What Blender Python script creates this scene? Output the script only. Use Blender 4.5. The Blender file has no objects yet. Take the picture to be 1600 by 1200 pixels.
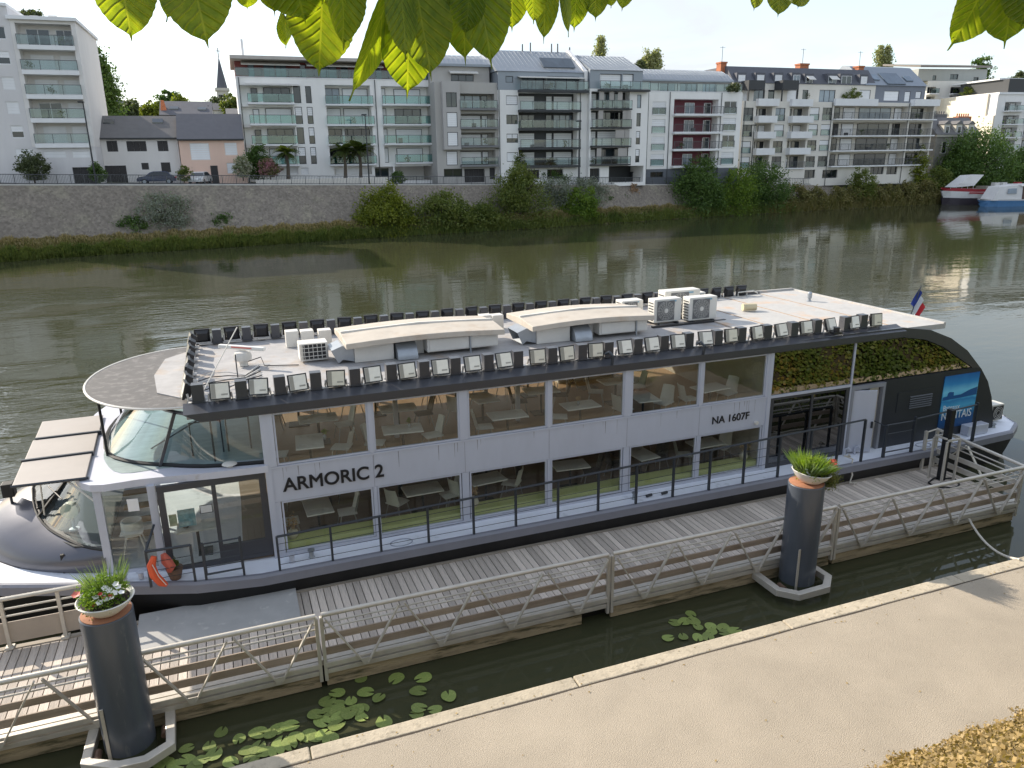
import bpy, math, random
import numpy as np
from mathutils import Vector, Matrix
R = math.radians
random.seed(7); rng = np.random.default_rng(7)
SC = bpy.context.scene
COL = SC.collection

# ------------------------------------------------------------------ camera
FPX, PITCH, ROLL, AZ, CAMZ = 1190.0, R(16.6), math.atan(.0132), R(69.5), 9.0
fw = np.array([math.cos(AZ), math.sin(AZ), 0.0]); rt = np.array([math.sin(AZ), -math.cos(AZ), 0.0]); upv = np.array([0, 0, 1.0])
cF = fw * math.cos(PITCH) - upv * math.sin(PITCH)
cU0 = fw * math.sin(PITCH) + upv * math.cos(PITCH)
cR = rt * math.cos(ROLL) - cU0 * math.sin(ROLL); cU = rt * math.sin(ROLL) + cU0 * math.cos(ROLL)
CAM = np.array([0, 0, CAMZ])
cam = bpy.data.cameras.new('camera'); cam_o = bpy.data.objects.new('camera', cam); COL.objects.link(cam_o)
cam.sensor_width = 36; cam.lens = FPX / 1600 * 36; cam.clip_start = .05; cam.clip_end = 6000
cam_o.matrix_world = Matrix([[cR[0], cU[0], -cF[0], 0], [cR[1], cU[1], -cF[1], 0], [cR[2], cU[2], -cF[2], CAMZ], [0, 0, 0, 1]])
SC.camera = cam_o

# ------------------------------------------------------------------ sky, sun, exposure
SUN_EL = R(29.5); SUN_XY = np.array([-.61, .79]); SUN_XY = SUN_XY / np.linalg.norm(SUN_XY)
world = bpy.data.worlds.new('World'); SC.world = world; world.use_nodes = True
nt = world.node_tree; N = nt.nodes; L = nt.links; N.clear()
out = N.new('ShaderNodeOutputWorld'); bg = N.new('ShaderNodeBackground')
sky = N.new('ShaderNodeTexSky'); sky.sky_type = 'NISHITA'; sky.sun_disc = False
sky.sun_elevation = SUN_EL; sky.sun_rotation = math.atan2(SUN_XY[0], SUN_XY[1])
sky.air_density = 1.0; sky.dust_density = .9; sky.ozone_density = 1.0; sky.altitude = 20
tc = N.new('ShaderNodeTexCoord'); sep = N.new('ShaderNodeSeparateXYZ'); L.new(tc.outputs['Generated'], sep.inputs[0])
ad = N.new('ShaderNodeMath'); ad.operation = 'ADD'; ad.inputs[1].default_value = .12; L.new(sep.outputs[2], ad.inputs[0])
mx = N.new('ShaderNodeMath'); mx.operation = 'MAXIMUM'; mx.inputs[1].default_value = .05; L.new(ad.outputs[0], mx.inputs[0])
dv = N.new('ShaderNodeVectorMath'); dv.operation = 'DIVIDE'; L.new(tc.outputs['Generated'], dv.inputs[0])
cb = N.new('ShaderNodeCombineXYZ'); [L.new(mx.outputs[0], cb.inputs[i]) for i in range(3)]; L.new(cb.outputs[0], dv.inputs[1])
nz = N.new('ShaderNodeTexNoise'); nz.inputs['Scale'].default_value = .75; nz.inputs['Detail'].default_value = 7; nz.inputs['Roughness'].default_value = .58; nz.inputs['Distortion'].default_value = .6
L.new(dv.outputs[0], nz.inputs['Vector'])
rp = N.new('ShaderNodeValToRGB'); rp.color_ramp.elements[0].position = .36; rp.color_ramp.elements[0].color = (.30, .30, .30, 1)
rp.color_ramp.elements[1].position = .64; rp.color_ramp.elements[1].color = (.95, .95, .95, 1); L.new(nz.outputs[0], rp.inputs[0])
mixc = N.new('ShaderNodeMixRGB'); mixc.inputs[2].default_value = (2.95, 3.1, 3.3, 1)
L.new(rp.outputs[0], mixc.inputs[0]); L.new(sky.outputs[0], mixc.inputs[1])
L.new(mixc.outputs[0], bg.inputs[0]); bg.inputs[1].default_value = .105; L.new(bg.outputs[0], out.inputs[0])

sun = bpy.data.lights.new('sun', 'SUN'); sun.energy = 2.4; sun.angle = R(.55); sun.color = (1, .90, .76)
sun_o = bpy.data.objects.new('sun', sun); COL.objects.link(sun_o)
sun_o.rotation_euler = (math.pi / 2 - SUN_EL, 0, math.atan2(SUN_XY[0], -SUN_XY[1]))
SC.view_settings.view_transform = 'Standard'; SC.view_settings.look = 'None'
SC.view_settings.exposure = 1.52; SC.view_settings.gamma = 1; SC.view_settings.use_curve_mapping = False
SC.cycles.max_bounces = 10; SC.cycles.transparent_max_bounces = 24; SC.cycles.sample_clamp_indirect = 6

# ------------------------------------------------------------------ pixel of the 1600x1200 photograph -> point on a real plane
def ray(x, y): return cF + cR * (x - 800) / FPX + cU * (600 - y) / FPX
def onz(x, y, z): d = ray(x, y); return CAM + d * ((z - CAMZ) / d[2])
def ony(x, y, Y): d = ray(x, y); return CAM + d * (Y / d[1])
def onx(x, y, X): d = ray(x, y); return CAM + d * (X / d[0])
def ond(x, y, D): d = ray(x, y); return CAM + d * (D / (d @ fw))

# ------------------------------------------------------------------ mesh builder
class MB:
    def __init__(s): s.v = []; s.f = []
    def add(s, vs, fs):
        o = len(s.v); s.v += [tuple(map(float, p)) for p in vs]; s.f += [tuple(i + o for i in f) for f in fs]; return s
    def poly(s, pts): return s.add(pts, [tuple(range(len(pts)))])
    def box(s, x0, x1, y0, y1, z0, z1):
        if x0 > x1: x0, x1 = x1, x0
        if y0 > y1: y0, y1 = y1, y0
        if z0 > z1: z0, z1 = z1, z0
        return s.add([(x0,y0,z0),(x1,y0,z0),(x1,y1,z0),(x0,y1,z0),(x0,y0,z1),(x1,y0,z1),(x1,y1,z1),(x0,y1,z1)],
                     [(3,2,1,0),(4,5,6,7),(0,1,5,4),(1,2,6,5),(2,3,7,6),(3,0,4,7)])
    def hexa(s, P): return s.add(P, [(3,2,1,0),(4,5,6,7),(0,1,5,4),(1,2,6,5),(2,3,7,6),(3,0,4,7)])
    def bar(s, p, q, w, h, up=(0, 0, 1)):
        p = Vector(p); q = Vector(q); d = (q - p).normalized(); up = Vector(up)
        a = d.cross(up)
        if a.length < 1e-4: a = d.cross(Vector((1, 0, 0)))
        a.normalize(); b = a.cross(d).normalized(); a *= w / 2; b *= h / 2
        return s.hexa([p-a-b, p+a-b, q+a-b, q-a-b, p-a+b, p+a+b, q+a+b, q-a+b])
    def tube(s, pts, r, n=6, cap=True):
        pts = [Vector(p) for p in pts]; m = len(pts); rs = r if isinstance(r, (list, tuple)) else [r] * m
        rings = []; prev = None
        for i, p in enumerate(pts):
            d = (pts[min(i+1, m-1)] - pts[max(i-1, 0)]).normalized()
            a = prev - d * prev.dot(d) if prev is not None else d.orthogonal()
            if a.length < 1e-5: a = d.orthogonal()
            a.normalize(); prev = a; b = d.cross(a)
            rings.append([p + (a * math.cos(t) + b * math.sin(t)) * rs[i] for t in [2*math.pi*k/n for k in range(n)]])
        return s.loft(rings, True, cap)
    def loft(s, rings, closed=False, cap=False):
        n = len(rings[0]); vs = [p for r in rings for p in r]; fs = []
        for i in range(len(rings) - 1):
            for k in range(n if closed else n - 1):
                k2 = (k + 1) % n; fs.append((i*n+k, i*n+k2, (i+1)*n+k2, (i+1)*n+k))
        if cap: fs.append(tuple(reversed(range(n)))); fs.append(tuple((len(rings)-1)*n + k for k in range(n)))
        return s.add(vs, fs)
    def lathe(s, prof, c, n=24, cap=True):
        return s.loft([[(c[0] + r*math.cos(2*math.pi*k/n), c[1] + r*math.sin(2*math.pi*k/n), c[2] + z) for k in range(n)] for r, z in prof], True, cap)
    def prism(s, pts, off):
        off = Vector(off); a = [Vector(p) for p in pts]; b = [p + off for p in a]; n = len(a)
        return s.add(a + b, [tuple(reversed(range(n))), tuple(range(n, 2*n))] + [(k, (k+1) % n, n + (k+1) % n, n + k) for k in range(n)])
    def frame(s, F, s0, s1, z0, z1, d0, d1, w):
        F.bx(s, s0, s1, z1-w, z1, d0, d1); F.bx(s, s0, s1, z0, z0+w, d0, d1)
        F.bx(s, s0, s0+w, z0+w, z1-w, d0, d1); F.bx(s, s1-w, s1, z0+w, z1-w, d0, d1); return s

def origin_of(o):
    v = Vector((0, 0, 0))
    while o is not None: v = v + o.location; o = o.parent
    return v
def link(name, me, parent=None):
    o = bpy.data.objects.new(name, me); COL.objects.link(o)
    if parent is not None: o.parent = parent
    return o
def mk(name, mb, mat, parent=None, smooth=False, bevel=0, local=False):
    """One mesh object; the builder's points are world points unless local."""
    me = bpy.data.meshes.new(name)
    v = mb.v
    if parent is not None and not local:
        o = origin_of(parent); v = [(p[0]-o.x, p[1]-o.y, p[2]-o.z) for p in v]
    me.from_pydata(v, [], mb.f); me.materials.append(mat)
    if smooth:
        me.polygons.foreach_set('use_smooth', [True] * len(me.polygons)); me.set_sharp_from_angle(angle=R(40))
    o = link(name, me, parent)
    if bevel:
        b = o.modifiers.new('bevel', 'BEVEL'); b.width = bevel; b.segments = 2; b.limit_method = 'ANGLE'
    return o
def tag(o, label, cat, group=None):
    o['label'] = label; o['category'] = cat
    if group: o['group'] = group
    return o
def thing(name, label, cat, loc, group=None):
    o = bpy.data.objects.new(name, None); COL.objects.link(o); o.location = Vector([float(c) for c in loc]); o.empty_display_size = .2
    return tag(o, label, cat, group)
def struct(name, mb, mat, smooth=False):
    o = mk(name, mb, mat, None, smooth); o['kind'] = 'structure'; return o
def copy_tree(root, loc, rot=None, label=None, scale=None):
    def cp(o, par):
        c = o.copy(); COL.objects.link(c)
        if par is not None: c.parent = par
        for ch in o.children: cp(ch, c)
        return c
    r = cp(root, None); r.location = Vector([float(c) for c in loc])
    if rot is not None: r.rotation_euler = (0, 0, rot)
    if scale is not None: r.scale = (scale,) * 3
    if label: r['label'] = label
    return r
def np_mesh(name, V, faces_n, mat, parent=None, smooth=False):
    """V: (n, k, 3) array of separate k-gons."""
    n, k, _ = V.shape; me = bpy.data.meshes.new(name)
    if parent is not None: o = origin_of(parent); V = V - np.array([o.x, o.y, o.z])
    me.vertices.add(n*k); me.vertices.foreach_set('co', V.astype(np.float32).ravel())
    me.loops.add(n*k); me.loops.foreach_set('vertex_index', np.arange(n*k, dtype=np.int32))
    me.polygons.add(n); me.polygons.foreach_set('loop_start', np.arange(0, n*k, k, dtype=np.int32))
    me.update(calc_edges=True); me.materials.append(mat)
    return link(name, me, parent)

# ------------------------------------------------------------------ materials
def M(name, col, rough=.6, metal=0, var=.12, vs=2.0, bump=0, bs=25, rnd=0, spec=.5, coat=0, stretch=None, col2=None, c2s=4, c2lo=.5, c2hi=.65, island=0, transl=0, det=5, cell=0, cellv=.4, var2=0, vs2=.4):
    m = bpy.data.materials.new(name); m.use_nodes = True; t = m.node_tree; n = t.nodes; l = t.links
    b = n['Principled BSDF']; b.inputs['Roughness'].default_value = rough; b.inputs['Metallic'].default_value = metal
    b.inputs['Specular IOR Level'].default_value = spec; b.inputs['Coat Weight'].default_value = coat
    tcn = n.new('ShaderNodeTexCoord'); vec = tcn.outputs['Object']
    if stretch:
        mp = n.new('ShaderNodeMapping'); mp.inputs['Scale'].default_value = stretch; l.new(vec, mp.inputs[0]); vec = mp.outputs[0]
    c = n.new('ShaderNodeRGB'); c.outputs[0].default_value = (*col, 1); cur = c.outputs[0]
    def noise(s, d=det):
        z = n.new('ShaderNodeTexNoise'); z.inputs['Scale'].default_value = s; z.inputs['Detail'].default_value = d; z.inputs['Roughness'].default_value = .62; l.new(vec, z.inputs['Vector']); return z.outputs[0]
    if col2:
        rr = n.new('ShaderNodeValToRGB'); rr.color_ramp.elements[0].position = c2lo; rr.color_ramp.elements[1].position = c2hi; l.new(noise(c2s), rr.inputs[0])
        x = n.new('ShaderNodeMixRGB'); l.new(rr.outputs[0], x.inputs[0]); l.new(cur, x.inputs[1]); x.inputs[2].default_value = (*col2, 1); cur = x.outputs[0]
    val = None
    def mul(sock, lo, hi):
        nonlocal cur
        mr = n.new('ShaderNodeMapRange'); mr.inputs[3].default_value = lo; mr.inputs[4].default_value = hi; l.new(sock, mr.inputs[0])
        h = n.new('ShaderNodeVectorMath'); h.operation = 'SCALE'; l.new(cur, h.inputs[0]); l.new(mr.outputs[0], h.inputs['Scale']); cur = h.outputs[0]
    if var: mul(noise(vs), 1 - 1.6*var, 1 + 1.6*var)
    if var2: mul(noise(vs2, 4), 1 - 1.6*var2, 1 + 1.6*var2)
    if cell:
        vo = n.new('ShaderNodeTexVoronoi'); vo.inputs['Scale'].default_value = cell; l.new(vec, vo.inputs['Vector']); mul(vo.outputs['Color'], 1 - cellv, 1 + cellv)
    if rnd: oi = n.new('ShaderNodeObjectInfo'); mul(oi.outputs['Random'], 1 - rnd, 1 + rnd)
    if island: gi = n.new('ShaderNodeNewGeometry'); mul(gi.outputs['Random Per Island'], 1 - island, 1 + island)
    l.new(cur, b.inputs['Base Color'])
    if bump:
        bp = n.new('ShaderNodeBump'); bp.inputs['Strength'].default_value = bump; bp.inputs['Distance'].default_value = .05; l.new(noise(bs), bp.inputs['Height']); l.new(bp.outputs[0], b.inputs['Normal'])
    if transl:
        tr = n.new('ShaderNodeBsdfTranslucent'); h = n.new('ShaderNodeMixRGB'); h.blend_type = 'MULTIPLY'; h.inputs[0].default_value = 1; l.new(cur, h.inputs[1]); h.inputs[2].default_value = (1.5, 1.45, .55, 1)
        l.new(h.outputs[0], tr.inputs[0]); ms = n.new('ShaderNodeMixShader'); ms.inputs[0].default_value = transl
        l.new(b.outputs[0], ms.inputs[1]); l.new(tr.outputs[0], ms.inputs[2]); l.new(ms.outputs[0], n['Material Output'].inputs[0])
    return m
def GLASS(name, tint=(.9, .95, .93), ior=1.5, rough=.0, wob=0):
    m = bpy.data.materials.new(name); m.use_nodes = True; t = m.node_tree; n = t.nodes; l = t.links; n.clear()
    o = n.new('ShaderNodeOutputMaterial'); fr = n.new('ShaderNodeFresnel'); gb = n.new('ShaderNodeNewGeometry')
    mr = n.new('ShaderNodeMapRange'); mr.inputs[3].default_value = ior; mr.inputs[4].default_value = 1 / ior; l.new(gb.outputs['Backfacing'], mr.inputs[0]); l.new(mr.outputs[0], fr.inputs[0])
    tr = n.new('ShaderNodeBsdfTransparent'); tr.inputs[0].default_value = (*tint, 1)
    gl = n.new('ShaderNodeBsdfGlossy'); gl.inputs['Roughness'].default_value = rough; gl.inputs[0].default_value = (1, 1, 1, 1)
    ms = n.new('ShaderNodeMixShader'); l.new(fr.outputs[0], ms.inputs[0]); l.new(tr.outputs[0], ms.inputs[1]); l.new(gl.outputs[0], ms.inputs[2]); l.new(ms.outputs[0], o.inputs[0])
    if wob:
        tcn = n.new('ShaderNodeTexCoord'); z = n.new('ShaderNodeTexNoise'); z.inputs['Scale'].default_value = .9; l.new(tcn.outputs['Object'], z.inputs['Vector'])
        bp = n.new('ShaderNodeBump'); bp.inputs['Strength'].default_value = wob; bp.inputs['Distance'].default_value = .05; l.new(z.outputs[0], bp.inputs['Height']); l.new(bp.outputs[0], gl.inputs['Normal'])
    return m
# ------------------------------------------------------------------ leaf material: colours dealt leaf by leaf
def LEAF(name, cols, transl=.35, rough=.55, val=.35):
    m = bpy.data.materials.new(name); m.use_nodes = True; t = m.node_tree; n = t.nodes; l = t.links
    b = n['Principled BSDF']; b.inputs['Roughness'].default_value = rough; b.inputs['Specular IOR Level'].default_value = .3
    g = n.new('ShaderNodeNewGeometry'); r = n.new('ShaderNodeValToRGB'); cr = r.color_ramp
    cr.elements[0].color = (*cols[0], 1); cr.elements[1].color = (*cols[-1], 1)
    for i, c in enumerate(cols[1:-1]): e = cr.elements.new((i + 1) / (len(cols) - 1)); e.color = (*c, 1)
    tcn = n.new('ShaderNodeTexCoord'); z = n.new('ShaderNodeTexNoise'); z.inputs['Scale'].default_value = .45; z.inputs['Detail'].default_value = 3; l.new(tcn.outputs['Object'], z.inputs['Vector'])
    mr = n.new('ShaderNodeMapRange'); mr.inputs[1].default_value = .3; mr.inputs[2].default_value = .7; l.new(z.outputs[0], mr.inputs[0])
    ad = n.new('ShaderNodeMath'); ad.operation = 'ADD'; l.new(g.outputs['Random Per Island'], ad.inputs[0]); l.new(mr.outputs[0], ad.inputs[1])
    hf = n.new('ShaderNodeMath'); hf.operation = 'MULTIPLY'; hf.inputs[1].default_value = .5; l.new(ad.outputs[0], hf.inputs[0]); l.new(hf.outputs[0], r.inputs[0])
    l.new(r.outputs[0], b.inputs['Base Color'])
    tr = n.new('ShaderNodeBsdfTranslucent'); h = n.new('ShaderNodeMixRGB'); h.blend_type = 'MULTIPLY'; h.inputs[0].default_value = 1; l.new(r.outputs[0], h.inputs[1]); h.inputs[2].default_value = (1.5, 1.6, .6, 1)
    l.new(h.outputs[0], tr.inputs[0]); ms = n.new('ShaderNodeMixShader'); ms.inputs[0].default_value = transl
    l.new(b.outputs[0], ms.inputs[1]); l.new(tr.outputs[0], ms.inputs[2]); l.new(ms.outputs[0], n['Material Output'].inputs[0])
    return m

def rand_unit(n):
    a = rng.normal(size=(n, 3)); return a / np.linalg.norm(a, axis=1, keepdims=True)
def leaf_quads(P, size, asp=.6, norm=None, flat=0):
    """pointed four-sided leaves at the points P"""
    n = len(P); d = rand_unit(n); nr = rand_unit(n)
    if norm is not None: nr = nr * (1 - flat) + np.asarray(norm) * flat
    s = np.cross(d, nr); s /= np.linalg.norm(s, axis=1, keepdims=True) + 1e-9
    d = np.cross(nr, s); d /= np.linalg.norm(d, axis=1, keepdims=True) + 1e-9
    L_ = (size * rng.uniform(.6, 1.35, n))[:, None]; W = L_ * asp * .5
    return np.stack([P - d*L_*.5, P + s*W, P + d*L_*.5, P - s*W], 1)
def crown_points(c, r, n, clump=.16, shell=.55, clumps=None):
    """leaf points gathered in clumps near the outside of an uneven ellipsoid"""
    k = clumps or max(14, n // 55); u = rand_unit(k)
    rad = (shell + (1 - shell) * rng.random(k) ** .7) * rng.uniform(.82, 1.1, k)
    C = np.array(c) + u * rad[:, None] * np.array(r)
    i = rng.integers(0, k, n); sg = clump * np.mean(r) * rng.uniform(.6, 1.3, k)
    return C[i] + rng.normal(size=(n, 3)) * sg[i][:, None] * np.array([1, 1, .8])

# ------------------------------------------------------------------ water
def water_mat():
    m = bpy.data.materials.new('river water'); m.use_nodes = True; t = m.node_tree; n = t.nodes; l = t.links
    b = n['Principled BSDF']; b.inputs['Base Color'].default_value = (.054, .056, .029, 1); b.inputs['Roughness'].default_value = .03; b.inputs['IOR'].default_value = 1.333
    g = n.new('ShaderNodeNewGeometry')
    def nz(scale, sx, sy, det, rot=0, rough=.55):
        mp = n.new('ShaderNodeMapping'); mp.inputs['Scale'].default_value = (sx, sy, 1); mp.inputs['Rotation'].default_value = (0, 0, rot); l.new(g.outputs['Position'], mp.inputs[0])
        z = n.new('ShaderNodeTexNoise'); z.inputs['Scale'].default_value = scale; z.inputs['Detail'].default_value = det; z.inputs['Roughness'].default_value = rough; l.new(mp.outputs[0], z.inputs['Vector']); return z.outputs[0]
    def math_(op, a, bb):
        q = n.new('ShaderNodeMath'); q.operation = op
        for i, v in enumerate((a, bb)):
            if isinstance(v, (int, float)): q.inputs[i].default_value = v
            else: l.new(v, q.inputs[i])
        return q.outputs[0]
    def rng_(s, a, bb, c, d):
        mr = n.new('ShaderNodeMapRange'); mr.interpolation_type = 'SMOOTHSTEP'; mr.inputs[1].default_value = a; mr.inputs[2].default_value = bb; mr.inputs[3].default_value = c; mr.inputs[4].default_value = d; l.new(s, mr.inputs[0]); return mr.outputs[0]
    sp = n.new('ShaderNodeSeparateXYZ'); l.new(g.outputs['Position'], sp.inputs[0])
    patch = rng_(nz(.035, 1, 2.2, 3, R(20)), .40, .62, .25, 1.0)
    gx = math_('MULTIPLY', rng_(sp.outputs[0], -2, 10, 1.0, 0.0), rng_(nz(.07, 1, 1.6, 2, R(10)), .42, .56, 0, 1)); gy = math_('MULTIPLY', rng_(sp.outputs[1], 20, 30, 0, 1), rng_(sp.outputs[1], 58, 70, 1, 0)); gust = math_('MULTIPLY', gx, gy)   # a gust ruffles the water off the bow
    patch = math_('ADD', patch, math_('MULTIPLY', gust, .6))
    shelter = rng_(sp.outputs[1], 12.5, 24, .02, 1.0)                      # calm between pontoon and quay, ruffled in the stream
    small = math_('MULTIPLY', nz(2.3, .55, 1.25, 3, R(-25)), .016)
    mid = math_('MULTIPLY', nz(.55, .5, 1.2, 2, R(-20)), .045)
    h = math_('ADD', math_('MULTIPLY', small, patch), math_('MULTIPLY', mid, math_('ADD', math_('MULTIPLY', patch, .6), .3)))
    h = math_('ADD', h, math_('MULTIPLY', math_('MULTIPLY', nz(1.25, .55, 1.5, 3, R(-15)), .22), gust))
    h = math_('MULTIPLY', h, shelter)
    h = math_('ADD', h, math_('MULTIPLY', nz(1.1, 1, 1, 2), .004))
    bp = n.new('ShaderNodeBump'); bp.inputs['Strength'].default_value = 1; bp.inputs['Distance'].default_value = .62; l.new(h, bp.inputs['Height']); l.new(bp.outputs[0], b.inputs['Normal'])
    return m
WATER = water_mat()
struct('river_water', MB().poly([(-600, 9.2, 0), (900, 9.2, 0), (900, 900, 0), (-600, 900, 0)]), WATER)

# ------------------------------------------------------------------ near quay with coping stones
CONC = M('exposed aggregate paving', (.49, .42, .325), .85, var=.12, vs=1.1, bump=.55, bs=60, col2=(.33, .275, .205), c2s=70, c2lo=.40, c2hi=.72, var2=.11, vs2=.35)
STONE = M('pale coping stone', (.50, .43, .32), .8, var=.24, vs=2.2, bump=.35, bs=22, rnd=.10, var2=.12, vs2=.8, col2=(.25, .21, .15), c2s=7, c2lo=.55, c2hi=.75)
QWALL = M('damp quay wall', (.10, .095, .07), .8, var=.3, vs=3, bump=.5, bs=9)
quay = struct('quay', MB().box(-60, 160, 5.5, 9.10, .2, 1.0), CONC)
struct('quay_wall', MB().box(-60, 160, 8.2, 9.33, -2, .80), QWALL)
x = -7.87; k = 0
while x < 60:
    ln = 4.12
    if x + ln > -1:
        o = mk('coping_stone', MB().box(0, ln - .018, 9.125 + .006 * math.sin(k * 3.1), 9.40 + .008 * math.sin(k * 5.3), .80, 1.006 + .006 * math.sin(k * 2.2)), STONE, quay, bevel=.022, local=True)
        o.location.x = x
    x += ln; k += 1
struct('coping_far', MB().box(57.9, 160, 9.125, 9.40, .80, 1.006).box(-60, -3.76, 9.125, 9.40, .80, 1.006), STONE)

# ------------------------------------------------------------------ planted slope between the quay and the upper street, grown over with ivy
IVY = LEAF('ivy leaves', [(.045, .08, .014), (.075, .12, .02), (.12, .16, .028), (.18, .18, .035), (.34, .20, .05)], .25)
IVYTOP = LEAF('dry ivy at the slope foot', [(.10, .075, .03), (.32, .22, .085), (.42, .30, .13), (.17, .12, .05), (.36, .26, .11)], .2, val=.5)
def slope_y(z): return 5.98 - (z - 1.0) * .86
struct('slope', MB().loft([[(x, slope_y(z), z) for z in (.9, 2.0, 3.5, 5.0, 6.5, 7.4)] + [(x, .2, 7.45)] for x in (-60, 160)]), M('slope earth', (.06, .05, .03), .95, var=.3, vs=1))
n = 60000; z_ = rng.uniform(1.0, 7.5, n); P = np.stack([rng.uniform(-8, 66, n), 0 * z_, z_], 1)
P[:, 1] = slope_y(z_) + np.abs(rng.normal(.02, .09, n)) + .10 * np.sin(P[:, 0] * 1.7) * np.sin(P[:, 2] * 2.3)
P = P[(P[:, 0] < 1.0) | (P[:, 0] > 16.5)]
o = np_mesh('ivy', leaf_quads(P, .15, .8, (0, .8, .6), .7), 4, IVY); o['kind'] = 'stuff'
n = 95000; z_ = 1.0 + rng.random(n) ** 2.2 * 6.4; P = np.stack([rng.uniform(.8, 16.6, n), 0 * z_, z_], 1)
P[:, 1] = slope_y(z_) + np.abs(rng.normal(.07, .07, n)) + .05 * np.sin(P[:, 0] * 5) + .03 * np.sin(P[:, 0] * 13)
o = np_mesh('dry_ivy', leaf_quads(P, .05, .8, (0, .5, .8), .5), 4, IVYTOP); o['kind'] = 'stuff'
# ivy mound that closes the quay beyond the right of the frame; the stern glass mirrors it
mp = [(9.15, .9), (9.0, 2.3), (8.2, 3.4), (6.6, 4.2), (4.0, 4.6)]
struct('ivy_mound_core', MB().loft([[(17.2, y, z) for y, z in mp], [(60, y, z) for y, z in mp]]).poly([(17.2, y, z) for y, z in mp + [(4.0, .9)]]), M('mound earth', (.06, .05, .03), .95, var=.3, vs=1))
n = 75000; t_ = rng.random(n) * 4; i_ = t_.astype(int); f_ = (t_ - i_)[:, None]; mpa = np.array(mp); yz = mpa[i_] * (1 - f_) + mpa[np.minimum(i_ + 1, 4)] * f_; xx = rng.uniform(17.0, 58, n)
P = np.stack([xx, yz[:, 0] + np.abs(rng.normal(0, .10, n)) + .12 * np.sin(xx * 1.9 + yz[:, 1] * 2), yz[:, 1] + np.abs(rng.normal(0, .12, n)) + .12 * np.sin(xx * 2.7)], 1)
P = np.concatenate([P, np.stack([17.1 - np.abs(rng.normal(0, .08, 4000)), rng.uniform(4.2, 9.1, 4000), rng.uniform(1, 3.6, 4000)], 1)])
P = np.concatenate([P, np.stack([rng.uniform(17, 58, 9000), rng.uniform(9.2, 9.5, 9000), rng.uniform(.1, 1.3, 9000)], 1)])
o = np_mesh('ivy_mound', leaf_quads(P, .14, .8, (0, .75, .65), .6), 4, IVY); o['kind'] = 'stuff'
struct('upper_street', MB().box(-80, 160, -120, .19, 6.2, 7.5), M('asphalt street', (.06, .06, .06), .9, bump=.3, bs=40))

# ------------------------------------------------------------------ far bank: stations along the photograph's width
ST = [(-330, 432, 66), (-120, 418, 75), (0, 410, 80), (180, 397, 85), (300, 390, 89), (430, 382, 93.5), (560, 373, 98), (720, 364, 103.5), (870, 355, 109), (1060, 342, 119), (1230, 332, 131), (1350, 325, 140), (1470, 319, 150), (1650, 312, 166), (1900, 303, 192), (2300, 292, 245)]
TOE = {-330: 388, -120: 382, 0: 378, 180: 371, 300: 364, 430: 356, 560: 348, 720: 340, 870: 333, 1060: 322, 1230: 311, 1350: 306, 1470: 302, 1650: 298, 1900: 292, 2300: 284}
Wp, Tp, Bp, Ep = [], [], [], []
for px, wy, D in ST:
    w = onz(px, wy, 0); dw = w @ fw
    b_ = ond(px, wy - 13, dw + .6); t_ = ond(px, TOE[px], dw + (D - dw) * .45); e_ = ond(px, 288.5, D)
    Wp.append(w); Bp.append(b_); Tp.append(t_); Ep.append(e_)
def interp(A, px):
    xs = [s[0] for s in ST]; return np.array([np.interp(px, xs, [a[i] for a in A]) for i in range(3)])
EARTH = M('bank earth and dry grass', (.10, .095, .04), .95, var=.35, vs=.8, bump=.6, bs=4, col2=(.27, .22, .11), c2s=.35)
mbk = MB().loft([[p - np.array([0, .3, 1.2]) for p in Wp], Bp, Tp]); struct('river_bank', mbk, EARTH, True)
RUBBLE = M('sloped stone embankment', (.21, .18, .147), .9, var=.30, vs=2.2, bump=1.0, bs=3.5, col2=(.27, .24, .18), c2s=.45, c2lo=.5, c2hi=.72, det=9, cell=4.6, cellv=.26)
emb = thing('embankment_wall', 'long sloping grey stone embankment wall below the street across the river', 'wall', Tp[6])
mk('stone_face', MB().loft([Tp, [e - np.array([0, .02, .02]) for e in Ep]]), RUBBLE, emb)
CAPM = M('weathered concrete parapet', (.55, .535, .50), .85, var=.3, vs=.7, bump=.3, bs=3)
cap_h = lambda i: .95 if i < 4 else (.7 if i < 6 else .5)
for i in range(len(Ep) - 1):
    a, b_ = Ep[i], Ep[i+1]; q = Vector(b_) - Vector(a); nrm = Vector((q.y, -q.x, 0)).normalized()
    m_ = MB()
    for d0, z0, z1 in ((.06, -.15 - cap_h(i), .05),):
        A = Vector(a) + nrm * d0; B = Vector(b_) + nrm * d0; A2 = Vector(a) - nrm * .45; B2 = Vector(b_) - nrm * .45
        m_.hexa([A + Vector((0,0,z0)), B + Vector((0,0,z0)), B2 + Vector((0,0,z0)), A2 + Vector((0,0,z0)), A + Vector((0,0,z1)), B + Vector((0,0,z1)), B2 + Vector((0,0,z1)), A2 + Vector((0,0,z1))])
    mk('coping', m_, CAPM, emb)
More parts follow.
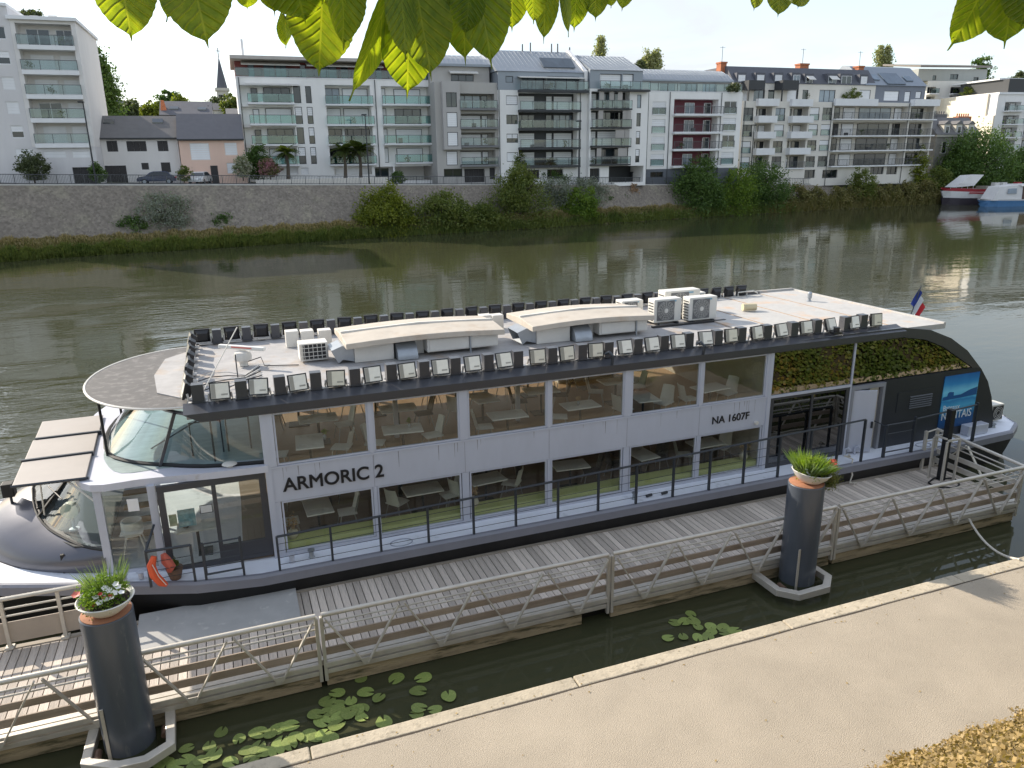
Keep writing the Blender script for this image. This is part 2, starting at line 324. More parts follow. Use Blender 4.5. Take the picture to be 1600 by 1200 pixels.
# street behind the parapet, then ground climbing to the town
STREET = M('far street asphalt', (.12, .12, .115), .9, var=.1, vs=.6)
Sp = [e + np.array([fw[0], fw[1], 0]) * .4 - np.array([0, 0, .12]) for e in Ep]
Fp = [e + np.array([fw[0], fw[1], 0]) * 9.5 - np.array([0, 0, .10]) for e in Ep]
struct('street', MB().loft([Sp, Fp]), STREET)
HILL = M('town hillside ground', (.07, .085, .035), .95, var=.3, vs=.05)
G1 = [e + np.array([fw[0], fw[1], 0]) * 60 + np.array([0, 0, 3.0]) for e in Ep]
G2 = [e + np.array([fw[0], fw[1], 0]) * 220 + np.array([0, 0, 7.0]) for e in Ep]
G3 = [e + np.array([fw[0], fw[1], 0]) * 560 + np.array([0, 0, 2.0]) for e in Ep]
G3[0][0] -= 300; G3[-1][0] += 100
struct('hillside', MB().loft([[f + np.array([0, 0, -.04]) for f in Fp], G1, G2, G3]), HILL, True)

# cracks and fallen leaves on the quay
CRK = M('crack dirt', (.07, .055, .04), .95, var=.3, vs=5)
rr0 = random.Random(3)
m_ = MB(); xj = -3.7
while xj < 40: m_.poly([(xj, 9.098 + .01*math.sin(xj*3), 1.0036), (xj + .5, 9.098 + .01*math.sin(xj*3 + 1.5), 1.0036), (xj + .5, 9.126, 1.0036), (xj, 9.126, 1.0036)]); xj += .5
o = mk('joint_dirt', m_, CRK, quay); o['kind'] = 'stuff'
n = 160; P = np.stack([rng.uniform(-2, 20, n), np.where(rng.random(n) < .5, rng.uniform(8.9, 9.35, n), rng.uniform(6.0, 9.1, n)), np.full(n, 1.012)], 1)
o = np_mesh('fallen_leaves', leaf_quads(P, .035, .7, (0, 0, 1), .85), 4, IVYTOP); o['kind'] = 'stuff'
# ------------------------------------------------------------------ far buildings
class Fac:
    """A facade plane standing at its real distance; s runs along it, z is height, d is depth behind it."""
    def __init__(s, px, D, yaw=-1.5, zoom=(0, 0, 1), py=284, fwd=None):
        s.P = ond(px, py, D); a = R(yaw); s.u = np.array([math.cos(a), math.sin(a), 0]); s.n = np.array([-math.sin(a), math.cos(a), 0]); s.zm = zoom
    def at(s, x, y):
        ox, oy, k = s.zm; d = ray(ox + x / k, oy + y / k); t = ((s.P - CAM) @ s.n) / (d @ s.n); q = CAM + d * t
        return (q - s.P) @ s.u, q[2]
    def r(s, x0, y0, x1, y1):
        xm, ym = (x0 + x1) / 2, (y0 + y1) / 2
        return s.at(x0, ym)[0], s.at(x1, ym)[0], s.at(xm, y1)[1], s.at(xm, y0)[1]
    def w(s, a, z, d=0): q = s.P + s.u * a + s.n * d; return (q[0], q[1], z)
    def bx(s, mb, s0, s1, z0, z1, d0, d1):
        return mb.hexa([s.w(s0,z0,d0), s.w(s1,z0,d0), s.w(s1,z0,d1), s.w(s0,z0,d1), s.w(s0,z1,d0), s.w(s1,z1,d0), s.w(s1,z1,d1), s.w(s0,z1,d1)])
    def prof(s, mb, s0, s1, pts):
        """solid with profile pts (d, z) swept along the facade"""
        return mb.prism([s.w(s0, z, d) for d, z in pts], s.u * (s1 - s0))
def bmat(name, c, rough=.75, var=.06, **k): return M(name, c, rough, var=var, vs=k.pop('vs', .9), stretch=(1, 1, .22), var2=.05, vs2=.12, **k)
WHITE = bmat('white render', (.83, .81, .785)); WHITE2 = bmat('bright white render', (.87, .85, .82)); CREAM = bmat('cream render', (.74, .70, .63)); GREIGE = bmat('grey beige cladding', (.45, .43, .40))
LILAC = bmat('pale grey render', (.66, .64, .635)); WARMW = bmat('warm white render', (.74, .71, .68)); PINK = bmat('pink render', (.78, .55, .44)); REDW = bmat('red panel', (.20, .05, .045)); PLUM = bmat('plum red loggia wall', (.15, .035, .05))
DARKZ = bmat('dark zinc panel', (.06, .065, .075), .5); ZINC = M('standing seam zinc', (.27, .30, .335), .42, .35, var=.05, vs=.5); SLATE = bmat('slate roof', (.105, .108, .125), .7, var=.12, vs=1.5); SLATE2 = bmat('old grey slate roof', (.15, .145, .145), .75, var=.14, vs=1.2)
ANTH = bmat('anthracite metal', (.035, .038, .042), .5); FRAMEW = bmat('white window frame', (.75, .75, .75), .5); FRAMED = bmat('dark window frame', (.04, .042, .047), .5)
SHUT = bmat('white roller shutter', (.84, .84, .845), .6, rnd=.05); SHUTD = bmat('dark brown shutter', (.035, .032, .032), .6); SHUTM = bmat('perforated sliding shutter', (.40, .375, .35), .6, rnd=.06)
PANE = M('window pane', (.022, .030, .036), .04, var=0, rnd=.6, spec=.8); PANEB = M('window pane with curtain', (.16, .20, .24), .08, var=.3, vs=.8, rnd=.5, spec=.8)
BALG = GLASS('green tinted balcony glass', (.55, .74, .72), 1.75); BALC = GLASS('clear balcony glass', (.72, .80, .80), 1.6)
BRICKO = M('orange brick', (.42, .15, .07), .85, var=.2, vs=3, bump=.3, bs=9); STONEG = M('grey rubble house stone', (.25, .235, .205), .9, var=.28, vs=1.2, bump=.6, bs=3); QUOIN = bmat('pale dressed stone', (.55, .52, .45)); LEDGE = bmat('white concrete slab', (.80, .80, .80)); CONCG = bmat('grey concrete slab', (.20, .20, .205))
METAL = M('grey railing metal', (.10, .105, .11), .45, .4, var=0); AWN = bmat('pale awning cloth', (.66, .64, .60), .8); TERR = bmat('balcony furniture', (.10, .10, .105), .8, rnd=.5)

BPL = LEAF('balcony plants', [(.04, .08, .02), (.09, .13, .03), (.16, .17, .05)], .3)
def wall_open(F, s0, s1, z0, z1, ops, T, mat, parent, name='wall', back=None):
    """solid wall block of depth T whose front has openings (s0,s1,z0,z1,depth) with real reveals"""
    mb = MB(); ss = sorted({s0, s1, *[max(s0, min(s1, v)) for o in ops for v in o[:2]]}); zs = sorted({z0, z1, *[max(z0, min(z1, v)) for o in ops for v in o[2:4]]})
    for i in range(len(ss) - 1):
        for j in range(len(zs) - 1):
            if ss[i+1] - ss[i] < 1e-4 or zs[j+1] - zs[j] < 1e-4: continue
            cs, cz = (ss[i] + ss[i+1]) / 2, (zs[j] + zs[j+1]) / 2
            if any(o[0] < cs < o[1] and o[2] < cz < o[3] for o in ops): continue
            mb.poly([F.w(ss[i], zs[j]), F.w(ss[i+1], zs[j]), F.w(ss[i+1], zs[j+1]), F.w(ss[i], zs[j+1])])
    for a, b, c, e, d in ops:
        mb.poly([F.w(a,c), F.w(a,e), F.w(a,e,d), F.w(a,c,d)]); mb.poly([F.w(b,e), F.w(b,c), F.w(b,c,d), F.w(b,e,d)])
        mb.poly([F.w(a,e), F.w(b,e), F.w(b,e,d), F.w(a,e,d)]); mb.poly([F.w(b,c), F.w(a,c), F.w(a,c,d), F.w(b,c,d)])
        if not back: mb.poly([F.w(a,c,d), F.w(b,c,d), F.w(b,e,d), F.w(a,e,d)])
    mb.poly([F.w(s0,z0), F.w(s0,z1), F.w(s0,z1,T), F.w(s0,z0,T)]); mb.poly([F.w(s1,z1), F.w(s1,z0), F.w(s1,z0,T), F.w(s1,z1,T)])
    mb.poly([F.w(s0,z1), F.w(s1,z1), F.w(s1,z1,T), F.w(s0,z1,T)]); mb.poly([F.w(s0,z0,T), F.w(s1,z0,T), F.w(s1,z1,T), F.w(s0,z1,T)])
    if back:
        b2 = MB()
        for a, b, c, e, d in ops: b2.poly([F.w(a,c,d), F.w(b,c,d), F.w(b,e,d), F.w(a,e,d)])
        mk('loggia_wall', b2, back, parent)
    return mk(name, mb, mat, parent)
def win(F, s0, s1, z0, z1, d, style, parent, fm=None):
    """window > frame rails and panes; styles: g glass, c curtained, s shutter down, h half down, d dark shutter, m sliding screen, n narrow french window"""
    w_ = .07; mb = MB(); fm = fm or FRAMED
    mb.frame(F, s0, s1, z0, z1, d - .10, d - .01, w_)
    nm = 1 if s1 - s0 > 1.3 else 0
    if style in 'gch' and s1 - s0 > 2.6: nm = 2
    for k in range(nm):
        c = s0 + (s1 - s0) * (k + 1) / (nm + 1)
        if style in 'gch': F.bx(mb, c - .035, c + .035, z0 + w_, z1 - w_, d - .09, d - .012)
    f = mk('window', mb, fm, parent)
    a, b, c, e = s0 + w_, s1 - w_, z0 + w_, z1 - w_
    if style in 'gch': mk('pane', F.bx(MB(), a, b, c, e, d - .05, d - .025), PANEB if style == 'c' else PANE, f)
    if style in 'sh':
        c2 = c if style == 's' else c + (e - c) * .5; m2 = MB(); k = max(2, int((e - c2) / .24))
        for i in range(k): F.bx(m2, a, b, c2 + (e - c2) * i / k + .012, c2 + (e - c2) * (i + 1) / k, d - .085 + .004 * (i % 2), d - .055)
        mk('shutter', m2, SHUT, f)
    if style in 'dm':
        m2 = MB(); k = max(1, int(round((s1 - s0) / .7)))
        for i in range(k): F.bx(m2, a + (b - a) * i / k + .01, a + (b - a) * (i + 1) / k - .01, c, e, d - .085, d - .05)
        mk('shutter', m2, SHUTD if style == 'd' else SHUTM, f)
    return f
def balcony(F, s0, s1, z, out, kind, parent, h=1.0, slab=LEDGE, t=.20, depth=0):
    o = mk('balcony', F.bx(MB(), s0, s1, z - t, z, -out, depth), slab, parent)
    if kind == 'solid':
        mk('parapet', F.bx(F.bx(F.bx(MB(), s0, s1, z, z + h, -out, -out + .12), s0, s0 + .12, z, z + h, -out + .12, -.01), s1 - .12, s1, z, z + h, -out + .12, -.01), slab, o)
        return o
    m2 = MB(); n = max(1, int((s1 - s0) / 1.5))
    F.bx(m2, s0, s1, z + h - .04, z + h + .02, -out + .02, -out + .08)
    for k in range(n + 1): c = s0 + .03 + (s1 - s0 - .06) * k / n; F.bx(m2, c - .025, c + .025, z, z + h - .04, -out + .03, -out + .08)
    if kind == 'bars':
        F.bx(m2, s0, s1, z + .10, z + .14, -out + .03, -out + .07)
        for k in range(int((s1 - s0) / .16)): c = s0 + .16 * (k + .5); F.bx(m2, c - .010, c + .010, z + .14, z + h - .04, -out + .035, -out + .055)
    b = mk('railing', m2, METAL, o)
    if kind in ('glass', 'clear'): mk('glass_panel', F.bx(MB(), s0 + .02, s1 - .02, z + .08, z + h - .05, -out + .088, -out + .10), BALG if kind == 'glass' else BALC, o)
    if out > .3:      # what stands on it, seen through the rail
        m3 = MB()
        for k in range(random.randint(0, 1)):
            c = random.uniform(s0 + .4, max(s0 + .5, s1 - .8)); F.bx(m3, c, c + .5, z, z + random.uniform(.35, .8), -out + .35, -out + .35 + min(.5, .6 * out))
        if m3.v: mk('balcony_chair', m3, TERR, o)
    if out > .3 and random.random() < .45:
        c = random.uniform(s0 + .4, s1 - .4); q = F.w(c, z + .55, -out + .4); pp = np_mesh('balcony_plant', leaf_quads(crown_points(q, (.35, .25, .45), 130, .3), .16), 4, BPL, o); pp['kind'] = 'stuff'
    return o
def mat_of(F, cols, yref): return [(F.at(a, yref)[0], F.at(b, yref)[0]) for a, b in cols]
def rows_of(F, rows, xref): return [(F.at(xref, b)[1], F.at(xref, a)[1]) for a, b in rows]
def building(name, label, F, cat='apartment building', group=None): return thing(name, label, cat, F.w(0, F.P[2]), group)
def seams(F, mb, s0, s1, prof_, step=.6):
    """raised standing seams up a roof slope from (d0,z0) to (d1,z1)"""
    (d0, z0), (d1, z1) = prof_; k = int((s1 - s0) / step)
    for i in range(k + 1):
        c = s0 + (s1 - s0) * i / max(1, k); mb.hexa([F.w(c-.025,z0,d0), F.w(c+.025,z0,d0), F.w(c+.025,z0+.03,d0+.03), F.w(c-.025,z0+.03,d0+.03), F.w(c-.025,z1+.05,d1), F.w(c+.025,z1+.05,d1), F.w(c+.025,z1+.01,d1+.05), F.w(c-.025,z1+.01,d1+.05)])
Z1 = (0, 0, 4); Z2 = (350, 60, 4); Z3 = (680, 60, 4); Z4 = (980, 60, 4); Z5 = (1250, 60, 4.2857)

# 1 -- pale grey tower at the left edge
F = Fac(80, 87, -1.5, Z1); B = building('apartment_building', 'pale grey apartment tower with stacked balconies at the far left edge', F, group='apartment buildings across the river')
zb = F.P[2] - .6; cb_ = mat_of(F, [(158, 500)], 520)[0]; rr_ = rows_of(F, [(150, 285), (312, 440), (468, 592), (615, 740), (765, 897)], 320)
cw = mat_of(F, [(12, 92)], 520)[0]; rw_ = rows_of(F, [(165, 245), (320, 402), (480, 560), (635, 712), (785, 862)], 50)
sL = F.at(-420, 520)[0]; sM = F.at(128, 520)[0]; sR = F.at(528, 520)[0]; zt = F.at(280, 128)[1]; ztl = F.at(40, 38)[1]; zg = F.at(300, 918)[1]
ops = [(cb_[0], cb_[1], a, b, 1.5) for a, b in rr_]
wall_open(F, sM, sR, zg, zt, ops, 14, WARMW, B)
ops = [(cw[0], cw[1], a, b, .16) for a, b in rw_]; cw2 = mat_of(F, [(-190, -90), (-330, -230)], 520)
ops += [(c0, c1, a, b, .16) for c0, c1 in cw2 for a, b in rw_]
wall_open(F, sL, sM - .01, zg, ztl, [o for o in ops], 14, LILAC, B)
for k, o in enumerate(ops): win(F, *o[:4], .16, 'shsshssgss'[k % 10] if k else 'g', B, FRAMEW)
for (a, b), st in zip(rr_, ('gg', 'ss', 'ss', 'gs', 'ss')):
    W_ = cb_[1] - cb_[0]; 
    win(F, cb_[0] + W_*.12, cb_[0] + W_*.55, a + .02, b - .35, 1.5, st[0], B, FRAMEW); win(F, cb_[0] + W_*.66, cb_[1] - W_*.04, a + .02, b - .35, 1.5, st[1], B, FRAMEW)
    balcony(F, cb_[0] - .05, cb_[1] + .1, a, .35, 'clear', B, 1.0, LEDGE, .45, .0)
mk('roof', F.bx(F.bx(MB(), sM - .2, sR + .2, zt, zt + .35, -.35, 14.2), sL, sM, ztl + .002, ztl + .3, -.15, 14.2), LEDGE, B)
for x_, h_ in ((262, .7), (140, .6)):
    s_ = F.at(x_, 110)[0]; mk('chimney', F.bx(MB(), s_, s_ + .8, zt + .36, zt + .36 + h_, 3.5, 5), WARMW, B)
g0 = [F.r(275, 945, 412, 985), F.r(452, 945, 562, 985), F.r(100, 930, 205, 1000), F.r(-150, 930, -40, 1000)]
gd = F.r(458, 1045, 598, 1140); gd = (gd[0], gd[1], zb, gd[3])
wall_open(F, sL, sR, zb, zg - .01, [(*o, .15) for o in g0] + [(*gd, .3)], 14, LILAC, B, 'ground_floor_wall')
for o in g0: win(F, *o, .15, 's', B, FRAMEW)
win(F, *gd, .3, 'd', B)

# 2 -- two low houses
def drain(F, parent, *ss):
    for s_, z0, z1 in ss: mk('drainpipe', MB().tube([F.w(s_, z0, -.08), F.w(s_, z1, -.08)], .055, 6), METAL, parent)
def house(name, label, F, x0, x1, yref, yeave, yridge, wallm, roofm, wins, skylights, dep=8.5):
    B = building(name, label, F, 'house', 'low houses across the river'); s0, s1 = F.at(x0, yref)[0], F.at(x1, yref)[0]; zb = F.P[2] - .6; ze = F.at((x0+x1)/2, yeave)[1]
    # ridge height from the eave-to-ridge pixels at the ridge's own depth
    F2 = Fac(0, 1, 0, F.zm); F2.P = F.P + F.n * (dep / 2); F2.u, F2.n = F.u, F.n; zr = F2.at((x0+x1)/2, yridge)[1]
    ops = [(*F.r(*w[:4]), .16) for w in wins]; ops = [(a, b, max(c, zb), e, d) for a, b, c, e, d in ops]
    wall_open(F, s0, s1, zb, ze, ops, dep, wallm, B)
    for o, w in zip(ops, wins): win(F, *o[:4], .16, w[4], B, FRAMED if w[4] in 'dg' else FRAMEW)
    rf = mk('roof', F.prof(MB(), s0 - .15, s1 + .05, [(-.35, ze - .12), (dep/2, zr), (dep + .35, ze - .12), (dep + .35, ze + .05), (dep/2, zr + .2), (-.35, ze + .06)]), roofm, B)
    mk('gable', F.prof(MB(), s0 + .02, s1 - .02, [(.02, ze - .02), (dep/2, zr - .02), (dep - .02, ze - .02)]), wallm, B)
    mk('gutter', F.bx(MB(), s0 - .1, s1, ze - .06, ze + .06, -.50, -.36), ANTH, B)
    for x, y in skylights:
        t = (y - yeave) / (yridge - yeave); s_ = F.at(x, yref)[0]; d_ = -.35 + t * (dep/2 + .35); z_ = ze + .06 + t * (zr + .14 - ze); sl = (zr - ze) / (dep/2 + .3)
        a = [F.w(s_ + i*.6, z_ + .14 + j*.42*sl, d_ + j*.42) for i, j in ((-1,-1),(1,-1),(1,1),(-1,1))]
        mk('skylight', MB().prism(a, (0, 0, -.25)), PANE, rf)
    return B, s0, s1, ze, zr
F = Fac(210, 94, -1.5, Z1)
H1 = house('terraced_house', 'low white terraced house with dark shutters and two skylights in its grey roof', F, 583, 1120, 950, 865, 735, WARMW, SLATE2,
      [(668, 880, 735, 948, 'd'), (792, 882, 915, 946, 'd'), (985, 880, 1050, 945, 'd'), (662, 1035, 795, 1150, 'd'), (885, 1018, 930, 1060, 'd'), (1008, 1015, 1066, 1076, 'd')], [(687, 772), (998, 770)])
F = Fac(330, 96, -1.5, Z1)
H2 = house('terraced_house', 'low pink terraced house with white shutters under a blue grey slate roof', F, 1124, 1530, 950, 872, 722, PINK, SLATE,
      [(1190, 895, 1310, 1000, 's'), (1405, 892, 1482, 970, 's'), (1420, 1018, 1482, 1084, 's'), (1320, 1035, 1366, 1150, 'd')], [])

# 3 -- white block with green glass balconies
F = Fac(525, 105, -1.5, Z2); B = building('apartment_building', 'white apartment block with green glass balconies and dark red top floor', F, group='apartment buildings across the river')
zb = F.P[2] - .6; yr = 560
s0, s1 = F.at(104, yr)[0], F.at(1335, yr)[0]; zt = F.at(600, 252)[1]
cA, cB, cC, cD, cE, cE2 = mat_of(F, [(122, 447), (455, 500), (530, 566), (652, 930), (997, 1303), (1003, 1030)], 590)
RW = rows_of(F, [(298, 405), (428, 535), (556, 660), (680, 786)], 500); RL = rows_of(F, [(292, 412), (418, 538), (548, 660), (672, 786)], 780); RR = rows_of(F, [(300, 412), (425, 536), (552, 656), (672, 775)], 1150)
ops = [(cA[0], cA[1], a, b, 1.0) for a, b in RW] + [(c[0], c[1], a, b, .18) for a, b in RW for c in (cB, cC)] + [(cD[0], cD[1], a, b, 1.5) for a, b in RL] + [(cE[0], cE[1], a, b, 1.3) for a, b in RR]
g0 = [(*F.r(385, 808, 462, 852), .2), (*F.r(480, 808, 528, 852), .2), (*F.r(690, 800, 925, 852), 1.2), (*F.r(945, 802, 1060, 905), 1.5), (*F.r(1068, 798, 1310, 888), 5)]
g0 = [(a, b, max(c, zb), e, d) for a, b, c, e, d in g0]
wall_open(F, s0, s1, zb, zt, ops + g0, 13, WHITE2, B)
for j, (a, b) in enumerate(RW):
    W_ = cA[1] - cA[0]; win(F, cA[0] + W_*.22, cA[0] + W_*.34, a, b - .25, 1.0, 'gsgs'[j], B); win(F, cA[0] + W_*.46, cA[1] - W_*.03, a, b - .15, 1.0, 'gsgs'[j], B)
    balcony(F, cA[0] + W_*.14, cA[1] + .15, a, 1.0, 'glass', B, 1.05, t=.22)
    for c, st in ((cB, 'ghgh'), (cC, 'ghhh')): win(F, *c, a, b, .18, st[j], B)
for j, (a, b) in enumerate(RL):
    W_ = cD[1] - cD[0]; win(F, cD[0] + .1, cD[0] + W_*.34, a, b - .3, 1.5, 'ccgg'[j] if j != 1 else 's', B); win(F, cD[0] + W_*.40, cD[1] - .15, a, b - .3, 1.5, 'ssgg'[j], B); balcony(F, cD[0] - .1, cD[1] + .25, a, .55, 'glass', B, 1.05)
for j, (a, b) in enumerate(RR):
    W_ = cE[1] - cE[0]; win(F, cE[0] + .15, cE[0] + W_*.11, a, b - .2, 1.3, 's', B); win(F, cE[0] + W_*.28, cE[0] + W_*.82, a, b - .25, 1.3, 'sgss'[j], B); balcony(F, cE[0] + (0 if j < 3 else W_*.2), cE[1] - .2, a, .6, 'glass', B, 1.05)
for o in g0[:2]: win(F, *o[:4], .2, 's', B, FRAMEW)
win(F, g0[2][0] + .3, g0[2][1] - .3, g0[2][2], g0[2][3] - .3, 1.2, 's', B, FRAMEW); win(F, g0[3][0] + .1, g0[3][1] - .4, g0[3][2], g0[3][3] - .2, 1.5, 'g', B)
# set-back red top floor, terrace rail, awning, roof
za = F.at(600, 140)[1]; tp = building('x', 'x', F); bpy.data.objects.remove(tp)
F4 = Fac(0, 1, 0, Z2); F4.P = F.P + F.n * 1.6; F4.u, F4.n = F.u, F.n
zr1 = F4.at(500, 152)[1]; o4 = [(*F4.r(x0, 160, x1, 250), .1) for x0, x1 in ((150, 190), (248, 318), (322, 390), (475, 512), (600, 705), (730, 775), (945, 985), (1040, 1110), (1150, 1250))]
o4 = [(a, b, zt + .02, zr1 - .25, .1) for a, b, c, e, d in o4]
wall_open(F4, s0 + .1, s1 - .1, zt + .005, zr1, o4, 11, REDW, B, 'top_floor_wall')
for o in o4: win(F4, *o[:4], .1, 'c' if random.random() < .5 else 'g', B)
mk('roof', F.prof(MB(), s0 - .4, s1 + .2, [(-.9, zr1 + .02), (12.5, zr1 + .02), (12.5, zr1 + .5), (6, zr1 + 1.15), (-.9, zr1 + .42)]), M('pale roof membrane', (.50, .46, .42), .8), B)
balcony(F, s0 + .05, s1 - .05, zt + .1, .05, 'glass', B, 1.05, t=.098, depth=1.5)
for x0, x1 in ((110, 480), (520, 1000)): a, b = F.at(x0, 200)[0], F.at(x1, 200)[0]; mk('awning', F.prof(MB(), a, b, [(1.5, zr1 - .02), (.2, zr1 - .42), (.2, zr1 - .55), (1.5, zr1 - .12)]), AWN, B)
a = F.at(128, 290)[0]; b = F.at(465, 290)[0]; z = RW[0][1]; mk('awning', F.prof(MB(), a, b, [(-.02, z + .25), (-1.0, z + .02), (-1.0, z - .06), (-.02, z + .15)]), AWN, B)
s_ = F.at(88, 100)[0]; mk('chimney', MB().tube([F.w(s_ + .6, zr1 + .4, 2), F.w(s_ + .6, zr1 + 2.6, 2)], .16, 8), LEDGE, B)

drain(F, B, (F.at(92, yr)[0] + .6, zb, zt), (s1 - .3, zb, zt), (F.at(958, yr)[0], zb, zt))
# 4 -- grey beige block
F = Fac(730, 107.5, -1.5, Z3); B = building('apartment_building', 'grey beige apartment block with a projecting window bay and curved zinc roof', F, group='apartment buildings across the river')
zb = F.P[2] - .6; s0, s1 = F.at(2, 500)[0], F.at(392, 500)[0]; zt = F.at(250, 275)[1]
cK, cL = mat_of(F, [(62, 132), (150, 372)], 500); RB = rows_of(F, [(345, 438), (470, 556), (588, 670), (698, 790)], 260); RK = rows_of(F, [(340, 432), (464, 556), (587, 674), (705, 793)], 95)
g0 = [(*F.r(55, 815, 170, 866), .2), (*F.r(183, 815, 310, 900), .5), (*F.r(340, 808, 374, 880), .3)]; g0 = [(a, b, max(c, zb), e, d) for a, b, c, e, d in g0]
wall_open(F, s0, s1, zb, zt, [(cL[0], cL[1], a, b, 1.4) for a, b in RB] + g0 + [(cK[0], cK[1], *RK[3], .15)], 13, GREIGE, B)
bay = F.r(42, 270, 150, 695); ck = (cK[0] + .05, cK[1] - .05)
Fb = Fac(0, 1, 0, Z3); Fb.P = F.P - F.n * .7; Fb.u, Fb.n = F.u, F.n
wall_open(Fb, bay[0], bay[1], bay[2], bay[3], [(ck[0], ck[1], a, b, .15) for a, b in RK[:3]], .69, bmat('pale bay cladding', (.46, .44, .42)), B, 'window_bay')
for j in range(3): win(Fb, ck[0], ck[1], *RK[j], .15, 'gss'[j], B)
win(F, cK[0], cK[1], *RK[3], .15, 's', B)
for j, (a, b) in enumerate(RB):
    W_ = cL[1] - cL[0]; win(F, cL[0] + .1, cL[0] + W_*.68, a, b - .15, 1.4, 'csss'[j], B); win(F, cL[0] + W_*.7, cL[1] - .6, a, b - .15, 1.4, 'gsss'[j], B); balcony(F, cL[0] - .05, cL[1] + .2, a, .8, 'clear', B, 1.0, CONCG, .25)
for o, st in zip(g0, 'gdd'): win(F, *o[:4], o[4], st, B)
F4 = Fac(0, 1, 0, Z3); F4.P = F.P + F.n * 2.2; F4.u, F4.n = F.u, F.n; zr = F4.at(200, 178)[1]
o4 = (*F4.r(98, 225, 240, 268), .12); wall_open(F4, s0, s1 - .4, zt + .01, zr, [o4], 10, GREIGE, B, 'top_floor_wall'); win(F4, *o4[:4], .12, 'g', B)
sg = MB(); F4.prof(sg, s0 - .1, s1 - .2, [(-.5, zr), (10, zr), (10, zr + .4), (6, zr + 2.1), (3, zr + 1.75), (1, zr + 1.1), (-.5, zr + .3)]); rf = mk('roof', sg, ZINC, B)
m_ = MB(); seams(F4, m_, s0, s1 - .3, ((-.5, zr + .3), (1, zr + 1.1))); seams(F4, m_, s0, s1 - .3, ((1, zr + 1.1), (3, zr + 1.75))); mk('roof_seam', m_, ZINC, rf)
a = F4.at(82, 200)[0]; b = F4.at(255, 200)[0]; mk('awning', F4.prof(MB(), a, b, [(-.01, zr - .5), (-1.1, zr - .8), (-1.1, zr - .95), (-.01, zr - .62)]), AWN, B)

# 5 -- white block with dark loggias and zinc roof
F = Fac(840, 110.5, -1.5, Z3); B = building('apartment_building', 'white apartment block with wide black balconies under a steep zinc roof', F, group='apartment buildings across the river')
zb = F.P[2] - .6; s0, s1 = F.at(396, 500)[0], F.at(962, 500)[0]; zt = F.at(450, 322)[1]
cN, cO = mat_of(F, [(445, 517), (520, 888)], 510); RO = rows_of(F, [(340, 448), (460, 562), (574, 682), (694, 794)], 700); RN = rows_of(F, [(357, 416), (477, 536), (596, 652), (712, 770)], 480)
g0 = [(*F.r(570, 822, 650, 878), .3), (*F.r(700, 818, 800, 878), .5)]
wall_open(F, s0, s1, zb, zt, [(*cO, a, b, 1.5) for a, b in RO] + [(*cN, a, b, .2) for a, b in RN] + g0, 13, WHITE2, B, back=ANTH)
for j in range(4):
    win(F, *cN, *RN[j], .19, 'sghs'[j], B); a, b = RO[j]; W_ = cO[1] - cO[0]
    win(F, cO[0] + .1, cO[0] + W_*.33, a, b - .3, 1.49, 'sgss'[j], B); win(F, cO[0] + W_*.52, cO[0] + W_*.63, a, b - .3, 1.49, 'sgss'[j], B); win(F, cO[0] + W_*.65, cO[1] - .2, a, b - .3, 1.49, 'scss'[j], B)
    balcony(F, cO[0] - .05, cO[1] + .15, a, 1.0, 'clear', B, 1.05, ANTH, .28)
for o in g0: win(F, *o[:4], o[4], 'g', B)
zz = F.at(430, 205)[1]; o4 = [(*F.r(440, 235, 487, 276), .12), (*F.r(540, 238, 690, 318), .8), (*F.r(700, 238, 900, 318), .8)]
wall_open(F, s0, s1 - .5, zt + .01, zz, o4, 12.5, ZINC, B, 'zinc_wall')
win(F, *o4[0][:4], .12, 'c', B)
for o in o4[1:]: win(F, *o[:4], .8, 'c', B)
a = F.at(515, 300)[0]; b = F.at(942, 300)[0]; balcony(F, a, b, F.at(700, 325)[1], 1.1, 'clear', B, 1.15, ANTH, .3)
mk('awning', F.prof(MB(), a, b - .5, [(-.01, zz - .55), (-1.2, zz - .75), (-1.2, zz - .86), (-.01, zz - .66)]), AWN, B)
F4 = Fac(0, 1, 0, Z3); F4.P = F.P + F.n * 6; F4.u, F4.n = F.u, F.n; zr = F4.at(650, 82)[1]
rf = mk('roof', F.prof(MB(), s0 - .2, s1 - .9, [(-.2, zz + .02), (12.6, zz + .02), (6, zr)]), ZINC, B); m_ = MB(); seams(F, m_, s0, s1 - 1, ((-.2, zz + .02), (6, zr))); mk('roof_seam', m_, ZINC, rf)
mk('roof_window', F.prof(MB(), F.at(690, 200)[0], F.at(890, 200)[0], [(.7, zz + .75), (2.3, zz + 2.1), (2.4, zz + 2.0), (.8, zz + .65)]), PANEB, rf)
mk('gable', F.prof(MB(), s1 - .88, s1 - .45, [(-.3, zt + .3), (-.3, zz + .25), (6, zr + .35), (12.8, zz + .2), (12.8, zt + .3)]), WHITE2, B)
for x in (545, 595, 727, 765, 840): s_ = F4.at(x, 80)[0]; mk('vent_pipe', MB().tube([F4.w(s_, zr - .3), F4.w(s_, zr + random.uniform(.5, 1.2))], .10, 6), METAL, rf)

drain(F, B, (F.at(905, 500)[0], zb, zt), (s0 + .1, zb, zt))
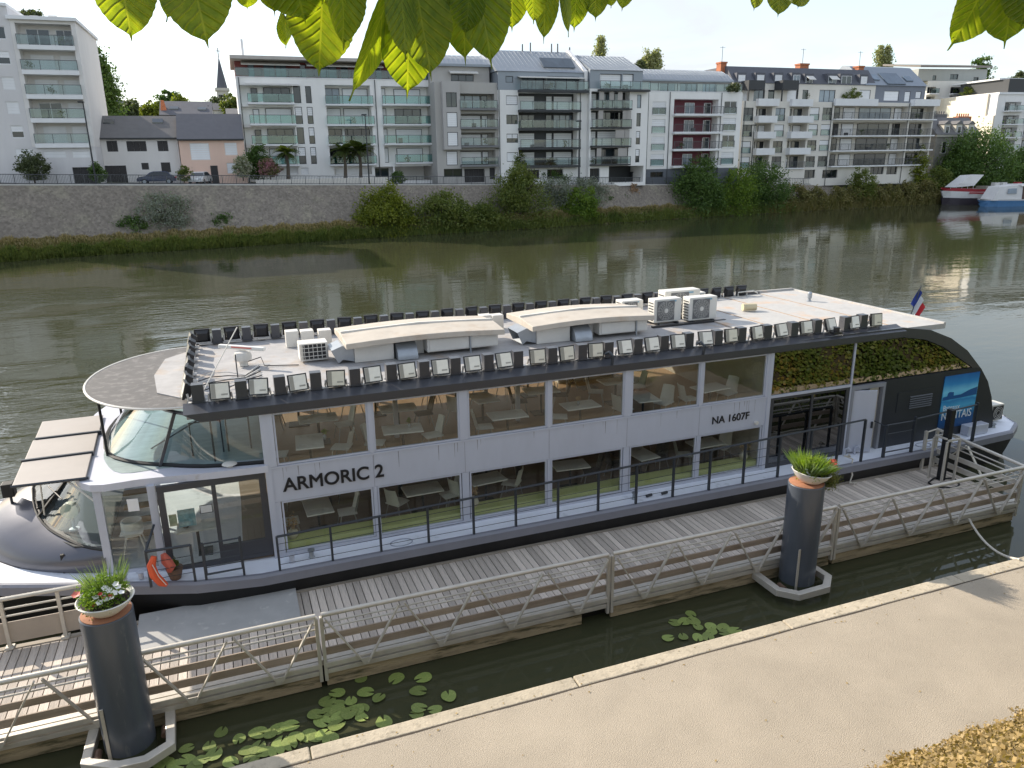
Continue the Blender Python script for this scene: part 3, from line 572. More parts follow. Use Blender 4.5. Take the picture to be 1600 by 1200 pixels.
# 6 -- dark shuttered block
F = Fac(960, 113.5, -1.5, Z3); B = building('apartment_building', 'narrow block with perforated sliding shutters and a black hollow ground floor', F, group='apartment buildings across the river')
zb = F.P[2] - .6; s0, s1 = F.at(963, 500)[0], F.at(1328, 500)[0]; zt = F.at(1250, 318)[1]
cP, cQ = mat_of(F, [(974, 1212), (1258, 1284)], 510); RP = rows_of(F, [(332, 438), (450, 556), (570, 672), (684, 786)], 1090); RQ = rows_of(F, [(352, 436), (467, 550), (580, 662), (692, 775)], 1270)
g0 = [(*F.r(1085, 797, 1300, 900), 4), (*F.r(966, 812, 1028, 900), .4)]; g0 = [(a, b, max(c, zb), e, d) for a, b, c, e, d in g0]
wall_open(F, s0, s1, zb, zt, [(*cP, a, b, 1.5) for a, b in RP] + [(*cQ, a, b, .15) for a, b in RQ] + g0, 13, WHITE2, B, back=ANTH)
for j, (a, b) in enumerate(RP):
    W_ = cP[1] - cP[0]; win(F, cP[0] + .1, cP[0] + W_*.24, a, b - .15, 1.49, 's', B); win(F, cP[0] + W_*.27, cP[1] - .3, a, b - .15, 1.49, 'cgsg'[j], B); balcony(F, cP[0] - .1, cP[1] + .1, a, .7, 'clear', B, 1.05, ANTH, .2)
    for q in ((.16, .42, .64), (.15, .78, .88), (.60, .72, .85), (.12, .68, .8))[j]: mk('sliding_shutter', F.bx(MB(), cP[0] + W_*q, cP[0] + W_*(q + .12), a + .02, b - .04, -.55, -.50), SHUTM, B)
    win(F, *cQ, *RQ[j], .15, 'cghh'[j], B)
win(F, *g0[1][:4], .4, 'g', B)
zz = F.at(1100, 200)[1]; o4 = [(*F.r(1030, 222, 1165, 300), .3), (*F.r(1172, 222, 1240, 300), .3)]
wall_open(F, s0, s1 - 1, zt + .01, zz, o4, 12.5, ZINC, B, 'zinc_wall')
for o in o4: win(F, *o[:4], .3, 's', B)
balcony(F, F.at(1015, 300)[0], s1 - .2, F.at(1100, 320)[1], .9, 'clear', B, 1.05, ANTH, .25)
F4 = Fac(0, 1, 0, Z3); F4.P = F.P + F.n * 6; F4.u, F4.n = F.u, F.n; zr = F4.at(1050, 112)[1]
rf = mk('roof', F.prof(MB(), s0 + .1, s1 - .9, [(-.2, zz + .02), (12.6, zz + .02), (6, zr)]), ZINC, B); m_ = MB(); seams(F, m_, s0 + .1, s1 - 1, ((-.2, zz + .02), (6, zr))); mk('roof_seam', m_, ZINC, rf)

# 7 -- white block with plum red loggias
F = Fac(1080, 120, -1.5, Z4); B = building('apartment_building', 'white apartment block with plum red loggias and a roof terrace', F, group='apartment buildings across the river')
zb = F.P[2] - .6; s0, s1 = F.at(122, 500)[0], F.at(712, 500)[0]; zt = F.at(420, 336)[1]; zg = F.at(420, 812)[1]
cT, cU_, cV = mat_of(F, [(153, 237), (287, 562), (598, 676)], 560); RT = rows_of(F, [(395, 475), (505, 592), (614, 700), (722, 796)], 195); RU = rows_of(F, [(380, 472), (490, 584), (601, 690), (704, 794)], 430); RV = rows_of(F, [(393, 470), (498, 576), (605, 680), (710, 786)], 640)
g0 = [(*F.r(145, 835, 225, 868), .3)]
wall_open(F, s0, s1, zg, zt, [(*cT, a, b, .18) for a, b in RT] + [(*cU_, a, b, 1.6) for a, b in RU] + [(*cV, a, b, .18) for a, b in RV], 13, WHITE2, B, back=PLUM)
wall_open(F, s0, s1, zb, zg - .01, g0, 12.8, bmat('slate cladding', (.13, .14, .16)), B, 'ground_floor_wall'); win(F, *g0[0][:4], .3, 'g', B)
for j in range(4):
    win(F, *cT, *RT[j], .17, 'hsss'[j], B, FRAMEW); balcony(F, cT[0], cT[1], RT[j][0] - .02, .10, 'clear', B, .95, t=.05)
    win(F, *cV, *RV[j], .17, 'ghgs'[j], B, FRAMEW); balcony(F, cV[0], cV[1], RV[j][0] - .02, .10, 'clear', B, .95, t=.05)
    a, b = RU[j]; W_ = cU_[1] - cU_[0]; win(F, cU_[0] + W_*.36, cU_[0] + W_*.58, a, b - .4, 1.59, 'c', B, FRAMEW); win(F, cU_[0] + W_*.80, cU_[1] - .3, a, b - .4, 1.59, 'g', B, FRAMEW); balcony(F, cU_[0] - .15, cU_[1] + .5, a, .75, 'bars', B, 1.05, t=.3)
F4 = Fac(0, 1, 0, Z4); F4.P = F.P + F.n * 2.6; F4.u, F4.n = F.u, F.n; zr = F4.at(400, 272)[1]; o4 = [(*F4.r(x0, 282, x1, 332), .1) for x0, x1 in ((205, 300), (330, 440), (470, 560))]; o4 = [(a, b, zt + .02, e, d) for a, b, c, e, d in o4]
wall_open(F4, s0, s1 - .3, zt + .005, zr, o4, 10, GREIGE, B, 'top_floor_wall')
for o in o4: win(F4, *o[:4], .1, 'c', B)
balcony(F, s0 + .1, s1 - .1, zt + .1, .03, 'clear', B, 1.1, t=.09, depth=2.5)
rf = mk('roof', F4.prof(MB(), s0 - .1, s1 - .2, [(-.5, zr), (10, zr), (10, zr + .4), (6, zr + 2.3), (3, zr + 1.9), (1, zr + 1.1), (-.5, zr + .2)]), ZINC, B)
m_ = MB(); seams(F4, m_, s0, s1 - .3, ((-.5, zr + .2), (1, zr + 1.1))); seams(F4, m_, s0, s1 - .3, ((1, zr + 1.1), (3, zr + 1.9))); mk('roof_seam', m_, ZINC, rf)

drain(F, B, (s0 + .15, zb, zt), (F.at(262, 500)[0], zb, zt), (F.at(582, 500)[0], zb, zt))
# 8 -- long beige block with slate mansard
F = Fac(1300, 135, -1.5, Z4); B = building('apartment_building', 'long cream apartment block with slate mansard, brick chimneys and many balconies', F, group='apartment buildings across the river')
zb = F.P[2] - .6; s0 = F.at(716, 560)[0]; zt = F.at(1100, 395)[1]
c1, b1, c2, b2, c3, c4 = mat_of(F, [(720, 780), (797, 897), (918, 978), (1006, 1122), (1133, 1190), (1210, 1270)], 575)
rl = rows_of(F, [(428, 520), (533, 618), (636, 720), (732, 812)], 900); rr2 = rows_of(F, [(428, 515), (533, 610), (632, 706), (732, 806)], 1200)
F.zm = Z5; s1 = F.at(880, 640)[0]; e1, e2, e3, e4 = mat_of(F, [(213, 300), (305, 400), (412, 640), (648, 712)], 640); ee = mat_of(F, [(722, 872)], 640)[0]; rE = rows_of(F, [(452, 540), (560, 650), (660, 748), (765, 850)], 450)
ops = [(*c, a + .1, b - .15, .2) for c in (c1, c2) for a, b in rl] + [(*c, a + .1, b - .1, .2) for c in (c3, c4) for a, b in rr2] + [(*c, a, b, 1.4) for c in (b1, b2) for a, b in rl]
ops += [(e1[0], e4[1], a, b, 1.5) for a, b in rE] + [(*ee, a, b, 1.5) for a, b in rE]
g0 = [(*F.r(470, 862, 560, 910), .3), (*F.r(580, 858, 650, 910), .3), (*F.r(30, 880, 100, 935), .3), (*F.r(150, 880, 250, 935), .3)]
wall_open(F, s0, s1, zb, zt, ops + g0, 13, CREAM, B)
for o in g0: win(F, *o[:4], .3, 'g', B)
for j in range(4):
    for c, st, rws in ((c1, 'ggss', rl), (c2, 'csgg', rl), (c3, 'ssgg', rr2), (c4, 'gssg', rr2)):
        win(F, *c, rws[j][0] + .1, rws[j][1] - (.15 if rws is rl else .1), .19, st[j], B); balcony(F, c[0], c[1], rws[j][0] + .08, .08, 'clear', B, .95, t=.05)
    for c in (b1, b2):
        a, b = rl[j]; W_ = c[1] - c[0]; win(F, c[0] + .2, c[0] + W_*.38, a, b - .2, 1.39, 'gsgs'[j], B); win(F, c[0] + W_*.5, c[1] - .25, a, b - .2, 1.39, 'gsgg'[j], B)
        if j < 3: balcony(F, c[0] - .2, c[1] + .3, a, 1.1, 'solid' , B, .85, LEDGE)
        else: balcony(F, c[0], c[1], a, .3, 'bars', B, 1.0)
    a, b = rE[j]
    for c, st in ((e1, 'gdgg'), (e2, 'ssss'), (e3, 'cggg'), (e4, 'sgss')): win(F, c[0] + .25, c[1] - .25, a, b - .2, 1.49, st[j], B)
    win(F, ee[0] + .3, ee[1] - .8, a, b - .2, 1.49, 'gggg'[j], B); balcony(F, e1[0] - .15, e4[1] + .15, a, .8, 'bars', B, 1.05); balcony(F, ee[0] - .1, ee[1] + .25, a, .8, 'bars', B, 1.05)
drain(F, B, (e1[0] - .5, zb, zt), (ee[0] - .5, zb, zt), (s0 + .3, zb, zt))
# set-back floor and mansard
F.zm = Z4; F4 = Fac(0, 1, 0, Z4); F4.P = F.P + F.n * 2.4; F4.u, F4.n = F.u, F.n; zz = F4.at(1000, 283)[1]; sm = F4.at(1550, 340)[0]
ops = [(*F4.r(x0, 322, x1, 392), .2) for x0, x1 in ((725, 755), (790, 860), (880, 920), (1000, 1060), (1095, 1130), (1200, 1300), (1450, 1520))]; ops = [(a, b, zt + .02, e, d) for a, b, c, e, d in ops]
wall_open(F4, s0 - .5, sm, zt + .01, zz, ops, 10.5, CREAM, B, 'set_back_wall')
for k, o in enumerate(ops): win(F4, *o[:4], .19, 'scgsgcs'[k], B)
for x0, x1 in ((805, 935), (1015, 1145)): a, b = F.at(x0, 400)[0], F.at(x1, 400)[0]; balcony(F, a, b, F.at(900, 418)[1], .7, 'solid', B, .95, LEDGE, .15)
a, b = F.at(1290, 400)[0], F.at(1556, 400)[0]; balcony(F, a, b, F.at(1400, 416)[1], .5, 'solid', B, .95, LEDGE, .15)
for x0, x1 in ((768, 870), (980, 1082)):
    q = F.r(x0, 260, x1, 318); q2 = F.r(x0, 318, x1, 372); mk('pergola_box', F.bx(F.bx(F.bx(MB(), q[0], q[1], q[2], q[3], .3, 2.38), q[0], q[0] + .15, zt + .01, q[2], .3, .5), q[1] - .15, q[1], zt + .01, q[2], .3, .5), ANTH, B)
F5 = Fac(0, 1, 0, Z4); F5.P = F.P + F.n * 5.0; F5.u, F5.n = F.u, F.n; zm_ = F5.at(1000, 186)[1]
rf = mk('mansard_roof', F4.prof(MB(), s0 - .5, sm, [(-.15, zz + .01), (10.6, zz + .01), (8.6, zm_), (2.2, zm_)]), SLATE, B)
for k, (x0, x1, y0, y1) in enumerate(((695, 738, 232, 276), (812, 856, 232, 276), (925, 968, 232, 276), (1038, 1080, 232, 276), (1118, 1160, 238, 280), (1258, 1308, 238, 280), (1340, 1402, 238, 280), (1462, 1500, 242, 282))):
    q = F4.r(x0, y0, x1, y1); dm = mk('dormer', F4.bx(MB(), q[0] - .25, q[1] + .25, zz + .03, q[3] + .45, .12, 2.1), SLATE, B); win(F4, q[0], q[1], zz + .06, q[3] + .1, .10, 'ssscgcgs'[k], B, FRAMEW)
    if k in (4, 5): mk('awning', F4.prof(MB(), q[0], q[1], [(.0, q[3] + .1), (-.9, q[3] - .5), (-.9, q[3] - .6), (.0, q[3])]), AWN, B)
for x0, x1, y0 in ((585, 620, 145), (1080, 1134, 155), (1447, 1480, 170)):
    s_, e_ = F5.at(x0, 190)[0], F5.at(x1, 190)[0]; zc = F5.at(x0, y0)[1]; ch = mk('chimney', F5.bx(F5.bx(MB(), s_, e_, zm_ - 2.2, zc - .25, 0, 1.3), s_ - .1, e_ + .1, zc - .25, zc, -.1, 1.4), BRICKO, B)
    mk('antenna', MB().tube([F5.w((s_+e_)/2, zc, .6), F5.w((s_+e_)/2, zc + 2.4, .6)], .04, 5).tube([F5.w((s_+e_)/2 - .5, zc + 2.2, .6), F5.w((s_+e_)/2 + .5, zc + 2.2, .6)], .03, 4), METAL, ch)
# zinc end pavilion
F.zm = Z5; q = F.r(515, 322, 832, 432); F.zm = Z5
F4.zm = Z5; ops = [(*F4.r(563, 352, 662, 420), .2), (*F4.r(700, 355, 738, 425), .2), (*F4.r(775, 355, 812, 402), .2)]; zz2 = F4.at(650, 318)[1]; sa, sb = F4.at(512, 380)[0], F4.at(836, 380)[0]
wall_open(F4, sm + .02, sb, zt + .012, zz2, [(a, b, max(c, zt + .02), e, d) for a, b, c, e, d in ops], 10, bmat('blue grey zinc wall', (.20, .215, .25)), B, 'pavilion_wall')
for o in ops: win(F4, o[0], o[1], max(o[2], zt + .02), o[3], .19, 's', B)
F5.zm = Z5; zr2 = F5.at(600, 212)[1]; F6 = F5
rf2 = mk('pavilion_roof', F4.prof(MB(), sm - 2.4, sb + .1, [(-.3, zz2 + .01), (10, zz2 + .01), (6, zr2 + .9), (4.2, zr2 + .6)]), ZINC, B)
for x0, x1, y0, y1 in ((520, 562, 260, 290), (738, 785, 265, 292), (590, 712, 250, 312)):
    t0 = (y0 - 212) / 106; t1 = (y1 - 212) / 106; sk = F4.at(x0, 270)[0], F4.at(x1, 270)[0]
    dd = lambda t: (-.3 + (1 - t) * 4.5, zz2 + .05 + (1 - t) * (zr2 + .6 - zz2))
    (da, za_), (db, zb_) = dd(t1), dd(t0); mk('roof_window', F4.prof(MB(), sk[0], sk[1], [(da, za_), (db, zb_), (db - .12, zb_ + .08), (da - .12, za_ + .08)]), PANEB, rf2)
balcony(F, F.at(738, 430)[0], F.at(905, 430)[0], F.at(820, 449)[1], 1.1, 'solid', B, .95, LEDGE, .15)

# 9 -- old stone house with dormers
F = Fac(1500, 150, -1.5, Z5); B = building('stone_house', 'old grey stone house with slate roof, dormers and clay chimney pots', F, 'house')
zb = F.P[2] - .6; s0, s1 = F.at(905, 720)[0], F.at(1185, 720)[0]; ze = F.at(1030, 645)[1]; wins = [F.r(952, 690, 982, 770), F.r(1040, 690, 1070, 770), F.r(1120, 690, 1150, 770), F.r(952, 800, 982, 880), F.r(1040, 800, 1070, 880)]
wall_open(F, s0, s1, zb, ze, [(*o, .2) for o in wins], 11, STONEG, B)
for o in wins:
    w_ = win(F, *o, .2, 'g', B, FRAMEW); m_ = MB(); h_ = o[3] - o[2]
    for k in range(6):
        e_ = .28 if k % 2 else .5; z_ = o[2] + h_ * k / 6
        F.bx(m_, o[0] - e_, o[0] - .01, z_ + .02, z_ + h_/6 - .02, -.05, .1); F.bx(m_, o[1] + .01, o[1] + e_, z_ + .02, z_ + h_/6 - .02, -.05, .1)
    mk('quoin', m_, QUOIN, w_)
F5 = Fac(0, 1, 0, Z5); F5.P = F.P + F.n * 4; F5.u, F5.n = F.u, F.n; zr = F5.at(1000, 532)[1]
rf = mk('roof', F.prof(MB(), s0 - .3, s1 + .3, [(-.4, ze), (11.4, ze), (8, zr), (3, zr)]), SLATE2, B); mk('cornice', F.bx(MB(), s0 - .15, s1 + .15, ze - .35, ze - .003, -.25, .1), QUOIN, B)
for x in (985, 1065, 1147):
    q = F.r(x - 13, 588, x + 13, 636); mk('dormer', F.bx(MB(), q[0] - .25, q[1] + .25, ze + .01, q[3] + .35, .05, 2.6), QUOIN, B); mk('dormer_roof', MB().prism([F.w(q[0] - .45, q[3] + .36, -.08), F.w(q[1] + .45, q[3] + .36, -.08), F.w((q[0]+q[1])/2, q[3] + 1.0, -.08)], F.n * 2.7), SLATE2, B); win(F, q[0], q[1], ze + .1, q[3], .04, 'g', B, FRAMEW)
for x0, x1, y0, mt in ((890, 985, 497, SLATE2), (1062, 1150, 512, BRICKO)):
    a, b = F5.at(x0, 520)[0], F5.at(x1, 520)[0]; zc = F5.at(x0, y0 + 10)[1]; ch = mk('chimney', F5.bx(MB(), a, b, zr - 1, zc, 0, 1.2), mt, B)
    for k in range(6): c = a + (b - a) * (k + .5) / 6; mk('chimney_pot', MB().tube([F5.w(c, zc, .6), F5.w(c, zc + .55, .6)], .14, 6), BRICKO if mt is BRICKO else SLATE2, ch)

# 10 -- modern white block at the right, its blank end wall turned to the sun; 11 -- terraced block behind it
F = Fac(1560, 160, -10, Z5); B = building('apartment_building', 'modern white block with a tall blank sunlit end wall at the right edge', F, group='apartment buildings across the river')
zb = F.P[2] - 2.5; s0, s1 = F.at(1300, 560)[0], F.at(1900, 560)[0]; zt = F.at(1320, 375)[1]; rI = rows_of(F, [(425, 485), (515, 575), (595, 662), (680, 745)], 1400); cI = mat_of(F, [(1348, 1455), (1500, 1560), (1600, 1700)], 600)
wall_open(F, s0, s1, zb, zt, [(*c, a, b, 1.4) for c in cI for a, b in rI], 16, WHITE, B)
for c in cI:
    for a, b in rI: win(F, c[0] + .3, c[0] + (c[1]-c[0])*.55, a, b - .1, 1.39, 'g', B); win(F, c[0] + (c[1]-c[0])*.62, c[1] - .1, a, b - .1, 1.39, 's', B); balcony(F, c[0] - .2, c[1] + .2, a, 1.2, 'clear', B, 1.0)
q = F.at(1318, 520)[0]; mk('end_wall', F.prof(MB(), s0 - .35, s0 - .002, [(0, zb), (0, F.at(1310, 515)[1]), (2.2, F.at(1310, 515)[1]), (2.2, zt + .3), (24, zt + .3), (24, zb)]), bmat('cream end wall', (.78, .70, .56)), B)
mk('roof', F.bx(F.bx(MB(), s0, s1, zt + .003, zt + .4, -.2, 16.2), s0 + 1.5, s1, zt + 2.9, zt + 3.2, 2, 15), LEDGE, B)
wall_open(F, s0 + 2, s1, zt + .41, zt + 2.9, [], 13, ANTH, B, 'top_floor_wall')
F = Fac(1475, 176, -10, Z5); B = building('apartment_building', 'pale stepped apartment block with planted roof terraces behind the stone house', F, group='apartment buildings across the river')
zb = F.P[2] - 2; s0, s1, s2 = F.at(845, 380)[0], F.at(995, 380)[0], F.at(1230, 380)[0]; z1_, z2_, z3_ = F.at(950, 285)[1], F.at(1080, 232)[1], F.at(1000, 200)[1]
rJ = rows_of(F, [(325, 370), (388, 445), (462, 520)], 950); cJ = mat_of(F, [(848, 905), (1003, 1085), (1110, 1180)], 380)
wall_open(F, s0, s2 - 4, zb, z1_, [(*c, a, b, 1.2) for c in cJ for a, b in rJ], 15, CREAM, B)
for c in cJ:
    for a, b in rJ: win(F, c[0] + .2, c[1] - .2, a, b - .1, 1.19, 'g', B); balcony(F, c[0] - .15, c[1] + .15, a, 1.0, 'clear', B, 1.0)
oj = [(*F.r(888, 248, 912, 280), .2), (*F.r(1005, 240, 1060, 275), .3), (*F.r(1160, 260, 1195, 305), .3)]
wall_open(F, F.at(790, 260)[0], s2, z1_ + .01, z2_ + .8, oj, 10, bmat('grey green cladding', (.36, .37, .34)), B, 'top_floor_wall')
for o in oj: win(F, *o[:4], o[4], 'g', B)
mk('roof', F.prof(MB(), F.at(785, 240)[0], s2 + .5, [(-.8, z2_ + 1.0), (12, z2_ + 2.6), (12, z2_ + 3.0), (-.8, z2_ + 1.4)]), bmat('brown roof edge', (.20, .18, .16)), B)

# behind: chimney house, church, villas on the hill
F = Fac(295, 118, -1.5, Z1); house('slate_house', 'slate roofed house with tapering orange chimney behind the pink house', F, 1000, 1325, 700, 722, 642, WARMW, SLATE, [(1300, 660, 1301, 661, 'g')], [(1085, 685), (1262, 688)])
Bh = [o for o in bpy.data.objects if o.name.startswith('slate_house')][0]
a = F.at(1005, 700); b = F.at(1050, 700); mk('chimney', MB().hexa([F.w(a[0] - .3, a[1] - 1.5, 1), F.w(b[0] + .1, a[1] - 1.5, 1), F.w(b[0] + .1, a[1] - 1.5, 2.2), F.w(a[0] - .3, a[1] - 1.5, 2.2), F.w(a[0] + .1, F.at(1018, 622)[1], 1.2), F.w(b[0] - .5, F.at(1018, 622)[1], 1.2), F.w(b[0] - .5, F.at(1018, 622)[1], 2), F.w(a[0] + .1, F.at(1018, 622)[1], 2)]), BRICKO, Bh)
F = Fac(347, 250, -1.5, Z1); CH = building('church', 'distant stone church tower with slender slate spire', F, 'church'); c = F.at(1392, 590); zc = F.at(1392, 550)[1]; ztop = F.at(1372, 352)[1]; w_ = (F.at(1432, 590)[0] - F.at(1358, 590)[0]) / 2
P_ = F.w(c[0], 0, w_); zlow = F.P[2] - 6
mk('tower', MB().box(P_[0] - w_, P_[0] + w_, P_[1] - w_, P_[1] + w_, zlow, zc).box(P_[0] - w_ - .4, P_[0] + w_ + .4, P_[1] - w_ - .4, P_[1] + w_ + .4, zc - .8, zc), QUOIN, CH)
m_ = MB()
for k in (-.45, 0, .45): m_.box(P_[0] + w_*k - .5, P_[0] + w_*k + .5, P_[1] - w_ - .12, P_[1] - w_ + .1, zc - 6.5, zc - 2)
mk('belfry_opening', m_, ANTH, CH)
mk('spire', MB().loft([[(P_[0] + w_ * .98 * r_ * math.cos(R(22.5 + 45*k)) * 1.05, P_[1] + w_ * .98 * r_ * math.sin(R(22.5 + 45*k)) * 1.05, z) for k in range(8)] for r_, z in ((1, zc), (.02, ztop))], True, True), SLATE, CH)
mk('cross', MB().tube([(P_[0], P_[1], ztop - .2), (P_[0], P_[1], ztop + 2.6)], .12, 5).tube([(P_[0] - .7, P_[1], ztop + 1.7), (P_[0] + .7, P_[1], ztop + 1.7)], .1, 5), METAL, CH)
for px, py0, py1, w_, D, lab in ((182, 155, 182, 20, 150, 'grey villa with mansard roof among trees left of the church'), (322, 160, 172, 50, 170, 'low slate roofed villa just left of the church tower'), (365, 168, 178, 16, 130, 'small gabled villa beside the church trees')):
    F = Fac(px, D, -1.5); V_ = building('villa', lab, F, 'house', 'villas on the hill'); a, b = F.at(px - w_/2, py1)[0], F.at(px + w_/2, py1)[0]; z0_, z1_ = F.at(px, py1)[1], F.at(px, py0)[1]
    mk('wall', F.bx(MB(), a, b, F.P[2] - 3, z0_, 0, 8), WARMW, V_); mk('roof', F.prof(MB(), a - .4, b + .4, [(-.4, z0_), (8.4, z0_), (5.5, z1_), (2.5, z1_)]), SLATE2, V_)
# ------------------------------------------------------------------ vegetation across the river
GR_OLIVE = LEAF('olive foliage', [(.055, .085, .018), (.11, .15, .034), (.18, .20, .05), (.085, .115, .026)], .3); GR_DARK = LEAF('dark foliage', [(.04, .08, .02), (.085, .145, .034), (.14, .21, .05)], .25)
GR_FRESH = LEAF('fresh foliage', [(.055, .105, .018), (.11, .185, .028), (.19, .26, .04), (.095, .15, .025)], .35); GR_YEL = LEAF('yellow green foliage', [(.05, .08, .014), (.12, .15, .02), (.24, .26, .035), (.09, .12, .02)], .35)
GR_SILV = LEAF('silver foliage', [(.10, .12, .085), (.20, .22, .17), (.27, .29, .24), (.13, .16, .10)], .2); GR_BROWN = LEAF('brown green foliage', [(.09, .105, .028), (.17, .16, .055), (.24, .20, .08), (.11, .14, .038)], .25)
GR_DRY = LEAF('dry seed heads', [(.34, .22, .14), (.42, .28, .19), (.26, .18, .10)], .2); GR_PINK = LEAF('pink blossom', [(.34, .12, .18), (.45, .22, .27), (.10, .13, .03), (.14, .16, .05)], .25); GR_WHITE = LEAF('white blossom', [(.65, .62, .55), (.10, .14, .04), (.55, .52, .46), (.12, .15, .05)], .25)
GR_FAR = LEAF('far grey green foliage', [(.055, .075, .035), (.09, .11, .05), (.12, .14, .07)], .25); GR_POP = LEAF('poplar foliage', [(.20, .22, .10), (.30, .31, .16), (.38, .37, .2)], .3)
BARK = M('bark', (.10, .08, .06), .9, var=.25, vs=6, bump=.5, bs=20)
def wd(px): return float(interp(Wp, px) @ fw)
def plant(name, label, cat, px, y0, y1, w, D, mat, n, group, size=.30, blobs=None, trunk=True, shell=.5, clump=.17, gz=None):
    """crown filling the pixels px +- w/2, y0..y1 at depth D: trunk with limbs, leaf clumps spread through the crown"""
    k = D / FPX; c = ond(px, (y0 + y1) / 2, D); rx, rz = w / 2 * k, (y1 - y0) / 2 * k; base = c - np.array([0, 0, rz if gz is None else c[2] - gz])
    t = thing(name, label, cat, base, group)
    pts = []
    for dx, dz_, s, f in (blobs or [(0, -.1, .82, .45), (-.42, -.25, .52, .18), (.42, -.2, .52, .18), (.08, .38, .56, .19)]):
        pts.append(crown_points(c + np.array([rt[0]*dx*rx, rt[1]*dx*rx, dz_ * rz]), (rx * s * 1.3, rx * s * 1.1, rz * s * 1.2), int(n * f * 2.6), clump, shell))
    P = np.concatenate(pts); P[:, 2] = np.maximum(P[:, 2], base[2] + .05)
    mk_ = np_mesh('crown', leaf_quads(P, size * .9, .66), 4, mat, t)
    if trunk:
        m_ = MB(); r_ = max(.05, rx * .07); top = c[2] + rz * .35
        m_.tube([base - np.array([0, 0, .4]), (base + c) / 2, np.array([c[0], c[1], top])], [r_, r_ * .8, r_ * .25], 7)
        for a in range(5): an = a * 1.3 + px; z_ = base[2] + (c[2] - base[2]) * (.5 + .15 * a); m_.tube([(c[0], c[1], z_), (c[0] + math.cos(an) * rx * .6, c[1] + math.sin(an) * rx * .6, z_ + rz * .5)], [r_ * .5, r_ * .15], 5)
        mk('trunk', m_, BARK, t)
    return t
gB = 'bushes along the far bank'
plant('bush', 'round yellow green bush at the waterline below the grey stone wall', 'bush', 600, 292, 374, 82, wd(600) + 2.2, GR_YEL, 5200, gB)
plant('bush', 'dark olive bush just right of the round yellow green bush', 'bush', 690, 304, 368, 96, wd(690) + 2.2, GR_OLIVE, 4600, gB); plant('bush', 'low olive bush between the dark olive bush and the tall feathery one', 'bush', 752, 318, 363, 70, wd(752) + 2.0, GR_OLIVE, 3000, gB)
plant('bush', 'tall feathery olive bush rising to the street railing', 'bush', 812, 256, 361, 92, wd(812) + 2.6, GR_OLIVE, 6500, gB, .26, [(0, -.35, .85, .5), (-.05, .15, .6, .25), (.05, .6, .36, .13), (-.3, .0, .4, .12)])
plant('bush', 'silvery bush leaning on the wall right of the tall feathery bush', 'bush', 868, 280, 330, 60, wd(868) + 5, GR_SILV, 3000, gB, .24); plant('bush', 'large silvery white bush below the black balconies', 'bush', 915, 276, 330, 70, wd(915) + 5.5, GR_SILV, 3400, gB, .24)
plant('bush', 'green bush standing in front of the large silvery white bush', 'bush', 905, 292, 354, 58, wd(905) + 2, GR_FRESH, 3200, gB); plant('bush', 'small dark ball shaped bush on the ledge', 'bush', 944, 302, 328, 32, wd(944) + 5, GR_DARK, 1300, gB, .22); plant('bush', 'small grey green bush beside the dark ball shaped bush', 'bush', 975, 302, 328, 30, wd(975) + 5, GR_DARK, 1200, gB, .22)
plant('dry_shrub', 'dry pinkish seed heads standing before the wall', 'shrub', 990, 284, 322, 18, wd(990) + 5, GR_DRY, 700, None, .24)
plant('bush', 'big dark green bush, left one of the overlapping trio at the water', 'bush', 1090, 247, 344, 78, wd(1090) + 2.5, GR_DARK, 6500, gB); plant('bush', 'big dark green bush in the middle of the overlapping trio', 'bush', 1145, 268, 342, 74, wd(1145) + 2.2, GR_FRESH, 4600, gB); plant('bush', 'big dark green bush, right one of the overlapping trio', 'bush', 1188, 254, 338, 84, wd(1188) + 2.6, GR_DARK, 6200, gB)
hp = [(1245, 288, 334, 40), (1275, 294, 331, 40), (1305, 292, 330, 40), (1335, 290, 328, 40), (1362, 288, 326, 38), (1390, 286, 324, 38), (1418, 284, 322, 38), (1445, 280, 320, 36)]
hl = ['low brownish bush just right of the big dark trio', 'low brownish bush below the left end of the white garden wall', 'low brownish bush below the gate pillars of the garden wall', 'low brownish bush at the foot of the slim light tree', 'low brownish bush right of the slim light tree', 'low brownish bush below the right end of the garden wall', 'low brownish bush left of the thin yellowish tree', 'low brownish bush nearest to the mooring ropes of the barges']
for lab, (x, a, b, w_) in zip(hl, hp): plant('bush', lab, 'bush', x, a, b, w_, wd(x) + 1.8, GR_BROWN, 1700, gB, .30)
plant('tree', 'slim light tree rising from the low brownish bushes', 'tree', 1345, 262, 326, 44, wd(1345) + 2, GR_OLIVE, 2400, None, .3); plant('tree', 'thin yellowish young tree beside the old stone house', 'tree', 1437, 232, 312, 30, wd(1437) + 4, GR_YEL, 1600, None, .32)
plant('tree', 'big round green tree standing before the old stone house', 'tree', 1524, 207, 306, 112, wd(1524) + 5, GR_DARK, 9000, None, .42); plant('tree', 'dark tree at the right edge above the blue houseboat', 'tree', 1594, 236, 306, 70, wd(1594) + 6, GR_DARK, 4500, None, .42); plant('tree', 'low dark tree between the thin yellowish tree and the big round tree', 'tree', 1465, 262, 316, 44, wd(1465) + 3, GR_OLIVE, 2400, None, .36)
plant('bush', 'grey silvery shrub against the stone wall at the left', 'bush', 252, 305, 366, 90, wd(250) + 5, GR_SILV, 3600, gB, .22); plant('bush', 'dark green bush left of the grey silvery shrub', 'bush', 206, 338, 370, 62, wd(206) + 4.6, GR_DARK, 2600, gB, .22); plant('bush', 'compact green bush right of the grey silvery shrub', 'bush', 347, 334, 361, 42, wd(347) + 5, GR_DARK, 2200, gB, .2)
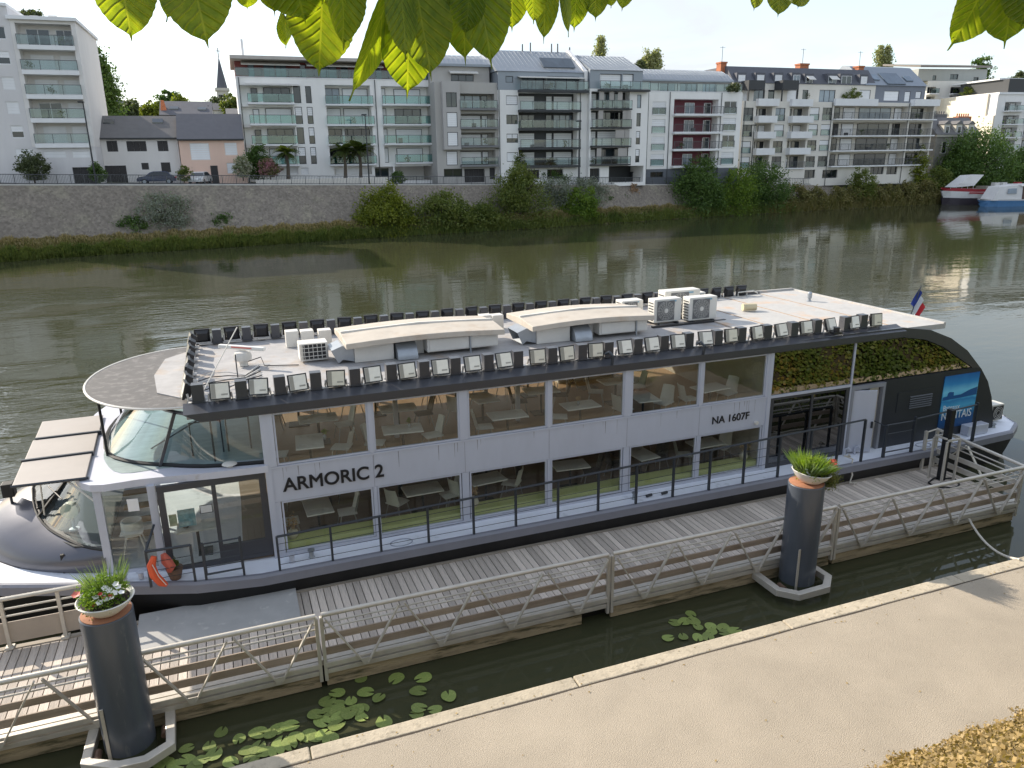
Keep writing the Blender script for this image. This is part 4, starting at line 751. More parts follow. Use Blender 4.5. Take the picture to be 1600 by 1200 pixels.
# street level planting
def ed(px): return float(interp(Ep, px) @ fw)
plant('tree', 'small round street tree before the tower', 'tree', 50, 238, 280, 44, ed(50) + 3, GR_FAR, 2200, None, .2); plant('hedge', 'clipped column of hedge at the corner of the white house', 'hedge', 152, 254, 286, 22, ed(152) + 3, GR_DARK, 1400, None, .18); plant('tree', 'small thin tree by the white car', 'tree', 287, 258, 284, 20, ed(287) + 2.5, GR_OLIVE, 600, None, .18)
plant('oleander', 'white flowering oleander by the pink house', 'oleander', 378, 244, 276, 26, ed(378) + 3, GR_WHITE, 1500, 'flowering oleanders', .2); plant('oleander', 'pink flowering oleander by the white block', 'oleander', 421, 247, 276, 33, ed(421) + 3, GR_PINK, 1700, 'flowering oleanders', .2); plant('tree', 'dark green garden tree between the two oleanders', 'tree', 401, 228, 278, 38, ed(401) + 5, GR_DARK, 2400, None, .22)
plant('topiary', 'clipped round shrub at the garage of the white block', 'shrub', 622, 266, 287, 22, ed(622) + 3.4, GR_DARK, 1300, None, .15, trunk=False); plant('tree', 'small conifer by the grey beige block', 'tree', 812, 236, 280, 26, ed(812) + 3, GR_OLIVE, 1300, None, .2)
plant('hedge', 'dark hedge in the garden below the black balconies', 'hedge', 860, 268, 284, 62, ed(860) + 3.5, GR_DARK, 1700, None, .2, trunk=False); plant('hedge', 'dark hedge above the white garden wall', 'hedge', 1310, 259, 272, 84, ed(1310) + 4.5, GR_DARK, 1700, None, .25, trunk=False)
def palm(label, px, yc, yb, r, D, group, n=26, droop=1.0):
    k = D / FPX; c = ond(px, yc, D); b = ond(px, yb, D); t = thing('palm_tree', label, 'palm', (c[0], c[1], b[2]), group); R_ = r * k
    mk('trunk', MB().tube([(c[0], c[1], b[2] - .3), (c[0] + .1, c[1], (b[2] + c[2]) / 2), (c[0], c[1], c[2] - .1)], [.24, .19, .22], 9), BARK, t)
    m_ = MB(); rk = [(R_*i/11, R_*(.55*i/11 - droop*(i/11)**2)) for i in range(12)]; m_.loft([[(x, -.03, z), (x, .03, z)] for x, z in rk])
    for i in range(12):
        s = i / 11; x = R_ * s; z = R_ * (.55 * s - 1.0 * droop * s * s)
        if i: 
            for sg in (-1, 1):
                L_ = R_ * .32 * math.sin(math.pi * min(1, .12 + s * .85)); m_.poly([(x, 0, z), (x + L_*.35, sg * L_*.85, z - L_*.35), (x + L_*.55, sg * L_*.8, z - L_*.4), (x + R_*.05, 0, z)]); m_.poly([(x - R_*.04, 0, z), (x + L_*.2, sg * L_*.8, z - L_*.2), (x + L_*.38, sg * L_*.8, z - L_*.28), (x, 0, z)])
    me = me_of_(m_, PALML, 'frond')
    for i in range(n): o = link('frond', me, t); o.location = (0, 0, c[2] - b[2]); o.rotation_euler = (random.uniform(-.2, .2), random.uniform(-1.05, .35), i * 2.399); s_ = random.uniform(.8, 1.1); o.scale = (s_, s_, s_)
def me_of_(mb, mat, name): me = bpy.data.meshes.new(name); me.from_pydata(mb.v, [], mb.f); me.materials.append(mat); return me
PALML = LEAF('palm fronds', [(.04, .07, .018), (.09, .12, .03), (.14, .14, .05)], .25)
gp = 'palms before the white block'
palm('palm with round crown beside the pink oleander', 447, 240, 276, 20, ed(447) + 3, gp); palm('left one of the two palms growing close together', 537, 238, 276, 22, ed(537) + 3, gp); palm('right one of the two palms growing close together', 561, 237, 276, 25, ed(561) + 3, gp); palm('small spiky palm before the black balconies', 860, 255, 282, 13, ed(860) + 3, gp, 20)
palm('branched cabbage palm before the grey beige block', 775, 232, 280, 13, ed(778) + 4, None, 30, .5); palm('shorter head of cabbage palm close to the branched one', 786, 242, 280, 11, ed(786) + 4, None, 30, .5)
# terraces
gt = 'shrubs on roof terraces'
for lab, x, a, b, w_, D, mt in (('clipped shrub at the left end of the white roof terrace', 1021, 134, 143, 17, 122, GR_YEL), ('bushy shrub at the right end of the white roof terrace', 1146, 130, 143, 20, 122, GR_FAR), ('grey shrub on the cream terrace', 1255, 140, 156, 26, 137, GR_FAR), ('dark shrub on the cream terrace near the slate pavilion', 1330, 139, 156, 30, 138, GR_OLIVE), ('dark potted shrub on the terrace of black boxes', 1187, 145, 156, 22, 135, GR_DARK), ('shrubs on the pale stepped terrace at the right', 1515, 135, 149, 26, 170, GR_YEL)):
    plant('terrace_shrub', lab, 'shrub', x, a, b, w_, D, mt, 600, gt, .22, trunk=False)
# trees behind the roofs
gF = 'trees behind the roofs'
for lab, x, a, b, w_, D, mt, n_, sz in (('tall dark tree behind the grey tower', 146, 78, 200, 58, 118, GR_DARK, 8000, .45), ('tree top showing above the tower roof', 48, 18, 45, 34, 125, GR_FAR, 1400, .4), ('grey green tree left of the orange chimney', 205, 158, 190, 44, 150, GR_FAR, 2200, .5), ('light green tree beside the orange chimney', 238, 160, 190, 34, 140, GR_YEL, 1800, .45), ('rounded green tree right of the orange chimney', 281, 149, 172, 26, 165, GR_YEL, 1200, .5), ('green tree at the foot of the church tower', 343, 151, 182, 34, 190, GR_FAR, 1800, .6), ('dark tree touching the white block by the church', 364, 148, 182, 30, 170, GR_OLIVE, 1700, .55), ('bushy tree left of the pair of poplars', 1000, 96, 118, 22, 190, GR_FAR, 900, .6)):
    plant('tree', lab, 'tree', x, a, b, w_, D, mt, n_, gF, sz)
for lab, x, a, b, w_, D in (('lone poplar top above the zinc roofs', 938, 62, 100, 12, 220), ('poplar, left one of the pair above the white block', 1011, 84, 122, 13, 210), ('poplar, right one of the pair above the white block', 1024, 82, 122, 13, 210), ('poplar, left one of the pair above the slate mansard', 1374, 76, 116, 11, 230), ('poplar, right one of the pair above the slate mansard', 1386, 77, 116, 10, 230)):
    plant('poplar', lab, 'tree', x, a, b, w_, D, GR_POP, 1300, 'poplars on the skyline', .55, [(0, -.5, .9, .35), (0, 0, .8, .35), (0, .5, .55, .3)], clump=.3)
def cedar(label, px, y0, y1, w, D, n=7):
    k = D / FPX; c = ond(px, y1, D); H_ = (y1 - y0) * k; t = thing('cedar', label, 'tree', c - np.array([0, 0, 6]), 'cedars on the skyline')
    mk('trunk', MB().tube([c - np.array([0, 0, 6]), c + np.array([0, 0, H_ * .95])], [.4, .15], 7), BARK, t); P = []
    for i in range(n):
        z = H_ * (.1 + .85 * i / (n - 1)); r_ = w / 2 * k * (1 - .55 * i / n) * random.uniform(.7, 1.1); a = random.uniform(-.5, .5); off = np.array([rt[0], rt[1], 0]) * random.choice((-1, 1)) * r_ * .45
        P.append(crown_points(c + off + np.array([0, 0, z]), (r_ * .8, r_ * .6, H_ * .035), 260, .28, .2))
    np_mesh('crown', leaf_quads(np.concatenate(P), .55, .6), 4, GR_DARK, t)
cedar('flat topped cedar above the orange chimney', 266, 146, 172, 44, 170); cedar('dark spreading cedar on the right skyline', 1524, 96, 136, 58, 215, 9); plant('tree', 'rounded treetop at the right edge of the skyline', 'tree', 1597, 113, 135, 30, 230, GR_FAR, 900, gF, .6)
# grass along the water and at the foot of the wall
def grass_band(n, px0, px1, y0f, up, hmin, hmax, mat, name, w=.09):
    px = rng.uniform(px0, px1, n); V = np.zeros((n, 4, 3)); t = rng.random(n) ** 1.2
    xs = [s[0] for s in ST]; W_ = np.stack([np.interp(px, xs, [a[i] for a in Wp]) for i in range(3)], 1); B_ = np.stack([np.interp(px, xs, [a[i] for a in Bp]) for i in range(3)], 1); T_ = np.stack([np.interp(px, xs, [a[i] for a in Tp]) for i in range(3)], 1)
    if y0f == 0: b = W_ + (B_ - W_) * t[:, None] * .9
    else: b = B_ + (T_ - B_) * (t[:, None] * (y0f) + (1 - y0f) * .0)
    if y0f == 2: b = T_ + (B_ - T_) * (t[:, None] ** 2) * .5
    h = rng.uniform(hmin, hmax, n) * (.6 + .8 * np.abs(np.sin(px * .11) * np.sin(px * .037 + 1))); s = np.stack([np.cos(px * 7), np.sin(px * 7), 0 * px], 1) * w; lean = rng.normal(size=(n, 3)) * .22; lean[:, 2] = 1
    top = b + lean * h[:, None]; V[:, 0] = b - s; V[:, 1] = b + s; V[:, 2] = top + s * .3; V[:, 3] = top - s * .3
    o = np_mesh(name, V, 4, mat); o['kind'] = 'stuff'
grass_band(26000, -60, 620, 0, 1, .3, .7, GR_OLIVE, 'waterside_grass'); grass_band(11000, 350, 1250, 0, 1, .25, .6, GR_OLIVE, 'reed_fringe'); grass_band(9000, 1200, 1640, 0, 1, .4, 1.0, GR_BROWN, 'reed_fringe')
grass_band(16000, -60, 1100, 1, 1, .15, .4, GR_BROWN, 'bank_grass'); DRYG = LEAF('dry straw grass', [(.30, .23, .10), (.38, .30, .15), (.22, .18, .08)], .2); grass_band(9000, -60, 1060, 2, 1, .15, .5, DRYG, 'dry_grass')
# ------------------------------------------------------------------ floating pontoon with truss railing
ALU = M('weathered aluminium', (.60, .56, .49), .45, .3, var=.14, vs=4, bump=.08, bs=40, rnd=.06)
PLANKM = M('weathered deck plank', (.60, .52, .44), .8, var=.24, vs=3.2, bump=.35, bs=18, rnd=.26, stretch=(6, .5, 6), col2=(.42, .375, .33), c2s=2.5)
BOARDM = M('weathered rail board', (.36, .29, .225), .8, var=.25, vs=2.4, bump=.3, bs=16, rnd=.12, stretch=(.4, 6, 6))
FENDM = M('algae stained wood fender', (.40, .32, .20), .85, var=.3, vs=2, bump=.4, bs=10, stretch=(.5, 4, 4), col2=(.10, .09, .045), c2s=3)
BLACKM = M('black rubber', (.012, .012, .012), .6, var=0)
PO = thing('pontoon', 'long floating wooden pontoon with truss railing between boat and quay', 'pontoon', (6, 13.2, .5))
XA, XB, Y0, Y1, ZD = -8.0, 18.2, 12.02, 14.52, .50
pm = bpy.data.meshes.new('plank'); q = MB().box(-.068, .068, Y0 + .10 - 13.2, Y1 - .10 - 13.2, -.04, 0); pm.from_pydata(q.v, [], q.f); pm.materials.append(PLANKM)
x = XA + .08; k = 0
while x < XB - .06:
    o = link('plank', pm, PO); o.location = (x - 6, random.uniform(-.004, .004), random.uniform(-.004, .004)); o.rotation_euler = (0, random.uniform(-.012, .012), 0)
    o.scale = (random.uniform(.97, 1.0), 1, 1); x += .150; k += 1
mk('edge_beam', MB().box(XA, XB, Y0 - .02, Y0 + .09, .40, .512), ALU, PO); mk('edge_beam', MB().box(XA, XB, Y1 - .09, Y1 + .02, .36, .520), M('edge timber', (.36, .31, .25), .8, var=.25, vs=2, stretch=(.5, 4, 4)), PO)
mk('under_frame', MB().box(XA, XB, Y0 + .12, Y1 - .12, -.3, .44), BLACKM, PO)
SEC = [-10.47, -4.82, .83, 6.48, 12.13, 17.98]
for i in range(len(SEC) - 1):
    a, b = SEC[i] + .05, SEC[i+1] - .05; n_ = 4; st_ = (b - a) / n_
    mk('top_rail', MB().tube([(a, 11.9, 1.475), (b, 11.9, 1.475)], .045, 10), ALU, PO, True)
    for z in (1.30, 1.20): mk('thin_rail', MB().tube([(a, 11.92, z), (b, 11.92, z)], .017, 6), ALU, PO, True)
    for z0, z1 in ((.93, 1.06), (.64, .79)): mk('rail_board', MB().box(a, b, 11.925, 11.955, z0, z1), BOARDM, PO, bevel=.006)
    mk('lower_rail', MB().box(a, b, 11.86, 11.95, .43, .53), ALU, PO, bevel=.008); mk('lower_channel', MB().box(a, b, 11.885, 11.98, .285, .375), ALU, PO, bevel=.008)
    mk('fender_board', MB().box(a + (.0 if i != 2 else .0), b - (.55 if i == 2 else 0), 11.93, 12.0, .02, .27), FENDM, PO)
    for s_ in (a - .005, b + .005): mk('post', MB().box(s_ - .03, s_ + .03, 11.865, 11.945, .16, 1.44), ALU, PO, bevel=.006)
    for j in range(n_):
        xb = a + st_ * (j + .5)
        mk('brace', MB().bar((a + st_ * j + .05, 11.84, 1.42), (xb - .04, 11.84, .40), .025, .062, (0, -1, 0)), ALU, PO); mk('brace', MB().bar((a + st_ * (j + 1) - .05, 11.815, 1.42), (xb + .04, 11.815, .40), .025, .062, (0, -1, 0)), ALU, PO)
        mk('gusset', MB().prism([(xb - .09, 11.80, .50), (xb + .09, 11.80, .50), (xb + .035, 11.80, .36), (xb - .035, 11.80, .36)], (0, .02, 0)), ALU, PO)
# rail across the far end
a, b = (18.02, 11.95), (18.02, 14.5)
mk('top_rail', MB().tube([(18.02, 11.9, 1.475), (18.02, 14.5, 1.60)], .042, 10), ALU, PO, True)
for z in (1.30, 1.18): mk('thin_rail', MB().tube([(18.02, 11.95, z), (18.02, 14.5, z + .1)], .018, 6), ALU, PO, True)
for z0, z1 in ((.93, 1.06), (.64, .79)): mk('rail_board', MB().box(18.0, 18.03, 11.98, 14.48, z0, z1), ALU, PO)
for y in (11.97, 14.47): mk('post', MB().box(17.98, 18.06, y - .03, y + .03, .3, 1.58 if y > 13 else 1.45), ALU, PO)
for y0, y1 in ((12.05, 12.8), (13.55, 12.85), (13.6, 14.4)): mk('brace', MB().bar((18.07, y0, 1.42), (18.07, y1, .55), .025, .06, (1, 0, 0)), ALU, PO)
mk('post', MB().box(17.55, 17.62, 14.42, 14.49, .5, 1.62), ALU, PO); mk('thin_rail', MB().tube([(17.58, 14.45, 1.58), (18.02, 14.5, 1.6)], .02, 6).tube([(17.58, 14.45, 1.3), (18.02, 14.5, 1.3)], .018, 6).tube([(17.58, 14.45, 1.05), (18.02, 14.5, 1.05)], .018, 6), ALU, PO)
# inner rail with board panel at the near left end
for z, r_ in ((1.50, .04), (1.30, .02), (1.15, .02)): mk('thin_rail' if r_ < .03 else 'top_rail', MB().tube([(-8, 14.5, z), (-2.55, 14.5, z)], r_, 8), ALU, PO, True)
for x in (-6.5, -4.45, -3.55, -2.58): mk('post', MB().box(x - .03, x + .03, 14.47, 14.53, .5, 1.46), ALU, PO); mk('foot_plate', MB().box(x - .07, x + .07, 14.38, 14.56, .521, .54), ALU, PO)
mk('rail_panel', MB().box(-7.9, -2.64, 14.505, 14.525, .60, 1.02), M('tan rail panel', (.40, .34, .28), .7, var=.12, vs=2), PO)
# boarding plate
mk('boarding_plate', MB().hexa([(-2.30, 13.45, .515), (.62, 13.45, .515), (.62, 14.62, .57), (-2.30, 14.62, .57), (-2.30, 13.45, .535), (.62, 13.45, .535), (.62, 14.62, .60), (-2.30, 14.62, .60)]), M('grey boarding plate', (.40, .395, .38), .6, var=.12, vs=2.5, col2=(.55, .54, .5), c2s=3, c2lo=.6, c2hi=.7), PO, bevel=.006)
# pile guides
for pts in ([(-2.79, 12.0), (-2.82, 11.17), (-2.36, 10.92), (-1.97, 10.90), (-1.63, 11.12), (-1.68, 12.0)], [(10.05, 12.0), (10.06, 11.2), (10.36, 10.90), (11.08, 10.92), (11.40, 11.22), (11.38, 12.0)]):
    m_ = MB(); c = np.mean(pts, axis=0); rings = []
    for i, p in enumerate(pts):
        d = np.array(p) - np.array([c[0], 11.5]); d /= np.linalg.norm(d); o_ = np.array(p) + d * .08; i_ = np.array(p) - d * .08
        if i in (0, 5): o_ = np.array([p[0] + (.08 if i == 5 else -.08), p[1]]); i_ = np.array([p[0] - (.08 if i == 5 else -.08), p[1]])
        rings.append([(o_[0], o_[1], .14), (i_[0], i_[1], .14), (i_[0], i_[1], .29), (o_[0], o_[1], .29)])
    g = mk('pile_guide', m_.loft(rings, True, True), ALU, PO, bevel=.012)
    for x, y in ((c[0] - .47, 11.3), (c[0] + .47, 11.5)): mk('roller', MB().tube([(x, y - .1, .22), (x, y + .1, .22)], .055, 10), M('brown roller', (.12, .07, .045), .6), g)

# ------------------------------------------------------------------ mooring piles and their planters
PILEM = M('slate blue pile paint', (.080, .092, .112), .34, var=.10, vs=1.3, stretch=(1.5, 1.5, .35), var2=.10, vs2=5, col2=(.13, .14, .15), c2s=6, c2lo=.62, c2hi=.7, bump=.05, bs=20, coat=.15); RUST = M('rusty pile cap', (.36, .165, .09), .85, var=.25, vs=6, bump=.2, bs=30)
WHITEP = M('white bowl plastic', (.72, .70, .66), .4, var=.05, vs=5); SOIL = M('dark soil', (.03, .022, .015), .95, var=.3, vs=30)
def pile(x, y, ztop, label):
    p = thing('mooring_pile', label, 'mooring pile', (x, y, 0), 'steel piles holding the pontoon')
    mk('tube', MB().lathe([(.37, -2.5), (.37, ztop - .012), (.358, ztop)], (x, y, 0), 40), PILEM, p, True); mk('rust_cap', MB().lathe([(.35, ztop + .002), (.35, ztop + .012), (.335, ztop + .02)], (x, y, 0), 36), RUST, p, True)
    mk('algae_band', MB().lathe([(.3715, -.1), (.3725, .10 + .03*math.sin(x)), (.3712, .16)], (x, y, 0), 40, False), M('algae band', (.06, .065, .035), .8, var=.4, vs=7), p, True); mk('guide_strip', MB().bar((x - .26, y - .29, .05), (x - .26, y - .29, 1.05), .05, .02, (0, 1, 0)), ALU, p)
pile(-2.25, 11.55, 2.52, 'thick slate blue steel pile at the left, carrying the bowl of white flowers'); pile(10.85, 11.55, 2.42, 'thick slate blue steel pile at the right, carrying the bowl of tall grass')
GRASSM = LEAF('planter foliage', [(.06, .12, .02), (.12, .22, .03), (.22, .30, .05), (.10, .17, .03)], .4); PLGR = LEAF('bright planter leaves', [(.09, .16, .02), (.19, .28, .035), (.28, .34, .06), (.14, .2, .03)], .45); TALLG = LEAF('bright grass blades', [(.16, .27, .03), (.26, .36, .05), (.12, .20, .03)], .45); DRYP = LEAF('dry trailing plant', [(.17, .15, .06), (.12, .15, .04), (.22, .17, .07)], .3); FEATH = LEAF('grey green sprigs', [(.22, .28, .16), (.16, .24, .10)], .4)
PETW = M('white petals', (.85, .85, .82), .6, var=0); PETR = M('red petals', (.5, .02, .03), .6, var=.1); PETP = M('salmon petals', (.62, .16, .12), .6, var=.1)
def blades(n, c, r, h, lean, w=.010):
    V = []
    for _ in range(n):
        a, q_ = random.uniform(0, 2*math.pi), r * math.sqrt(random.random()); b = np.array([c[0] + q_*math.cos(a), c[1] + q_*math.sin(a), c[2]]); hh = h * random.uniform(.5, 1.1)
        d = np.array([math.cos(a), math.sin(a), 0]) * q_ / r * lean + rng.normal(size=3) * .05; t = b + d * hh + np.array([0, 0, hh]); s = np.array([-math.sin(a * 3), math.cos(a * 3), 0]) * w; m2 = (b + t) / 2 + np.array([0, 0, hh * .08])
        V.append([b - s, b + s, m2 + s * .8, t]); V.append([b - s, m2 + s * .8, t, m2 - s * .8])
    return np.array(V)
def flowers(pts, r, mat, parent, name='flower'):
    for p in pts:
        m_ = MB(); n_ = np.array([random.uniform(-.4, .4), random.uniform(-.8, -.1), 1.0]); n_ /= np.linalg.norm(n_); a_ = np.cross(n_, [1, .3, 0]); a_ /= np.linalg.norm(a_); b_ = np.cross(n_, a_)
        for k in range(5):
            t = 2*math.pi*k/5; d = a_*math.cos(t) + b_*math.sin(t); e = np.cross(n_, d); m_.poly([p, p + d*r*.6 - e*r*.45 + n_*r*.25, p + d*r + n_*r*.3, p + d*r*.6 + e*r*.45 + n_*r*.25])
        mk(name, m_, mat, parent)
def planter(x, y, z, label, tilt=(0, 0)):
    p = thing('planter', label, 'planter', (x, y, z), 'planters on top of the piles')
    mk('bowl', MB().lathe([(.15, 0), (.20, .012), (.33, .13), (.385, .215), (.40, .235), (.385, .245), (.355, .225), (.30, .15)], (x, y, z), 40), WHITEP, p, True); mk('soil', MB().lathe([(.33, .17), (.33, .20), (.1, .225)], (x, y, z), 24), SOIL, p, True); p.rotation_euler = (tilt[0], tilt[1], 0)
    return p
def pl_stuff(name, V, mat, p): o = np_mesh(name, V, 4, mat, p); o['kind'] = 'stuff'; return o
p = planter(-2.22, 11.5, 2.545, 'white bowl of white and red flowers on the left pile'); c = (-2.22, 11.5, 2.78)
pl_stuff('foliage', leaf_quads(crown_points((c[0], c[1], c[2] + .10), (.34, .34, .25), 4200, .15, .45, 80), .04, .5), GRASSM, p); pl_stuff('sprigs', blades(210, (c[0] + .02, c[1] + .12, c[2] + .12), .24, .34, .55, .0035), FEATH, p)
fp = [np.array([c[0] + a, c[1] - .27 + abs(a)*.25 + b, c[2] + .17 + b*.8]) for a, b in ((-.07, 0), (.02, .02), (.10, .05), (.17, .0), (.06, -.05), (.13, -.05), (.22, .06), (.26, -.02), (-.02, -.07), (.19, .10), (.05, .09))]
flowers(fp, .052, PETW, p); flowers([np.array([c[0] + a, c[1] - .28, c[2] + b]) for a, b in ((-.10, .06), (.04, .16), (.12, .17), (.0, .22))], .035, PETR, p); flowers([np.array([c[0] - .36, c[1] - .05, c[2] + .16]), np.array([c[0] - .33, c[1] - .1, c[2] + .18])], .06, PETP, p)
p = planter(10.88, 11.5, 2.445, 'white bowl of tall bright grass and red flowers on the right pile', (0, R(7))); c = (10.86, 11.5, 2.69)
pl_stuff('foliage', leaf_quads(crown_points((c[0], c[1], c[2] + .06), (.34, .34, .27), 5200, .15, .45, 80), .04, .5), PLGR, p); pl_stuff('grass', blades(300, (c[0] - .06, c[1], c[2]), .27, .38, .62, .0045), TALLG, p); pl_stuff('pale_grass', blades(320, (c[0] - .10, c[1] - .05, c[2]), .26, .34, 1.0, .0055), FEATH, p); pl_stuff('dark_leaves', blades(260, (c[0] + .05, c[1], c[2]), .30, .26, 1.3, .010), GRASSM, p)
P = crown_points((c[0] + .34, c[1] - .14, c[2] - .14), (.17, .24, .28), 2200, .22, .4, 40); pl_stuff('trailing_plant', leaf_quads(P, .04, .4), DRYP, p)
flowers([np.array([c[0] + .22 + a, c[1] - .22, c[2] + .17 + b]) for a, b in ((0, 0), (.06, .02), (.11, -.02), (.03, .06), (.14, .05), (.09, .08), (.17, -.0), (-.04, .03), (.05, .12), (.12, .12))], .055, PETR, p); flowers([np.array([c[0] - .30 + a, c[1] - .2, c[2] + .05 + b]) for a, b in ((0, 0), (-.03, .06), (.05, -.04), (.08, .03))], .035, PETW, p)

# ------------------------------------------------------------------ black square post with its ladder frame at the far end
p = thing('guide_post', 'black square steel post with grey guide frame at the far pontoon end', 'post', (17.45, 13.7, .5))
mk('post', MB().box(17.37, 17.53, 13.62, 13.78, -1, 2.5), M('black post paint', (.008, .009, .012), .5, var=.2, vs=2), p, bevel=.01); m_ = MB()
for dx, dy in ((-.22, -.2), (.22, -.2), (-.22, .2), (.22, .2)): m_.box(17.45 + dx - .025, 17.45 + dx + .025, 13.7 + dy - .025, 13.7 + dy + .025, .5, 1.68)
for dy in (-.2, .2): m_.box(17.255, 17.645, 13.7 + dy - .024, 13.7 + dy + .024, 1.681, 1.73)
for dx in (-.22, .22): m_.box(17.45 + dx - .024, 17.45 + dx + .024, 13.525, 13.875, 1.731, 1.77)
o = mk('guide_frame', m_, ALU, p); o['kind'] = 'stuff'
mk('hose', MB().tube([(17.3 + .42*math.cos(t) * (1 + .1*math.sin(3*t)), 13.45 + .3*math.sin(t), .53 + .02*math.sin(5*t)) for t in np.linspace(0, 7.5, 40)], .022, 6), BLACKM, p, True)
# ropes
def sag(a, b, s, n=16): a = np.array(a); b = np.array(b); return [a + (b - a) * t - np.array([0, 0, s * 4 * t * (1 - t)]) for t in np.linspace(0, 1, n)]
ROPE = M('white mooring rope', (.62, .58, .50), .9, var=.15, vs=20)
tag(mk('mooring_rope', MB().tube(sag((16.25, 11.84, .42), (14.45, 9.3, 1.03), .24), .026, 8), ROPE, None, True), 'pale mooring rope sagging from the pontoon to the quay edge', 'rope')
tag(mk('mooring_rope', MB().tube([(15.0, 14.55, 1.28), (15.12, 14.6, 1.2), (14.9, 14.6, 1.24), (15.1, 14.5, 1.16), (15.0, 14.42, .95), (15.05, 14.4, .75), (14.95, 14.36, .56), (15.15, 14.3, .55), (15.0, 14.28, .54)], .022, 6), ROPE, None, True), 'knotted white rope tying the boat deck to the pontoon', 'rope')

# ------------------------------------------------------------------ water lilies
PADM = M('lily pad', (.20, .26, .065), .42, var=.18, vs=9, rnd=.30, col2=(.34, .36, .11), c2s=4, c2lo=.5, c2hi=.8, bump=.1, bs=14)
def pad_mesh(seed):
    r_ = random.Random(seed); m_ = MB(); n_ = 22; g = .22
    ring = []
    for k in range(n_): t = g + (2*math.pi - 2*g) * k / (n_ - 1); q_ = 1 + .05*math.sin(3*t + seed) + r_.uniform(-.02, .02); ring.append((q_*math.cos(t)*1.1, q_*math.sin(t)*.92, .04*math.sin(2*t + seed) + .05))
    m_.add([(.12, 0, 0)] + ring, [(0, k, k+1) for k in range(1, n_)]); me = bpy.data.meshes.new('lily_pad'); me.from_pydata(m_.v, [], m_.f); me.materials.append(PADM); return me
PADS = [pad_mesh(s) for s in (1, 2, 3, 4)]
LP = [(-0.91, 11.41), (-1.09, 11.14), (-0.64, 11.13), (-0.34, 11.15), (-0.16, 11.05), (-0.03, 11.15), (0.16, 11.14), (-1.43, 11.22), (-1.02, 10.92), (-1.21, 10.85), (-1.42, 10.98), (-0.53, 10.82), (-0.37, 10.82), (-0.27, 10.67), (-0.1, 10.61), (-0.46, 10.64), (-0.78, 10.66), (-0.02, 10.78), (0.12, 10.68), (0.22, 10.8), (0.42, 10.8), (0.53, 10.71), (0.64, 10.73), (0.74, 10.58), (1.01, 11.65), (0.82, 11.53), (0.97, 11.38), (0.95, 11.22), (1.2, 11.36), (0.59, 11.24), (0.8, 11.26), (0.67, 11.04), (0.93, 11.05), (0.88, 10.86), (1.12, 11.07), (1.34, 11.12), (1.3, 10.9), (1.23, 11.11), (1.48, 11.49), (1.66, 11.26), (1.47, 11.91), (2.06, 11.68), (2.52, 11.51), (2.35, 11.19), (2.81, 10.86), (1.63, 10.66), (2.25, 10.75), (2.18, 10.63), (2.5, 10.63), (-1.72, 11.0), (-1.57, 10.9), (-1.3, 10.77), (-1.82, 11.09)]
LP2 = [(8.11, 11.44), (7.64, 11.29), (7.83, 11.25), (8.0, 11.19), (7.97, 10.97), (8.23, 10.92), (8.14, 10.76), (8.43, 10.79), (7.23, 10.89), (7.52, 10.81), (7.79, 10.71), (7.98, 10.65), (8.37, 10.62), (8.56, 10.61)]
def lilies(pts, label, size):
    p = thing('water_lily', label, 'water lily', (pts[0][0], pts[0][1], 0), 'patches of water lilies along the quay')
    for k, (x, y) in enumerate(pts):
        o = link('lily_pad', PADS[k % 4], p); o.location = (x - pts[0][0], y - pts[0][1], .012 + .006 * (k % 5)); s_ = size * random.uniform(.8, 1.12); o.scale = (s_, s_, s_ * .25); o.rotation_euler = (random.uniform(-.03, .03), random.uniform(-.03, .03), random.uniform(0, 6.28))
lilies([q for q in LP if q[0] < .35], 'patch of water lilies beside the left pile, lowest in the picture', .135); lilies([q for q in LP if .35 <= q[0] < 1.8], 'dense patch of water lilies in the dark water below the first pontoon section', .135); lilies([q for q in LP if q[0] >= 1.8], 'loose scatter of single lily pads against the quay edge near the middle', .135); lilies(LP2, 'small patch of water lilies nearer to the right pile', .125)
# ------------------------------------------------------------------ the two-deck glazed river boat
YC, YN, YF = 18.2, 15.1, 21.3
LAV = M('lilac grey boat paint', (.50, .525, .60), .42, var=.05, vs=1.2, coat=.1, stretch=(1, 1, .3), var2=.05, vs2=3); DECKM = M('pale blue grey deck paint', (.76, .79, .86), .6, var=.08, vs=1.4, bump=.08, bs=30, col2=(.36, .38, .42), c2s=2.2, c2lo=.58, c2hi=.8)
GRAPH = M('graphite boat paint', (.052, .054, .062), .38, var=.06, vs=1, coat=.15); NOSEM = M('dark metallic nose paint', (.105, .105, .122), .30, .35, var=.05, vs=1, coat=.3); STERNM = M('dark blue grey stern panel', (.026, .030, .038), .42, var=.12, vs=1.2)
ROOFM = M('weathered pale roof', (.37, .36, .355), .65, var=.18, vs=1.4, var2=.12, vs2=5, bump=.1, bs=12, col2=(.36, .27, .19), c2s=1.6, c2lo=.54, c2hi=.76); ROOFW = M('white aft roof', (.47, .455, .43), .6, var=.14, vs=1.1, var2=.1, vs2=6, bump=.1, bs=12, col2=(.50, .34, .22), c2s=1.1, c2lo=.54, c2hi=.74)
UNITW = M('aged white unit casing', (.68, .655, .60), .55, var=.12, vs=2, col2=(.45, .40, .33), c2s=3, c2lo=.62, c2hi=.8); GALV = M('galvanised duct', (.36, .39, .42), .4, .6, var=.12, vs=6); RAILM = M('dark grey deck rail', (.045, .052, .062), .4, .2, var=.05)
